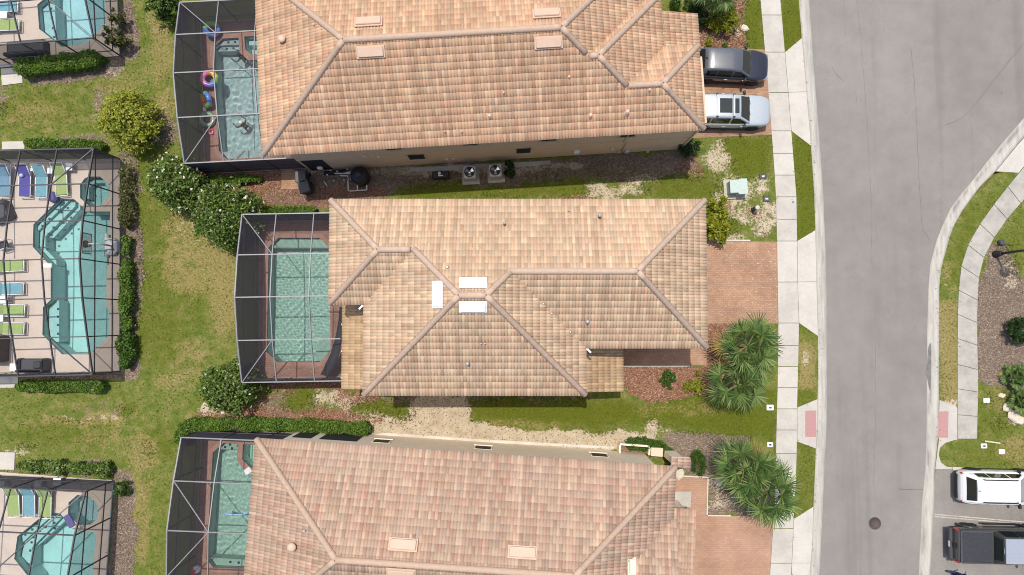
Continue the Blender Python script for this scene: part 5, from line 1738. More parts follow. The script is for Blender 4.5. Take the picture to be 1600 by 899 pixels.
for k, (y0, y1, w, n, mt, lab) in enumerate(((262, 300, .55, 260, 'leaf_olive', 'thin brownish shrubs planted beside the octagonal hot tub deck'), (305, 352, .6, 420, 'leaf_olive', 'sparse olive shrubs between the hot tub and the basketball hoop'),
        (372, 396, .45, 420, 'leaf_hedge', 'small green shrub right behind the basketball hoop'), (408, 465, .62, 620, 'leaf_hedge', 'green shrubs growing just below the basketball hoop'),
        (466, 512, .62, 560, 'leaf_hedge', 'bushy shrubs beside the narrow end of the long turquoise pool'), (524, 570, .78, 700, 'leaf_dense', 'dense dark green shrubs at the lower corner of the lounger deck'))):
    hedge(lab, [(199, y0), (199, y1)], w, .9, mt, 20 + k, n, .14, 'shrubs along the lounger deck', 'shrub_row', .15)

# bigger shrubs
shrub('shrub', 'round yellow leaved shrub alone on the lawn', 'shrub', 198, 187, 43, 2.6, 9000, .17, 'leaf_yellow', 31, lumpiness=.26)
FB = 'camellia bushes with white flowers'
shrub('flowering_bush', 'flowering bush with most white blooms, touching the corner of the uppermost patio screen', 'bush', 279, 287, 40, 2.6, 8000, .17, 'leaf_camellia', 32, FB, (1, 1.08), 38)
shrub('flowering_bush', 'flowering bush at the upper corner of the middle patio screen', 'bush', 355, 337, 46, 2.7, 9500, .17, 'leaf_camellia', 33, FB, (1, 1.0), 18)
shrub('flowering_bush', 'flowering bush at the lower corner of the middle patio screen', 'bush', 357, 606, 43, 2.6, 9000, .17, 'leaf_camellia', 34, FB, (1, .95), 8)
shrub('bush', 'glossy green bush cut by the top edge above the lawn', 'bush', 256, 8, 26, 2.2, 4500, .17, 'leaf_camellia', 35)
shrub('bush', 'small olive bush squeezed between two white flowered bushes', 'bush', 314, 283, 13, 1.3, 1200, .14, 'leaf_olive', 36)
shrub('bush', 'ragged brownish bush at the deck corner of the bright blue pool', 'bush', 184, 60, 17, 1.6, 1500, .15, 'leaf_olive', 37, lumpiness=.35)
shrub('bush', 'thin straggly bush above the ragged brownish one by the pool', 'bush', 184, 28, 13, 1.4, 600, .15, 'leaf_olive', 38, lumpiness=.4)
shrub('bush', 'tiny round bush at the corner of the foaming hot tub deck', 'bush', 190, 764, 12, .9, 1500, .09, 'leaf_dense', 39, lumpiness=.1)
shrub('bush', 'small oval clipped bush between the curved hedge and a palm', 'bush', 1091, 722, 11, .9, 2600, .08, 'leaf_dense', 40, None, (1, 1.9), lumpiness=.08)
shrub('bush', 'dark round bush at the wall corner below the silver SUV', 'bush', 1077, 228, 17, 1.4, 3000, .10, 'leaf_dark', 41, lumpiness=.1)
shrub('bush', 'small dark clipped bush against the roof edge at the top of the photo', 'bush', 1056, 4, 12, 1.0, 1800, .09, 'leaf_dense', 42, None, (.7, 1.2), lumpiness=.1)
shrub('bush', 'dark clipped bush left of the big lime shrub at the top edge', 'bush', 1084, 6, 14, 1.1, 2200, .09, 'leaf_dark', 43, lumpiness=.1)
shrub('bush', 'dark rounded bush beside the small tiled porch roof', 'bush', 1096, 26, 14, 1.1, 2600, .09, 'leaf_dark', 44, None, (.8, 1.2), lumpiness=.1)
shrub('shrub', 'big lime yellow shrub above the dark SUV', 'shrub', 1131, 28, 25, 1.3, 4200, .13, 'leaf_lime', 45, None, (1, .9), lumpiness=.22)
shrub('shrub', 'small bright yellow shrub at the back of the dark SUV', 'shrub', 1107, 66, 7, .5, 600, .09, 'leaf_lime', 46)
shrub('shrub', 'tiny green plant in the bark beside the dark SUV', 'plant', 1134, 71, 5, .35, 160, .10, 'leaf_hedge', 47)
shrub('croton_shrub', 'leafy yellow green shrub at the roof corner beside the green utility box', 'shrub', 1119, 344, 27, 1.5, 2300, .26, 'leaf_lime', 48, None, (.85, 1.15), lumpiness=.3, aspect=.38)
shrub('shrub', 'dark green plant in red bark below the shaded walkway', 'plant', 1043, 592, 13, .7, 420, .16, 'leaf_dense', 49, None, (1, 1.1), lumpiness=.35)
shrub('shrub', 'yellow green plant in red bark beside the large palm', 'plant', 1081, 604, 14, .6, 700, .15, 'leaf_lime', 50, None, (1.1, .8), lumpiness=.3)
shrub('shrub', 'tiny yellow plant above the yellow green one in red bark', 'plant', 1091, 584, 5, .4, 120, .12, 'leaf_lime', 51)
shrub('shrub', 'dark leafy plant squeezed beside the air conditioner nearer the street', 'plant', 797, 268, 12, .9, 500, .2, 'leaf_dark', 52, None, (.7, 1.2), lumpiness=.3)
shrub('bush', 'dark spiky round bush in grey bark near the right edge', 'bush', 1594, 516, 18, 1.2, 3200, .12, 'leaf_dark', 53, None, (1, 1.15), lumpiness=.12)

# ------------------------------------------------------------------ fan palms
def fan(mb_v, mb_f, origin, az, tilt, plen, blen, nb, rs):
    """one palm leaf: petiole then a pleated fan of drooping blades"""
    d = Vector((math.cos(az) * math.cos(tilt), math.sin(az) * math.cos(tilt), math.sin(tilt)))
    side = Vector((-math.sin(az), math.cos(az), 0))
    upv = side.cross(d) * -1
    if upv.z < 0: upv = -upv
    hub = origin + d * plen - Vector((0, 0, plen * plen * .10))
    def strip(pts, w):
        b = len(mb_v)
        for i, (p, wv, ww) in enumerate(zip(pts, w[0], w[1])):
            mb_v.extend([p - wv * ww, p + wv * ww])
        for i in range(len(pts) - 1):
            mb_f.append((b + 2 * i, b + 2 * i + 1, b + 2 * i + 3, b + 2 * i + 2))
    strip([origin, origin.lerp(hub, .5) + Vector((0, 0, .05 * plen)), hub], ([side] * 3, [.03, .022, .018]))
    for k in range(nb):
        a = (k / (nb - 1) - .5) * R(250) + rs.uniform(-.05, .05)
        bd = (d * math.cos(a) + side * math.sin(a) + upv * (.10 - .22 * abs(a) / 2.2)).normalized()
        L = blen * (.72 + .28 * math.cos(a * .6)) * rs.uniform(.85, 1.1)
        sv = bd.cross(upv).normalized()
        droop = rs.uniform(.22, .42)
        pts = [hub, hub + bd * L * .4, hub + bd * L * .75 - Vector((0, 0, droop * L * .18)), hub + bd * L - Vector((0, 0, droop * L * .55))]
        strip(pts, ([sv] * 4, [.010, .036, .026, .003]))

def palm(label, px, py, h, nl, reach, seed, group='fan palms by the street', dry=3, trunk_lean=(0, 0)):
    top = W(px, py, h)
    base = Vector((top.x - trunk_lean[0], top.y - trunk_lean[1], 0))
    t = thing('fan_palm', label, 'palm tree', base, 0, group)
    rs = random.Random(seed)
    o = top - base
    mb = MB()
    pr = [Vector((o.x * k, o.y * k, o.z * k)) for k in (0, .15, .5, .85, 1)]
    if h > .8:
        mb.tube(pr, [.22, .17, .15, .17, .12], 12)
        mb.build('trunk', 'bark', t)
    v, f, v2, f2 = [], [], [], []
    for i in range(nl):
        az = i * 2.39996 + rs.uniform(-.2, .2)
        k = (i + .5) / nl
        tilt = R(70) * (1 - k) - R(30) * k + rs.uniform(-.15, .15)
        old = i >= nl - dry
        fan(v2 if old else v, f2 if old else f, o, az, tilt, reach * rs.uniform(.32, .60), reach * rs.uniform(.40, .50), 24, rs)
    np_mesh('fronds', np.array([tuple(p) for p in v]), np.array(f), 'leaf_palm', t)
    if f2:
        np_mesh('dry_fronds', np.array([tuple(p) for p in v2]), np.array(f2), 'leaf_palm_dry', t)
    return t
palm('tall fan palm right below the peach paver driveway', 1168, 541, 3.0, 18, 2.1, 1, dry=1)
palm('fan palm with low drooping fronds over the red bark bed', 1152, 602, 2.3, 15, 2.05, 2, dry=2)
palm('fan palm beside the small oval bush, its fronds over grey bark', 1163, 733, 2.8, 17, 2.15, 3, dry=1)
palm('fan palm reaching over the pavement above the salmon driveway', 1200, 768, 3.0, 18, 2.2, 4, dry=1)
palm('fan palm above the big lime shrub, cut by the top edge', 1126, -22, 2.4, 16, 1.6, 5, dry=0)
palm('low spiky fan palm in grey bark below the dark spiky bush', 1588, 588, .4, 18, .95, 6, 'low palms near the right edge', 1)
palm('low spiky fan palm above the pale stones at the right edge', 1595, 626, .4, 16, .9, 7, 'low palms near the right edge', 1)

# ------------------------------------------------------------------ vehicles
def loft(stations, prof):
    """stations (x, halfwidth, ztop, zbot); prof(hw, zt, zb) -> half ring of (y, z) from sill to centre top"""
    V, F = [], []
    rings = []
    for x, hw, zt, zb in stations:
        half = prof(hw, zt, zb)
        ring = [(x, y, z) for y, z in half] + [(x, -y, z) for y, z in half[::-1][1:]]
        rings.append(ring)
    n = len(rings[0])
    for r in rings:
        V += r
    for i in range(len(rings) - 1):
        for k in range(n - 1):
            F.append((i * n + k, i * n + k + 1, (i + 1) * n + k + 1, (i + 1) * n + k))
        F.append((i * n + n - 1, i * n, (i + 1) * n, (i + 1) * n + n - 1))
    F.append(tuple(range(n))[::-1]); F.append(tuple((len(rings) - 1) * n + k for k in range(n)))
    return V, F

def subsurf(o, lv=2):
    md = o.modifiers.new('smooth', 'SUBSURF')
    md.levels = md.render_levels = lv

def wheel(t, x, y, r=.36, w=.24, rim='chrome'):
    s = 1 if y > 0 else -1
    mb = MB()
    prof = [(r * .62, -w / 2), (r * .9, -w / 2), (r, -w * .32), (r, w * .32), (r * .9, w / 2), (r * .62, w / 2)]
    mb.lathe(prof, (0, 0, 0), 24)
    rot = Matrix.Rotation(R(90), 4, 'X')
    mb.v = [tuple(rot @ Vector(v) + Vector((x, y, r))) for v in mb.v]
    wo_ = mb.build('wheel', 'rubber', t)
    mb = MB()
    mb.lathe([(r * .60, -w * .44), (r * .62, w * .44), (r * .55, w * .40), (r * .2, w * .34), (r * .1, w * .38)], (0, 0, 0), 24)
    for k in range(5):
        a = k * 2 * math.pi / 5
        mb.bar((0, 0, w * .41), (math.cos(a) * r * .58, math.sin(a) * r * .58, w * .43), .06, .03)
    rot = Matrix.Rotation(R(90) * -s, 4, 'X')
    mb.v = [tuple(rot @ Vector(v) + Vector((x, y, r))) for v in mb.v]
    mb.build('rim', rim, wo_)

def suv(label, px, py, rz, paint, roofpaint, L=4.75, Wd=1.88, hh=1.68, sunroof=False, rails=None, crossbars=False, rear_dark=False):
    g = W(px, py, 0)
    t = thing('parked_car', label, 'car', (g.x, g.y, 0.02), rz)
    a, b, h2 = L / 2, L / 2, Wd / 2
    ws0, ws1 = L * .235, L * .085          # windscreen base and top
    st = [(-b, h2 * .74, .78, .42), (-b + .05, h2 * .84, .92, .32), (-b + .22, h2 * .95, 1.0, .26), (-b + .6, h2 * 1.0, 1.04, .24), (-L * .1, h2, 1.05, .22), (L * .1, h2, 1.04, .22), (ws0, h2 * .99, 1.02, .22),
          (L * .36, h2 * .97, .97, .24), (a - .32, h2 * .9, .90, .26), (a - .12, h2 * .80, .82, .3), (a - .03, h2 * .66, .72, .36), (a, h2 * .55, .62, .42)]
    def prof(hw, zt, zb):
        zm = zb + (zt - zb) * .55
        return [(hw * .72, zb), (hw * .95, zb + .05), (hw * .985, zb + .14), (hw, zm), (hw * .985, zt - .10), (hw * .93, zt - .02), (hw * .82, zt + .015), (hw * .45, zt + .04), (0, zt + .05)]
    V, F = loft(st, prof)
    mb = MB(); mb.add(V, F, 0, True); o = mb.build('body', paint, t); subsurf(o)
    bw, tw = h2 * .90, h2 * .70
    cab = [(-b + .06, .93, bw * .92, tw * .9), (-b + .42, hh - .10, bw * .98, tw * .97), (-b + 1.0, hh - .02, bw, tw), (-L * .05, hh, bw, tw), (ws1, hh - .04, bw, tw * .98), (ws0, 1.05, bw * .97, tw * .95)]
    xs = [c[0] for c in cab]
    def C(x):
        return tuple(float(np.interp(x, xs, [c[k] for c in cab])) for k in (1, 2, 3))
    def section(x, hw, zt, zb):
        zr, wb, wt = C(x)
        f = max(0.0, (zr - 1.0) / (hh - 1.0))
        wt2 = wb + (wt - wb) * f
        return [(wb, .95), (wb * .995, 1.0), (wt2 + (wb - wt2) * .08, zr - .05 * f - .01), (wt2 * .97, zr - .015), (wt2 * .86, zr + .005), (wt2 * .4, zr + .022), (0, zr + .026)]
    V, F = [], []
    rings = []
    for x in xs:
        half = section(x, 0, 0, 0)
        rings.append([(x, y, z) for y, z in half] + [(x, -y, z) for y, z in half[::-1][1:]])
    n = len(rings[0])
    for r_ in rings: V += r_
    for i in range(len(rings) - 1):
        for k in range(n - 1):
            F.append((i * n + k, i * n + k + 1, (i + 1) * n + k + 1, (i + 1) * n + k))
    mb = MB(); mb.add(V, F, 0, True); mb.build('roof', roofpaint, t)
    def surf(x, y):
        """height of the cabin shell above (x, y)"""
        half = section(x, 0, 0, 0)
        ys_ = [p[0] for p in half][::-1]; zs_ = [p[1] for p in half][::-1]
        return float(np.interp(abs(y), ys_, zs_))
    def glass(name, x0, x1, f, nx=8, ny=9, off=.014):
        mb = MB(); vs = []; fs = []
        for i in range(nx + 1):
            x = x0 + (x1 - x0) * i / nx
            zr, wb, wt = C(x)
            ff = max(0.0, (zr - 1.0) / (hh - 1.0)); wt2 = wb + (wt - wb) * ff
            for j in range(ny + 1):
                y = (j / ny * 2 - 1) * wt2 * f
                bow = 0
                vs.append((x + bow, y, surf(x, y) + off))
        for i in range(nx):
            for j in range(ny):
                k = i * (ny + 1) + j
                fs.append((k, k + 1, k + ny + 2, k + ny + 1) if x1 < x0 else (k, k + ny + 1, k + ny + 2, k + 1))
        mb.add(vs, fs, 0, True)
        return mb.build(name, 'car_glass', t)
    glass('windscreen', ws0 - .03, ws1 + .03, .88)
    glass('rear_window', -b + .44, -b + .16, .86)
    for s in (1, -1):                       # side windows
        for (x0, x1) in ((-b + .62, -b + 1.22), (-b + 1.28, -L * .02), (L * .0, L * .185)):
            mb = MB(); vs = []; fs = []
            for i in range(7):
                x = x0 + (x1 - x0) * i / 6
                zr, wb, wt = C(x)
                ff = max(0.0, (zr - 1.0) / (hh - 1.0)); wt2 = wb + (wt - wb) * ff
                zt_ = max(zr - .12, 1.08)
                for z in (1.07, zt_):
                    k = (z - 1.0) / max(.05, (zr - .05 - 1.0))
                    vs.append((x, s * (wb * .995 + (wt2 + (wb - wt2) * .08 - wb * .995) * min(1, k) + .016), z))
            for i in range(6):
                q4 = (2 * i, 2 * i + 2, 2 * i + 3, 2 * i + 1)
                fs.append(q4 if s < 0 else q4[::-1])
            mb.add(vs, fs, 0, True); mb.build('side_window', 'car_glass', t)
        mb = MB(); mb.bevel_box((L * .17, s * (h2 + .045), 1.06), (.15, .22, .15), .04); mb.bar((L * .18, s * h2 * .86, 1.02), (L * .17, s * (h2 + .02), 1.03), .07, .05); mb.build('wing_mirror', 'black_plastic', t)
        for x in (-.35, .72):
            mb = MB(); mb.bar((x - .1, s * (h2 + .012), .9), (x + .1, s * (h2 + .012), .9), .03, .03); mb.build('door_handle', 'chrome', t)
        mb = MB(); mb.bevel_box((a - .22, s * h2 * .70, .76), (.30, .28, .12), .04, -s * .55); mb.build('headlight', 'lamp_clear', t)
        mb = MB(); mb.bevel_box((-b + .10, s * h2 * .80, .84), (.10, .16, .16), .03, s * .4); mb.build('tail_light', 'lamp_red', t)
        mb = MB(); mb.bevel_box((0, s * h2 * .965, .30), (L * .5, .10, .12), .02); mb.build('sill_trim', 'black_plastic', t)
        for x in (L * .295, -L * .295):
            mb = MB(); mb.tube([(x + .41 * math.cos(a_ * math.pi / 12), s * (h2 - .015), .38 + .41 * math.sin(a_ * math.pi / 12)) for a_ in range(-2, 15)], .035, 6)
            mb.build('wheel_arch', 'black_plastic', t)
            wheel(t, x, s * (h2 - .10))
        if rails:
            z0 = hh + .03
            mb = MB(); mb.tube([(-b + .75, s * tw * .93, z0 - .05), (-b + .85, s * tw * .93, z0 + .03), (L * .03, s * tw * .93, z0 + .03), (L * .055, s * tw * .92, z0 - .05)], .034, 8); mb.build('roof_rail', rails, t)
    if crossbars:
        for x in (-.95, .02):
            mb = MB(); mb.bar((x, -tw * .98, hh + .075), (x, tw * .98, hh + .075), .06, .03)
            bb = mb.build('roof_bar', 'silver_roof', t)
            mb = MB()
            for s in (1, -1): mb.bevel_box((x, s * tw * .97, hh + .05), (.12, .08, .09), .02)
            mb.build('bar_foot', 'black_plastic', bb)
    if sunroof:
        for x0, x1 in ((-.80, -.08), (.04, .32)):
            mb = MB(); mb.bevel_box(((x0 + x1) / 2, 0, hh + .022), (x1 - x0, 1.0 * tw * 1.25, .03), .012); mb.build('sunroof', 'car_glass', t)
    mb = MB(); mb.bevel_box((a - .05, 0, .50), (.12, h2 * 1.0, .22), .03); mb.build('grille', 'black_plastic', t)
    mb = MB(); mb.bevel_box((-b + .02, 0, .5), (.14, h2 * 1.45, .2), .04); mb.build('rear_bumper', 'black_plastic' if rear_dark else paint, t)
    mb = MB(); mb.bevel_box((-b + .52, 0, hh + .02), (.12, .045, .06), .012); mb.build('roof_antenna', 'black_plastic', t)
    mb = MB()
    for s in (-.35, .3): mb.bar((ws0 + .02, s, 1.085), (ws0 - .10, s + .5, 1.135), .02, .015)
    mb.build('wiper', 'black_plastic', t)
    return t

suv('dark navy SUV with grey roof parked on the upper paver driveway', 1136, 109.5, R(-3), 'paint_navy', 'paint_greyroof', 4.42, 1.86, 1.68)
suv('silver SUV with black sunroof and roof bars parked beside the navy SUV', 1132, 179.5, R(-1), 'paint_silver', 'paint_silver', 4.9, 1.92, 1.72, True, None, True)
suv('white SUV with black roof rails parked in the street bay above the pickup', 1550, 757, R(-1.2), 'paint_white', 'paint_white', 4.85, 1.92, 1.72, False, 'black_plastic', False, True)

def pickup(label, px, py, rz):
    g = W(px, py, 0)
    t = thing('pickup_truck', label, 'pickup truck', (g.x, g.y, 0.0), rz)
    L, h2 = 5.85, 1.0
    b = L / 2
    paint = 'paint_graphite'
    st = [(-b + .12, h2 * .86, 1.10, .55), (-b + .2, h2 * .93, 1.2, .5), (-b + .5, h2 * .98, 1.24, .45), (-.9, h2, 1.24, .42), (.5, h2, 1.20, .4), (1.25, h2 * .99, 1.18, .4), (1.9, h2 * .97, 1.16, .42), (b - .4, h2 * .9, 1.08, .45), (b - .12, h2 * .78, .98, .5), (b, h2 * .6, .8, .55)]
    def prof(hw, zt, zb):
        return [(hw * .75, zb), (hw * .96, zb + .05), (hw, zb + .2), (hw, zb + (zt - zb) * .6), (hw * .985, zt - .08), (hw * .94, zt - .01), (hw * .85, zt), (hw * .45, zt + .02), (0, zt + .025)]
    V, F = loft(st, prof)
    mb = MB(); mb.add(V, F, 0, True); o = mb.build('body', paint, t); subsurf(o)
    mb = MB(); mb.bevel_box((-b + 1.16, 0, 1.275), (1.68, h2 * 1.66, .06), .03); tc = mb.build('bed_cover', 'vinyl_black', t)
    mb = MB()
    for s in (1, -1): mb.bar((-b + .3, s * h2 * .87, 1.27), (-b + 2.02, s * h2 * .87, 1.27), .08, .07)
    mb.bar((-b + .27, -h2 * .88, 1.27), (-b + .27, h2 * .88, 1.27), .1, .06)
    mb.build('bed_rail', 'dark_grey', t)
    # cab
    xs = [(-b + 2.10, 1.2), (-b + 2.28, 1.86), (-b + 2.7, 1.91), (1.0, 1.90), (1.7, 1.2)]
    V, F = [], []
    for x, z in xs:
        f = (z - 1.15) / .76
        wt = h2 * .92 + (h2 * .74 - h2 * .92) * min(1, f)
        V += [(x, h2 * .92, 1.1), (x, wt, z - .06), (x, wt * .93, z), (x, 0, z + .02), (x, -wt * .93, z), (x, -wt, z - .06), (x, -h2 * .92, 1.1)]
    for i in range(len(xs) - 1):
        for k in range(6):
            F.append((i * 7 + k, i * 7 + k + 1, i * 7 + 8 + k, i * 7 + 7 + k))
    F.append((0, 1, 2, 3, 4, 5, 6)); F.append(tuple(28 + k for k in range(7))[::-1])
    mb = MB(); mb.add(V, F, 0, False); mb.build('cab', paint, t)
    mb = MB(); mb.bevel_box((-b + 3.14, 0, 1.925), (1.66, h2 * 1.38, .05), .03)
    ro = mb.build('roof', 'silver_roof', t)
    mb = MB()
    for k in range(6): mb.bar((-b + 2.42, -.5 + k * .2, 1.955), (-b + 3.86, -.5 + k * .2, 1.955), .05, .014)
    mb.build('roof_ridge', 'silver_roof', ro)
    def quad(name, pts, mat='car_glass'):
        mb = MB(); mb.add(pts, [(0, 1, 2, 3)]); mb.add(pts, [(3, 2, 1, 0)]) if False else None
        return mb.build(name, mat, t)
    quad('rear_window', [(-b + 2.115, -.66, 1.28), (-b + 2.115, .66, 1.28), (-b + 2.255, .58, 1.80), (-b + 2.255, -.58, 1.80)][::-1])
    quad('windscreen', [(1.69, -.8, 1.24), (1.69, .8, 1.24), (1.05, .66, 1.88), (1.05, -.66, 1.88)])
    for s in (1, -1):
        for x0, x1, xt0, xt1 in ((-b + 2.38, -b + 3.2, -b + 2.46, -b + 3.2), (-b + 3.28, 1.45, -b + 3.28, .97)):
            p = [(x0, s * (h2 * .92 - .005), 1.24), (x1, s * (h2 * .92 - .005), 1.24), (xt1, s * (h2 * .755 + .015), 1.78), (xt0, s * (h2 * .755 + .015), 1.78)]
            quad('side_window', p if s < 0 else p[::-1])
        mb = MB(); mb.bevel_box((1.25, s * (h2 + .12), 1.28), (.14, .28, .24), .05); mb.build('wing_mirror', 'black_plastic', t)
        mb = MB(); mb.bevel_box((-b + .17, s * h2 * .89, 1.0), (.12, .12, .40), .04); mb.build('tail_light', 'lamp_red', t)
        mb = MB(); mb.bevel_box((b - .2, s * h2 * .72, .95), (.3, .4, .2), .05); mb.build('headlight', 'lamp_clear', t)
        mb = MB(); mb.tube([(-.85, s * (h2 + .08), .42), (1.3, s * (h2 + .08), .42)], .055, 8); mb.build('side_step', 'black_plastic', t)
        for x in (-b + 1.2, b - 1.0):
            mb = MB(); mb.tube([(x + .48 * math.cos(a_ * math.pi / 12), s * h2, .42 + .48 * math.sin(a_ * math.pi / 12)) for a_ in range(-2, 15)], .06, 6)
            mb.build('fender_flare', paint, t)
            wheel(t, x, s * (h2 - .10), .41, .27)
    mb = MB(); mb.bevel_box((-b + .06, 0, .62), (.2, h2 * 1.75, .2), .05); bp = mb.build('rear_bumper', 'dark_grey', t)
    mb = MB(); mb.box((-b - .045, 0, .66), (.01, .32, .16)); mb.build('license_plate', 'cloth_white', bp)
    mb = MB(); mb.bevel_box((-b + .085, 0, 1.05), (.035, .3, .1), .01); mb.build('tailgate_handle', 'black_plastic', t)
    mb = MB(); mb.bevel_box((-b + 2.25, 0, 1.9), (.04, .32, .05), .01); mb.build('brake_light', 'lamp_clear', t)
    mb = MB(); mb.bevel_box((-b + 3.8, -.5, 1.98), (.13, .07, .05), .015); mb.build('roof_antenna', 'black_plastic', ro)
    return t
pickup('graphite pickup truck with black bed cover and pale ridged cab roof', 1551, 845, R(-1.0))

# ------------------------------------------------------------------ pool furniture
def lounger(label, px, py, rz, sling, group='sun loungers on the left pool decks', back=True):
    """x towards the feet, head at -x"""
    g = W(px, py, .3)
    t = thing('sun_lounger', label, 'sun lounger', (g.x, g.y, 0.03), rz, group)
    L1, L2, w = 1.25, .72, .62
    bt = R(35)
    hx, hz = -L2 * math.cos(bt), .33 + L2 * math.sin(bt)
    mb = MB()
    mb.add([(0, -w / 2, .33), (L1 - .08, -w / 2, .31), (L1 - .08, w / 2, .31), (0, w / 2, .33), (0, -w / 2, .315), (L1 - .08, -w / 2, .295), (L1 - .08, w / 2, .295), (0, w / 2, .315)], [(0, 1, 2, 3), (7, 6, 5, 4), (0, 4, 5, 1), (2, 6, 7, 3), (1, 5, 6, 2), (3, 7, 4, 0)])
    mb.build('seat', sling, t)
    mb = MB()
    mb.add([(0, -w / 2, .335), (hx, -w / 2, hz), (hx, w / 2, hz), (0, w / 2, .335), (0, -w / 2, .32), (hx, -w / 2, hz - .015), (hx, w / 2, hz - .015), (0, w / 2, .32)], [(3, 2, 1, 0), (4, 5, 6, 7), (0, 1, 5, 4), (2, 3, 7, 6), (1, 2, 6, 5)])
    mb.build('backrest', sling, t)
    mb = MB()
    for s in (1, -1):
        y = s * (w / 2 + .035)
        mb.tube([(-.75, y, .30), (0, y, .33), (L1, y, .31)], .028, 8)
        mb.tube([(0, y, .335), (hx - .05, y, hz + .03)], .026, 8)
    mb.tube([(L1, -w / 2 - .035, .31), (L1, w / 2 + .035, .31)], .03, 8)
    mb.tube([(hx - .05, -w / 2 - .035, hz + .03), (hx - .05, w / 2 + .035, hz + .03)], .026, 8)
    mb.build('frame', 'white_metal', t)
    for x in (-.6, L1 - .12):
        for s in (1, -1):
            mb = MB(); mb.tube([(x, s * (w / 2 + .035), .30), (x + .04, s * (w / 2 + .06), 0)], .024, 8); mb.build('leg', 'white_metal', t)
    return t
dn = R(-90)
lounger('blue sling lounger at the far left of the row of four by the hot tub', 8, 276, dn, 'sling_blue')
lounger('lounger covered with a navy towel and pale ball', 40, 276, dn, 'towel_navy')
lounger('cyan sling lounger between the navy towel and the green one by the hot tub', 66, 277, dn, 'sling_cyan')
lounger('green sling lounger nearest the octagonal turquoise hot tub', 96, 274, R(-86), 'sling_green')
lounger('green sling lounger beside the pool skimmer lid, first of the column at the left edge', 5, 416, R(3), 'sling_green')
lounger('cyan sling lounger, second of the column at the left edge', 4, 452, R(2), 'sling_cyan')
lounger('green sling lounger between two small white tables at the left edge', 6, 485, R(-1), 'sling_green')
lounger('green sling lounger just above the dark covered sofa', 5, 513, R(-1), 'sling_green')
lounger('green sling lounger on the bright blue pool deck', -2, 40, R(2), 'sling_green')
lounger('cyan sling lounger on the bright blue pool deck', -4, 11, R(3), 'sling_cyan')
lounger('green sling lounger left of the cyan one by the foaming hot tub', 21, 774, R(-86), 'sling_green')
lounger('cyan sling lounger by the foaming hot tub', 46, 774, R(-88), 'sling_cyan')
lounger('green sling lounger nearest the foaming hot tub', 72, 776, R(-90), 'sling_green')

def side_table(label, px, py, s=.45, group='small white patio tables'):
    g = W(px, py, .4)
    t = thing('side_table', label, 'table', (g.x, g.y, .03), 0, group)
    mb = MB(); mb.bevel_box((0, 0, .42), (s, s, .04), .02); mb.build('table_top', 'white_metal', t)
    for x in (-1, 1):
        for y in (-1, 1):
            mb = MB(); mb.bar((x * s * .4, y * s * .4, 0), (x * s * .4, y * s * .4, .4), .04); mb.build('leg', 'white_metal', t)
    return t
for a in (('white side table between the navy towel lounger and the cyan one', 53, 262), ('white side table between the cyan lounger and the green one by the turquoise hot tub', 80, 266), ('white side table at the head of the green lounger nearest the turquoise hot tub', 108, 261),
          ('white side table between the cyan lounger and a green one in the left column', 7, 468), ('white side table between two green loungers in the left column', 0, 497), ('white side table next to the covered sofa', 22, 574), ('white side table between the two loungers on the bright blue pool deck', 6, 24),
          ('white side table between the cyan and green loungers by the foaming hot tub', 60, 757), ('white side table at the far left by the foaming hot tub', 2, 758), ('white side table at the head of the green lounger nearest the foaming hot tub', 90, 753)):
    side_table(*a)
def at_px(name, label, cat, px, py, z=0.03, rz=0.0, group=None):
    g = W(px, py, z)
    return thing(name, label, cat, (g.x, g.y, z), rz, group)
def one(mb, name, label, cat, mat, px, py, z=0.03, rz=0.0, group=None, hgt=0.0):
    g = W(px, py, z + hgt)
    o = mb.build(name, mat)
    o.location = (g.x, g.y, z); o.rotation_euler = (0, 0, rz)
    return tag(o, label, cat, group)
mb = MB(); mb.lathe([(.02, -.12), (.09, -.09), (.125, 0), (.09, .09), (.02, .12)], (0, 0, .12), 16)
o = one(mb, 'ball', 'pale ball lying on the navy towel', 'ball', 'ball_pale', 36, 275, .33)
mb = MB(); mb.bevel_box((0, 0, .22), (.48, .62, .44), .12)
one(mb, 'storage_stool', 'dark violet stool beside the pool corner steps', 'stool', 'violet_mat', 82, 308, .03, .3, None, .3)
mb = MB(); mb.bevel_box((0, 0, .04), (.40, .78, .08), .03)
one(mb, 'mat', 'dark violet mat on the rim of the foaming hot tub', 'mat', 'violet_mat', 109, 814, .05, R(32))
mb = MB(); mb.bevel_box((0, 0, .03), (.56, .3, .06), .06)
one(mb, 'skimmer_lid', 'white skimmer lid on the deck beside the long turquoise pool', 'lid', 'white_metal', 74, 415.5, .035, 0)
# covered sofa, bbq grill
t = at_px('patio_sofa', 'dark covered sofa by the wall at the lower end of the lounger deck', 'sofa', 59, 568, .03)
mb = MB(); mb.bevel_box((-.0, -.08, .26), (1.6, .75, .46), .12); mb.build('seat', 'dark_grey', t)
mb = MB(); mb.bevel_box((-.0, -.40, .52), (1.6, .2, .6), .09); mb.build('backrest', 'dark_grey', t)
for s in (1, -1):
    mb = MB(); mb.bevel_box((s * .72, -.06, .40), (.18, .78, .5), .07); mb.build('armrest', 'charcoal_plastic', t)
mb = MB(); mb.bevel_box((.35, -.05, .55), (.5, .45, .16), .07); mb.build('cushion', 'charcoal_plastic', t)
t = at_px('patio_cabinet', 'dark brown cabinet at the left edge above the sofa', 'cabinet', 3, 545, .03)
mb = MB(); mb.bevel_box((0, 0, .5), (.9, 1.5, 1.0), .06); mb.build('cabinet_body', 'iron', t)
mb = MB(); mb.bevel_box((0, 0, 1.03), (.96, 1.56, .05), .02); mb.build('cabinet_top', 'iron', t)
t = at_px('patio_chair', 'white chair with a dark cushion beside the long turquoise pool', 'chair', 14, 384, .03, .3)
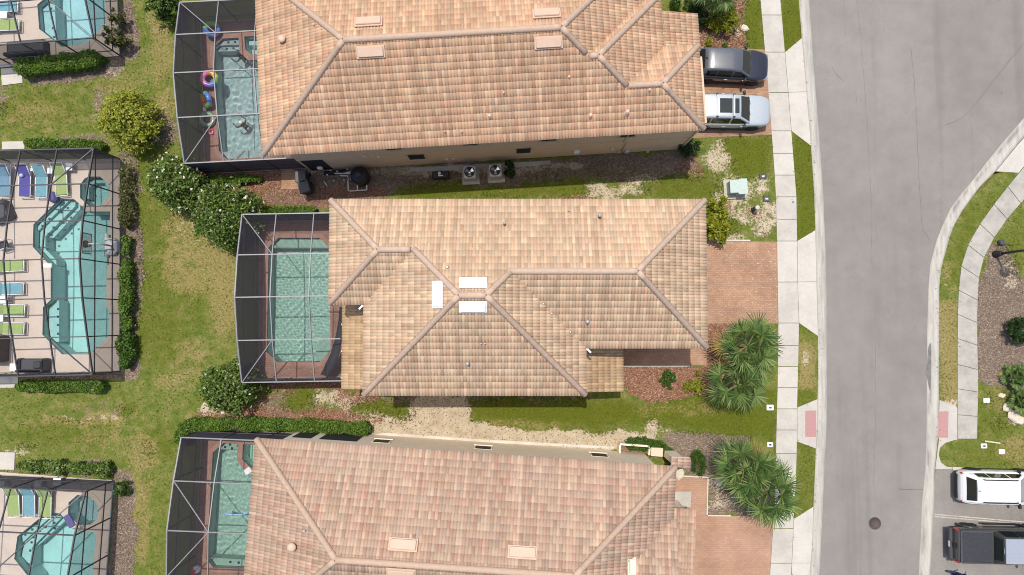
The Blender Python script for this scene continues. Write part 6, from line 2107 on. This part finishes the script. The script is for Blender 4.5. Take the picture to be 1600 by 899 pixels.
mb = MB(); mb.bevel_box((0, 0, .42), (.5, .5, .08), .04); mb.build('seat', 'charcoal_plastic', t)
mb = MB(); mb.bevel_box((-.26, 0, .68), (.06, .5, .5), .02); mb.build('backrest', 'white_metal', t)
for s in (1, -1):
    mb = MB(); mb.tube([(-.25, s * .28, .62), (.22, s * .28, .62), (.25, s * .28, 0)], .03, 8); mb.build('armrest', 'white_metal', t)
    mb = MB(); mb.tube([(-.25, s * .25, .62), (-.3, s * .25, 0)], .025, 8); mb.build('leg', 'white_metal', t)
t = at_px('patio_bench', 'grey covered bench in the shade on the bright blue pool deck', 'bench', 48, 80, .03, R(5))
mb = MB(); mb.bevel_box((0, .1, .25), (2.3, .8, .5), .1); mb.build('seat', 'dark_grey', t)
mb = MB(); mb.bevel_box((0, -.4, .42), (2.3, .24, .82), .08); mb.build('backrest', 'charcoal_plastic', t)
mb = MB(); mb.bevel_box((0, 0, .35), (1.2, 1.2, .7), .15)
one(mb, 'covered_table', 'square table under a grey cover at the left edge of the lounger deck', 'table', 'dark_grey', -4, 330, .03, .4, None, .6)
# basketball hoop
t = at_px('basketball_hoop', 'white poolside basketball hoop with clear backboard', 'basketball hoop', 181, 386, .03)
mb = MB(); mb.bevel_box((-.1, 0, .28), (.75, 1.0, .56), .22); mb.build('base', 'white_metal', t)
mb = MB(); mb.tube([(-.42, .75, .25), (-.42, -.6, .25)], .10, 10); mb.build('base_roller', 'pvc_white', t)
mb = MB(); mb.tube([(.05, 0, .5), (.05, 0, 1.4), (-.55, 0, 1.75)], .05, 10); mb.build('pole', 'white_metal', t)
mb = MB(); mb.box((-.62, 0, 1.78), (.03, 1.15, .82)); bbd = mb.build('backboard', 'clear_panel', t)
mb = MB()
for z in (1.38, 2.18): mb.bar((-.63, -.58, z), (-.63, .58, z), .05)
for y in (-.57, 0, .57): mb.bar((-.632, y, 1.38), (-.632, y, 2.18), .05)
mb.build('backboard_frame', 'lead', bbd)
mb = MB()
pr = [(-.87 + .22 * math.cos(a * math.pi / 8), .22 * math.sin(a * math.pi / 8), 1.5) for a in range(17)]
mb.tube(pr, .014, 6); rim = mb.build('hoop_rim', 'ring_orange', t)
mb = MB(); mb.lathe([(.215, 1.49), (.17, 1.3), (.13, 1.12), (.12, 1.12), (.165, 1.3), (.21, 1.49)], (-.87, 0, 0), 14); mb.build('net', 'screen_wall_open', rim)

# swim rings
def ring(label, px, py, Rr, r, cols, tilt=(0, 0), z=.2, rz=0.0):
    g = W(px, py, z)
    mb = MB()
    ids = [mb.mat(c) for c in cols]
    n, k = 36, 12
    vs = [((Rr + r * math.cos(2 * math.pi * j / k)) * math.cos(2 * math.pi * i / n), (Rr + r * math.cos(2 * math.pi * j / k)) * math.sin(2 * math.pi * i / n), r * math.sin(2 * math.pi * j / k)) for i in range(n) for j in range(k)]
    b = len(mb.v); mb.v += vs
    for i in range(n):
        for j in range(k):
            mb.f.append([b + i * k + j, b + (i + 1) % n * k + j, b + (i + 1) % n * k + (j + 1) % k, b + i * k + (j + 1) % k])
            mb.mi.append(ids[int(i / n * len(cols))]); mb.smooth.append(True)
    o = mb.build('swim_ring', None)
    o.location = g; o.rotation_euler = (tilt[0], tilt[1], rz)
    return tag(o, label, 'swim ring', 'swim rings beside the pool with bathers')
ring('green and blue swim ring nearest the top edge of the photo', 331, 46, .36, .155, ['ring_green', 'ring_green', 'ring_blue', 'ring_blue', 'ring_violet', 'ring_blue', 'ring_green'], (.25, .2), .42, 1.4)
ring('pink swim ring with a yellow side overhanging the pool edge', 327, 123.5, .38, .165, ['ring_yellow', 'ring_orange', 'ring_pink', 'ring_pink', 'ring_pink', 'ring_violet', 'ring_blue', 'ring_green'], (0, .2), .42, .2)
ring('leaning rainbow swim ring between the pink and the clear green one', 322, 156, .36, .15, ['ring_blue', 'ring_green', 'ring_yellow', 'ring_orange', 'ring_red', 'ring_yellow', 'ring_green', 'ring_blue'], (.2, -.75), .45, .1)
ring('clear dark green swim ring under the rainbow one', 324, 187, .36, .14, ['ring_clear'], (0, .1), .19)
ring('small red swim ring under the clear green one', 329.5, 206, .13, .06, ['ring_red', 'ring_pink'], (0, 0), .1)
mb = MB(); mb.bevel_box((0, 0, .1), (.18, .3, .2), .05)
one(mb, 'flip_flops', 'small white bag between the rainbow and clear green rings', 'bag', 'cloth_white', 321, 172, .03)
# towel and toys
mb = MB(); mb.bevel_box((0, 0, .03), (.42, .36, .06), .04)
one(mb, 'towel', 'white folded towel at the spa corner of the pool with the noodle', 'towel', 'cloth_white', 387.5, 736, .05, R(35))
mb = MB(); mb.lathe([(.02, -.09), (.07, -.06), (.09, 0), (.07, .06), (.02, .09)], (0, 0, .0), 12)
one(mb, 'toy_ball', 'small lime ball floating by the white towel', 'ball', 'lime_toy', 385, 741, -.06)
mb = MB(); mb.tube([(-.75, .08, 0), (-.5, -.02, .02), (-.1, -.05, .02), (.35, -.03, .02), (.7, .07, 0)], .045, 10)
one(mb, 'pool_noodle', 'pale blue pool noodle floating in the green pool', 'pool noodle', 'noodle_blue', 370, 803, -.08)
t = at_px('pool_float', 'red and white float on the lowest brick patio', 'pool float', 308, 889, .03, .5)
mb = MB(); mb.bevel_box((0, 0, .2), (.5, .42, .4), .15); mb.build('float_body', 'cloth_white', t)
mb = MB(); mb.bevel_box((-.1, 0, .42), (.22, .44, .06), .03); mb.build('float_stripe', 'ring_red', t)
# torn dark screen hanging inside the middle enclosure
mb = MB()
pts = [(533, 480), (532, 505), (529, 530), (524, 552), (516, 570), (506, 587)]
ws = [2.2, 3.6, 5.2, 6.4, 6.8, 5.0]
vs = []
g0 = W(524, 552, 1.6)
for k, ((a, b_), w_) in enumerate(zip(pts, ws)):
    z = 2.3 - .25 * k
    p, q2 = W(a + w_, b_ + .2 * w_, z + .22), W(a - w_, b_ - .3 * w_, z - .2)
    vs += [tuple(p - g0), tuple(q2 - g0), tuple(p - g0 - Vector((0, 0, .03))), tuple(q2 - g0 - Vector((0, 0, .03)))]
fs = []
for k in range(len(pts) - 1):
    i = k * 4
    fs += [(i, i + 1, i + 5, i + 4), (i + 2, i + 6, i + 7, i + 3), (i, i + 4, i + 6, i + 2), (i + 1, i + 3, i + 7, i + 5)]
mb.add(vs, fs, 0, True)
o = mb.build('torn_screen', 'vinyl_black'); o.location = g0
tag(o, 'torn black screen sheet sagging in the middle patio corner', 'screen')

# ------------------------------------------------------------------ equipment along the walls
def wheelie_bin(label, px, py, rz, mat):
    t = at_px('wheelie_bin', label, 'bin', px, py, 0, rz, 'wheeled bins by the brick pad')
    mb = MB(); mb.add([(-.24, -.27, .08), (.24, -.27, .08), (.24, .27, .08), (-.24, .27, .08), (-.3, -.34, 1.0), (.3, -.34, 1.0), (.3, .34, 1.0), (-.3, .34, 1.0)], [(3, 2, 1, 0), (4, 5, 6, 7), (0, 1, 5, 4), (1, 2, 6, 5), (2, 3, 7, 6), (3, 0, 4, 7)])
    mb.build('bin_body', mat, t)
    mb = MB(); mb.bevel_box((0, 0, 1.04), (.64, .74, .09), .04); mb.build('lid', mat, t)
    for s in (1, -1):
        mb = MB(); mb.lathe([(.1, -.03), (.1, .03)], (0, 0, 0), 12); rot = Matrix.Rotation(R(90), 4, 'Y'); mb.v = [tuple(rot @ Vector(v) + Vector((s * .27, .28, .1))) for v in mb.v]; mb.build('wheel', 'rubber', t)
wheelie_bin('black wheeled bin next to the house wall at the brick pad', 478, 281, .05, 'charcoal_plastic')
wheelie_bin('dark grey wheeled bin farther from the house wall, below the black one', 483, 297, .3, 'dark_grey')
# pool equipment
t = at_px('pool_filter', 'round black pool filter tank with white pipes by the wall', 'pool filter', 566, 279, 0)
mb = MB(); mb.lathe([(.46, 0), (.52, .1), (.54, .75), (.5, .95), (.36, 1.05), (.15, 1.1), (.12, 1.12)], n=28); tk = mb.build('tank', 'black_plastic', t)
mb = MB(); mb.lathe([(.2, 1.06), (.2, 1.2), (.12, 1.24)], (0, 0, 0), 16); mb.build('tank_cap', 'charcoal_plastic', tk)
mb = MB(); mb.tube([(.35, -.75, .3), (-.65, -.82, .3), (-.7, -.82, .55), (-.7, -.2, .6)], .035, 8); mb.tube([(.35, -.75, .3), (.38, -.5, .5)], .035, 8); mb.tube([(-.2, -.75, .35), (-.2, -.2, .5), (-.6, -.15, .5)], .035, 8)
mb.tube([(-.85, .25, .5), (-.5, .28, .55), (-.48, -.05, .5)], .035, 8)
mb.build('pipe', 'pvc_white', t)
t = at_px('pool_pump', 'black pool pumps with many white pipe fittings left of the filter', 'pool pump', 527, 276, 0)
for x, y in ((-.45, .15), (.25, .2)):
    mb = MB(); mb.tube([(x - .25, y, .22), (x + .25, y, .22)], .12, 12); mb.lathe([(.12, .2), (.13, .42), (.05, .46)], (x + .32, y, 0), 14); mb.build('pump_motor', 'black_plastic', t)
mb = MB()
mb.tube([(-.75, -.3, .2), (-.55, -.62, .2)], .03, 8); mb.tube([(-.2, .1, .4), (.9, .1, .45), (.9, -.15, .45)], .035, 8); mb.tube([(.3, -.05, .45), (.75, -.07, .5), (.75, -.3, .3)], .035, 8)
for k in range(7):
    x, y = -.5 + .2 * k, .35 * math.sin(k * 2.3)
    mb.tube([(x, y, .1), (x, y, .55), (x + .09, y, .57)], .032, 8)
mb.build('pipe', 'pvc_white', t)
mb = MB(); mb.lathe([(.17, 0), (.17, .35), (.1, .4)], (1.05, -.15, 0), 14); mb.build('strainer', 'lead', t)
for k, (x, y, lab) in enumerate(((489, 259, 'white timer box on the wall above the bins'), (500, 263, 'small white junction box on the wall left of the pumps'))):
    mb = MB(); mb.bevel_box((0, 0, .9), (.3, .14, .35), .03)
    one(mb, 'wall_box', lab, 'box', 'white_metal', x, y, 0, phi, None, .9)
t = at_px('pool_heater', 'low black heater in the shade left of the air conditioners', 'heater', 690, 276, 0, phi)
mb = MB(); mb.bevel_box((0, 0, .3), (1.0, .42, .6), .06); mb.build('heater_body', 'black_plastic', t)
mb = MB(); mb.lathe([(.09, .6), (.09, .75), (.05, .78)], (-.05, .05, 0), 12); mb.bar((-.15, -.08, .62), (.15, -.08, .62), .05, .04); mb.build('valve', 'pvc_white', t)
def ac(label, px, py, rz):
    t = at_px('air_conditioner', label, 'air conditioner', px, py, 0, rz, 'air conditioner units by the wall')
    mb = MB(); mb.box((.02, -.06, .05), (1.02, 1.02, .1)); mb.build('pad', 'concrete_pad', t)
    mb = MB(); mb.bevel_box((0, 0, .5), (.76, .76, .8), .06)
    b_ = mb.build('housing', 'grey_metal', t)
    mb = MB(); mb.lathe([(.31, .902), (.31, .906)], (0, 0, 0), 28); mb.build('fan_opening', 'black_plastic', b_)
    f_ = MB(); f_.lathe([(.08, .905), (.08, .925), (.05, .935)], (0, 0, 0), 14)
    for k in range(3):
        a = k * 2.094 + .5
        f_.add([(.06 * math.cos(a - .5), .06 * math.sin(a - .5), .91), (.27 * math.cos(a - .42), .27 * math.sin(a - .42), .912), (.28 * math.cos(a + .42), .28 * math.sin(a + .42), .932), (.06 * math.cos(a + .5), .06 * math.sin(a + .5), .92)], [(0, 1, 2, 3)])
    f_.build('fan', 'chrome', b_)
    g_ = MB()
    for r_ in (.1, .17, .24, .31):
        g_.tube([(r_ * math.cos(i * .3142), r_ * math.sin(i * .3142), .945) for i in range(21)], .004, 4, cap=False)
    g_.build('grille', 'grey_metal', b_)
ac('air conditioner farther from the street, on a square pad', 735, 274, phi)
ac('air conditioner with a dark leafy plant pressed against it', 774.5, 271.5, phi)
# utility things on the verge
t = at_px('transformer_box', 'pale green utility transformer box on a concrete pad', 'utility box', 1147, 296, 0, R(3))
mb = MB(); mb.box((-.02, -.02, .06), (1.26, 1.15, .12)); mb.build('pad', 'concrete_pad', t)
mb = MB()
pl = [(-.48, -.32), (-.05, -.32), (.02, -.42), (.48, -.42), (.48, .42), (.05, .42), (-.02, .36), (-.48, .36)]
mb.prism(pl, .12, .80); mb.build('cabinet', 'green_box', t)
mb = MB(); mb.prism(offset_poly(pl, .03), .80, .86); mb.build('lid', 'green_box', t)
t = at_px('cable_pedestal', 'dark green cable pedestal post below the transformer box', 'pedestal', 1176, 328, 0)
mb = MB(); mb.lathe([(.13, 0), (.12, .75), (.125, .76)], n=16); mb.build('post', 'green_dark', t)
mb = MB(); mb.lathe([(.135, .74), (.135, .84), (.1, .87)], n=16); mb.build('cap', 'green_box', t)
def cover(label, px, py, s, mat, hole, rz=0.0, group='utility covers in the lawn'):
    t = at_px('meter_cover', label, 'utility cover', px, py, 0.0, rz, group)
    mb = MB(); mb.bevel_box((0, 0, .03), (s, s * .8, .06), .03); mb.build('cover_plate', mat, t)
    mb = MB(); mb.box((0, 0, .064), (s * .4, s * .25, .008)); mb.build('cover_lid', hole, t)
cover('dark grey utility cover nearest the transformer box, in the grass', 1192, 276, .42, 'dark_grey', 'pale_grey', .1)
cover('dark grey utility cover below the other grey one, by the pavement', 1197.5, 311, .42, 'dark_grey', 'pale_grey', 0)
cover('white utility cover with a dark slot between the palms and the kerb ramp', 1203, 637, .42, 'white_trim', 'violet_mat')
cover('white utility cover with a dark slot beside the upper fronds of a street palm', 1203, 695, .36, 'white_trim', 'black_plastic')
cover('white utility cover in a sandy patch near the right pavement', 1541, 626, .38, 'white_trim', 'pale_grey')
cover('white utility cover with a dark slot at the corner lawn above the white SUV', 1537, 697, .36, 'white_trim', 'black_plastic')
cover('plain white utility cover on the corner lawn above the white SUV', 1565, 706, .36, 'white_trim', 'pale_grey')
t = at_px('manhole', 'round dark brown manhole cover in the street', 'manhole cover', 1367, 818, -.075)
mb = MB(); mb.lathe([(.36, 0), (.36, .012), (.32, .014), (.32, .010), (.02, .010)], n=32); mb.build('manhole_cover', 'iron', t)
mb = MB(); mb.bevel_box((0, 0, .14), (.34, .3, .28), .06)
one(mb, 'ground_box', 'small dark grey box in the bark above the lamp post', 'box', 'dark_grey', 1566, 379, 0, .1, None, .2)
t = at_px('street_lamp', 'black street lamp post standing in grey bark by the right pavement', 'street lamp', 1555.5, 397.5, 0)
mb = MB(); mb.lathe([(.22, 0), (.22, .12), (.17, .2), (.13, .5), (.10, .55)], n=18); mb.build('base', 'black_plastic', t)
mb = MB(); mb.tube([(0, 0, .5), (0, 0, 4.2)], [.075, .055], 12); mb.build('pole', 'black_plastic', t)
mb = MB(); mb.lathe([(.08, 4.2), (.2, 4.35), (.24, 4.8), (.2, 4.82)], n=16); ln = mb.build('lantern', 'lamp_clear', t)
mb = MB(); mb.lathe([(.3, 4.8), (.2, 5.0), (.04, 5.15)], n=16); mb.build('lantern_cap', 'black_plastic', ln)
m = MB()
g = W(1239, 316)
for sx, sy in ((0, 0), (-.07, .13)):
    m.lathe([(.07 if sx == 0 else .035, 0), (.07 if sx == 0 else .035, .002)], (g.x + sx, g.y + sy, .032), 12)
struct(m.build('paint_mark', 'marker_blue'))
# stones and lawn scraps
SG = 'loose pale stones'
for k, (x, y, s, lab) in enumerate(((1565, 618, .2, 'small pale stone at the top of the stone line on the right lawn'), (1572, 636, .28, 'pale stone in the middle of the stone line on the right lawn'), (1582, 650, .42, 'large pale stone nearest the low palm above it'),
        (1590, 657, .35, 'pale stone at the lower end of the stone line on the right lawn'), (1062, 741, .32, 'pale flat stone by the upper edge of the salmon driveway'), (1122, 752, .3, 'grey stone between the salmon driveway and the palm'), (1163, 45, .25, 'pale stone between the lime shrub and the pavement lawn'))):
    c = W(x, y)
    rr = np.random.default_rng(90 + k)
    mb = MB()
    n_ = 9
    ringz = []
    for (f, z) in ((1, -.02), (1.05, .3 * s), (.7, .55 * s)):
        ringz.append([(s * f * (1 + .25 * rr.normal() * .6) * math.cos(6.283 * i / n_), s * f * .75 * (1 + .25 * rr.normal() * .6) * math.sin(6.283 * i / n_), z) for i in range(n_)])
    vs = [p for r_ in ringz for p in r_]
    fs = [tuple(range(18, 27))]
    for a_ in range(2):
        for i in range(n_):
            fs.append((a_ * 9 + i, a_ * 9 + (i + 1) % 9, a_ * 9 + 9 + (i + 1) % 9, a_ * 9 + 9 + i))
    mb.add(vs, fs)
    o = mb.build('stone', 'stone_pale'); o.location = c; o.rotation_euler = (0, 0, k)
    tag(o, lab, 'stone', SG)
mb = MB(); mb.bar((-.45, .05, .05), (.45, -.08, .05), .07, .04)
one(mb, 'board', 'pale thin board lying on the corner lawn by the utility covers', 'board', 'stone_pale', 1550, 690.5, 0)

# ------------------------------------------------------------------ people
def figure(name, label, joints, bones, rad, loc, rz, cloth, hair=None, face=True):
    t = thing(name, label, 'person', loc, rz)
    def skin(nm, keys, edges, scale, mat, root):
        me = bpy.data.meshes.new(nm)
        idx = {k: i for i, k in enumerate(keys)}
        me.from_pydata([joints[k] for k in keys], [(idx[a], idx[b]) for a, b in edges], [])
        o = link(nm, me, t)
        md = o.modifiers.new('skin', 'SKIN'); md.use_smooth_shade = True
        for i, k in enumerate(keys):
            r_ = rad[k] * scale
            me.skin_vertices[0].data[i].radius = (r_, r_)
        me.skin_vertices[0].data[idx[root]].use_root = True
        subsurf(o, 2)
        me.materials.append(M_(mat))
        return o
    keys = list(joints)
    skin('body', keys, bones, 1.0, 'skin', 'pelvis')
    for nm, ks, mat, sc in cloth:
        ed = [(a, b) for a, b in bones if a in ks and b in ks]
        skin(nm, ks, ed, sc, mat, ks[0])
    if hair:
        h = Vector(joints['head'])
        mb = MB(); mb.lathe([(.02, -.02), (.105, -.01), (.118, .05), (.10, .11), (.05, .145), (.01, .15)], (h.x, h.y, h.z - .01), 14)
        mb.build('hair', hair, t)
    return t
def hand(j, b, wrist, name, d):
    w_ = Vector(j[wrist]); d = Vector(d).normalized()
    s = d.cross(Vector((0, 0, 1)))
    s = s.normalized() if s.length > .1 else Vector((1, 0, 0))
    j[name] = tuple(w_ + d * .07); b.append((wrist, name))
    for i, (o_, L) in enumerate(((-.03, .075), (-.01, .09), (.01, .085), (.03, .065))):
        j[f'{name}{i}'] = tuple(w_ + d * (.07 + L) + s * o_); b.append((name, f'{name}{i}'))
    j[name + 't'] = tuple(w_ + d * .075 + s * .055); b.append((wrist, name + 't'))
def mk_rad(j):
    base = dict(pelvis=.13, waist=.12, chest=.145, neck=.055, head=.095, top=.07, nose=.02)
    out = {}
    for k in j:
        if k in base: out[k] = base[k]
        elif k.startswith('sho'): out[k] = .062
        elif k.startswith('elb'): out[k] = .043
        elif k.startswith('wri'): out[k] = .03
        elif k.startswith('hand'): out[k] = .03 if len(k) == 5 else .011
        elif k.startswith('hip'): out[k] = .09
        elif k.startswith('kne'): out[k] = .058
        elif k.startswith('ank'): out[k] = .04
        elif k.startswith('toe'): out[k] = .035
    return out
def standing():
    j = dict(pelvis=(0, 0, .95), waist=(0, .01, 1.1), chest=(0, 0, 1.33), neck=(0, 0, 1.5), head=(.01, 0, 1.63), top=(.0, 0, 1.72), nose=(.11, 0, 1.62),
             shoR=(0, -.19, 1.42), elbR=(-.12, -.26, 1.15), wriR=(.02, -.28, .92), shoL=(0, .19, 1.42), elbL=(.08, .26, 1.15), wriL=(.25, .24, .97),
             hipR=(0, -.1, .9), kneR=(.14, -.1, .5), ankR=(-.08, -.1, .1), toeR=(.1, -.1, .04), hipL=(0, .1, .9), kneL=(-.02, .1, .5), ankL=(-.38, .1, .12), toeL=(-.22, .1, .04))
    b = [('pelvis', 'waist'), ('waist', 'chest'), ('chest', 'neck'), ('neck', 'head'), ('head', 'top'), ('head', 'nose'), ('chest', 'shoR'), ('shoR', 'elbR'), ('elbR', 'wriR'), ('chest', 'shoL'), ('shoL', 'elbL'), ('elbL', 'wriL'),
         ('pelvis', 'hipR'), ('hipR', 'kneR'), ('kneR', 'ankR'), ('ankR', 'toeR'), ('pelvis', 'hipL'), ('hipL', 'kneL'), ('kneL', 'ankL'), ('ankL', 'toeL')]
    hand(j, b, 'wriR', 'handR', (.2, 0, -1)); hand(j, b, 'wriL', 'handL', (.6, 0, -.8))
    return j, b
j, b = standing()
g = W(1487, 893, 0)
figure('person', 'person in dark navy clothes walking below the pickup, cut by the bottom edge', j, b, mk_rad(j), (g.x, g.y, -.02), R(10),
       [('trousers', ['pelvis', 'hipR', 'kneR', 'ankR', 'hipL', 'kneL', 'ankL'], 'cloth_navy', 1.22), ('shirt', ['chest', 'waist', 'pelvis', 'shoR', 'elbR', 'shoL', 'elbL'], 'cloth_navy', 1.15),
        ('shoes', ['ankR', 'toeR'], 'cloth_black', 1.3), ('shoes', ['ankL', 'toeL'], 'cloth_black', 1.3)], 'hair_dark')
def swimmer(lean):
    """body leaning forward in the water, head and shoulders out; water level at z = 0"""
    j = dict(pelvis=(-.10, 0, -.52), waist=(-.06, 0, -.37), chest=(0, 0, -.15), neck=(.03, 0, .02), head=(.06, 0, .14), top=(.05, 0, .23), nose=(.17, 0, .12),
             shoR=(.0, -.19, -.06), elbR=(.16, -.34, -.13), wriR=(.36, -.24, -.05), shoL=(.0, .19, -.06), elbL=(.08, .40, -.14), wriL=(.28, .42, -.05),
             hipR=(-.10, -.1, -.57), kneR=(.04, -.12, -.95), ankR=(-.06, -.12, -1.20), toeR=(.1, -.12, -1.22), hipL=(-.10, .1, -.57), kneL=(-.12, .12, -.97), ankL=(-.3, .12, -1.18), toeL=(-.14, .12, -1.22))
    b = [('pelvis', 'waist'), ('waist', 'chest'), ('chest', 'neck'), ('neck', 'head'), ('head', 'top'), ('head', 'nose'), ('chest', 'shoR'), ('shoR', 'elbR'), ('elbR', 'wriR'), ('chest', 'shoL'), ('shoL', 'elbL'), ('elbL', 'wriL'),
         ('pelvis', 'hipR'), ('hipR', 'kneR'), ('kneR', 'ankR'), ('ankR', 'toeR'), ('pelvis', 'hipL'), ('hipL', 'kneL'), ('kneL', 'ankL'), ('ankL', 'toeL')]
    hand(j, b, 'wriR', 'handR', (1, .2, 0)); hand(j, b, 'wriL', 'handL', (1, -.1, 0))
    return j, b
for (px, py, rz, hr, lab, cl) in ((376, 88, R(155), 'hair_dark', 'dark haired person swimming near the pool steps', 'cloth_black'), (379, 194, R(130), 'cloth_white', 'person with a white cap swimming in the middle of the pool', 'cloth_black')):
    j, b = swimmer(0)
    g = W(px, py, -.1)
    figure('person', lab, j, b, mk_rad(j), (g.x, g.y, -.10), rz, [('swimsuit', ['pelvis', 'waist', 'hipR', 'hipL'], cl, 1.12)], hr)

# ------------------------------------------------------------------ loose ground cover: bark chips, grass tufts
def scatter(name, zmask, thr, n, size, mat, seed, blade=False, region=None):
    r = np.random.default_rng(seed)
    iy, ix = np.nonzero((zmask > thr) & (GZ == 0) & (np.abs(GX) < 32) & (GY < 20) & (GY > -18) & (PX > -10) & (PX < 1610) & (PY > -10) & (PY < 910))
    ok = np.ones(GX.shape, bool)
    for p in PAVED: ok &= ~inpoly(p)
    sel = ok[iy, ix]; iy, ix = iy[sel], ix[sel]
    k = r.integers(0, len(iy), n)
    x = GX[iy[k], ix[k]] + r.uniform(-.07, .07, n); y = GY[iy[k], ix[k]] + r.uniform(-.07, .07, n)
    if not blade:
        C = np.stack([x, y, r.uniform(.005, .035, n)], -1)
        o = leaves_mesh(name, C, size, mat, None, 2.0, .35, seed)
    else:
        a = r.uniform(0, 6.283, n); l = size * r.uniform(.6, 1.5, n); w = l * .16
        lean = r.uniform(.3, 1.0, n); b2 = r.uniform(0, 6.283, n)
        dx, dy = np.cos(a) * w, np.sin(a) * w
        tx, ty = np.cos(b2) * lean * l, np.sin(b2) * lean * l
        z0 = np.full(n, -.01)
        V = np.stack([np.stack([x - dx, y - dy, z0], -1), np.stack([x + dx, y + dy, z0], -1), np.stack([x + tx + dx * .3, y + ty + dy * .3, l * .8], -1), np.stack([x + tx - dx * .3, y + ty - dy * .3, l * .8], -1)], 1).reshape(-1, 3)
        o = np_mesh(name, V, np.arange(4 * n).reshape(n, 4), mat)
    o['kind'] = 'stuff'
    return o
scatter('bark_mulch', mulch, .45, 16000, .12, 'chip_red', 70)
scatter('bark_mulch', litter, .5, 22000, .11, 'chip_grey', 71)
gm = np.clip(1 - sand * 1.3 - mulch * 1.2 - litter * 1.1, 0, 1)
scatter('grass', gm, .55, 40000, .10, 'grass_blade', 72, True)
edge = np.clip(lush * (1 - lush) * 4, 0, 1) * np.clip(sand * 2 + mulch + litter, 0, 1)
scatter('grass', edge, .18, 6500, .13, 'grass_blade', 73, True)
scatter('fallen_leaves', sand, .35, 2600, .11, 'chip_grey', 74)
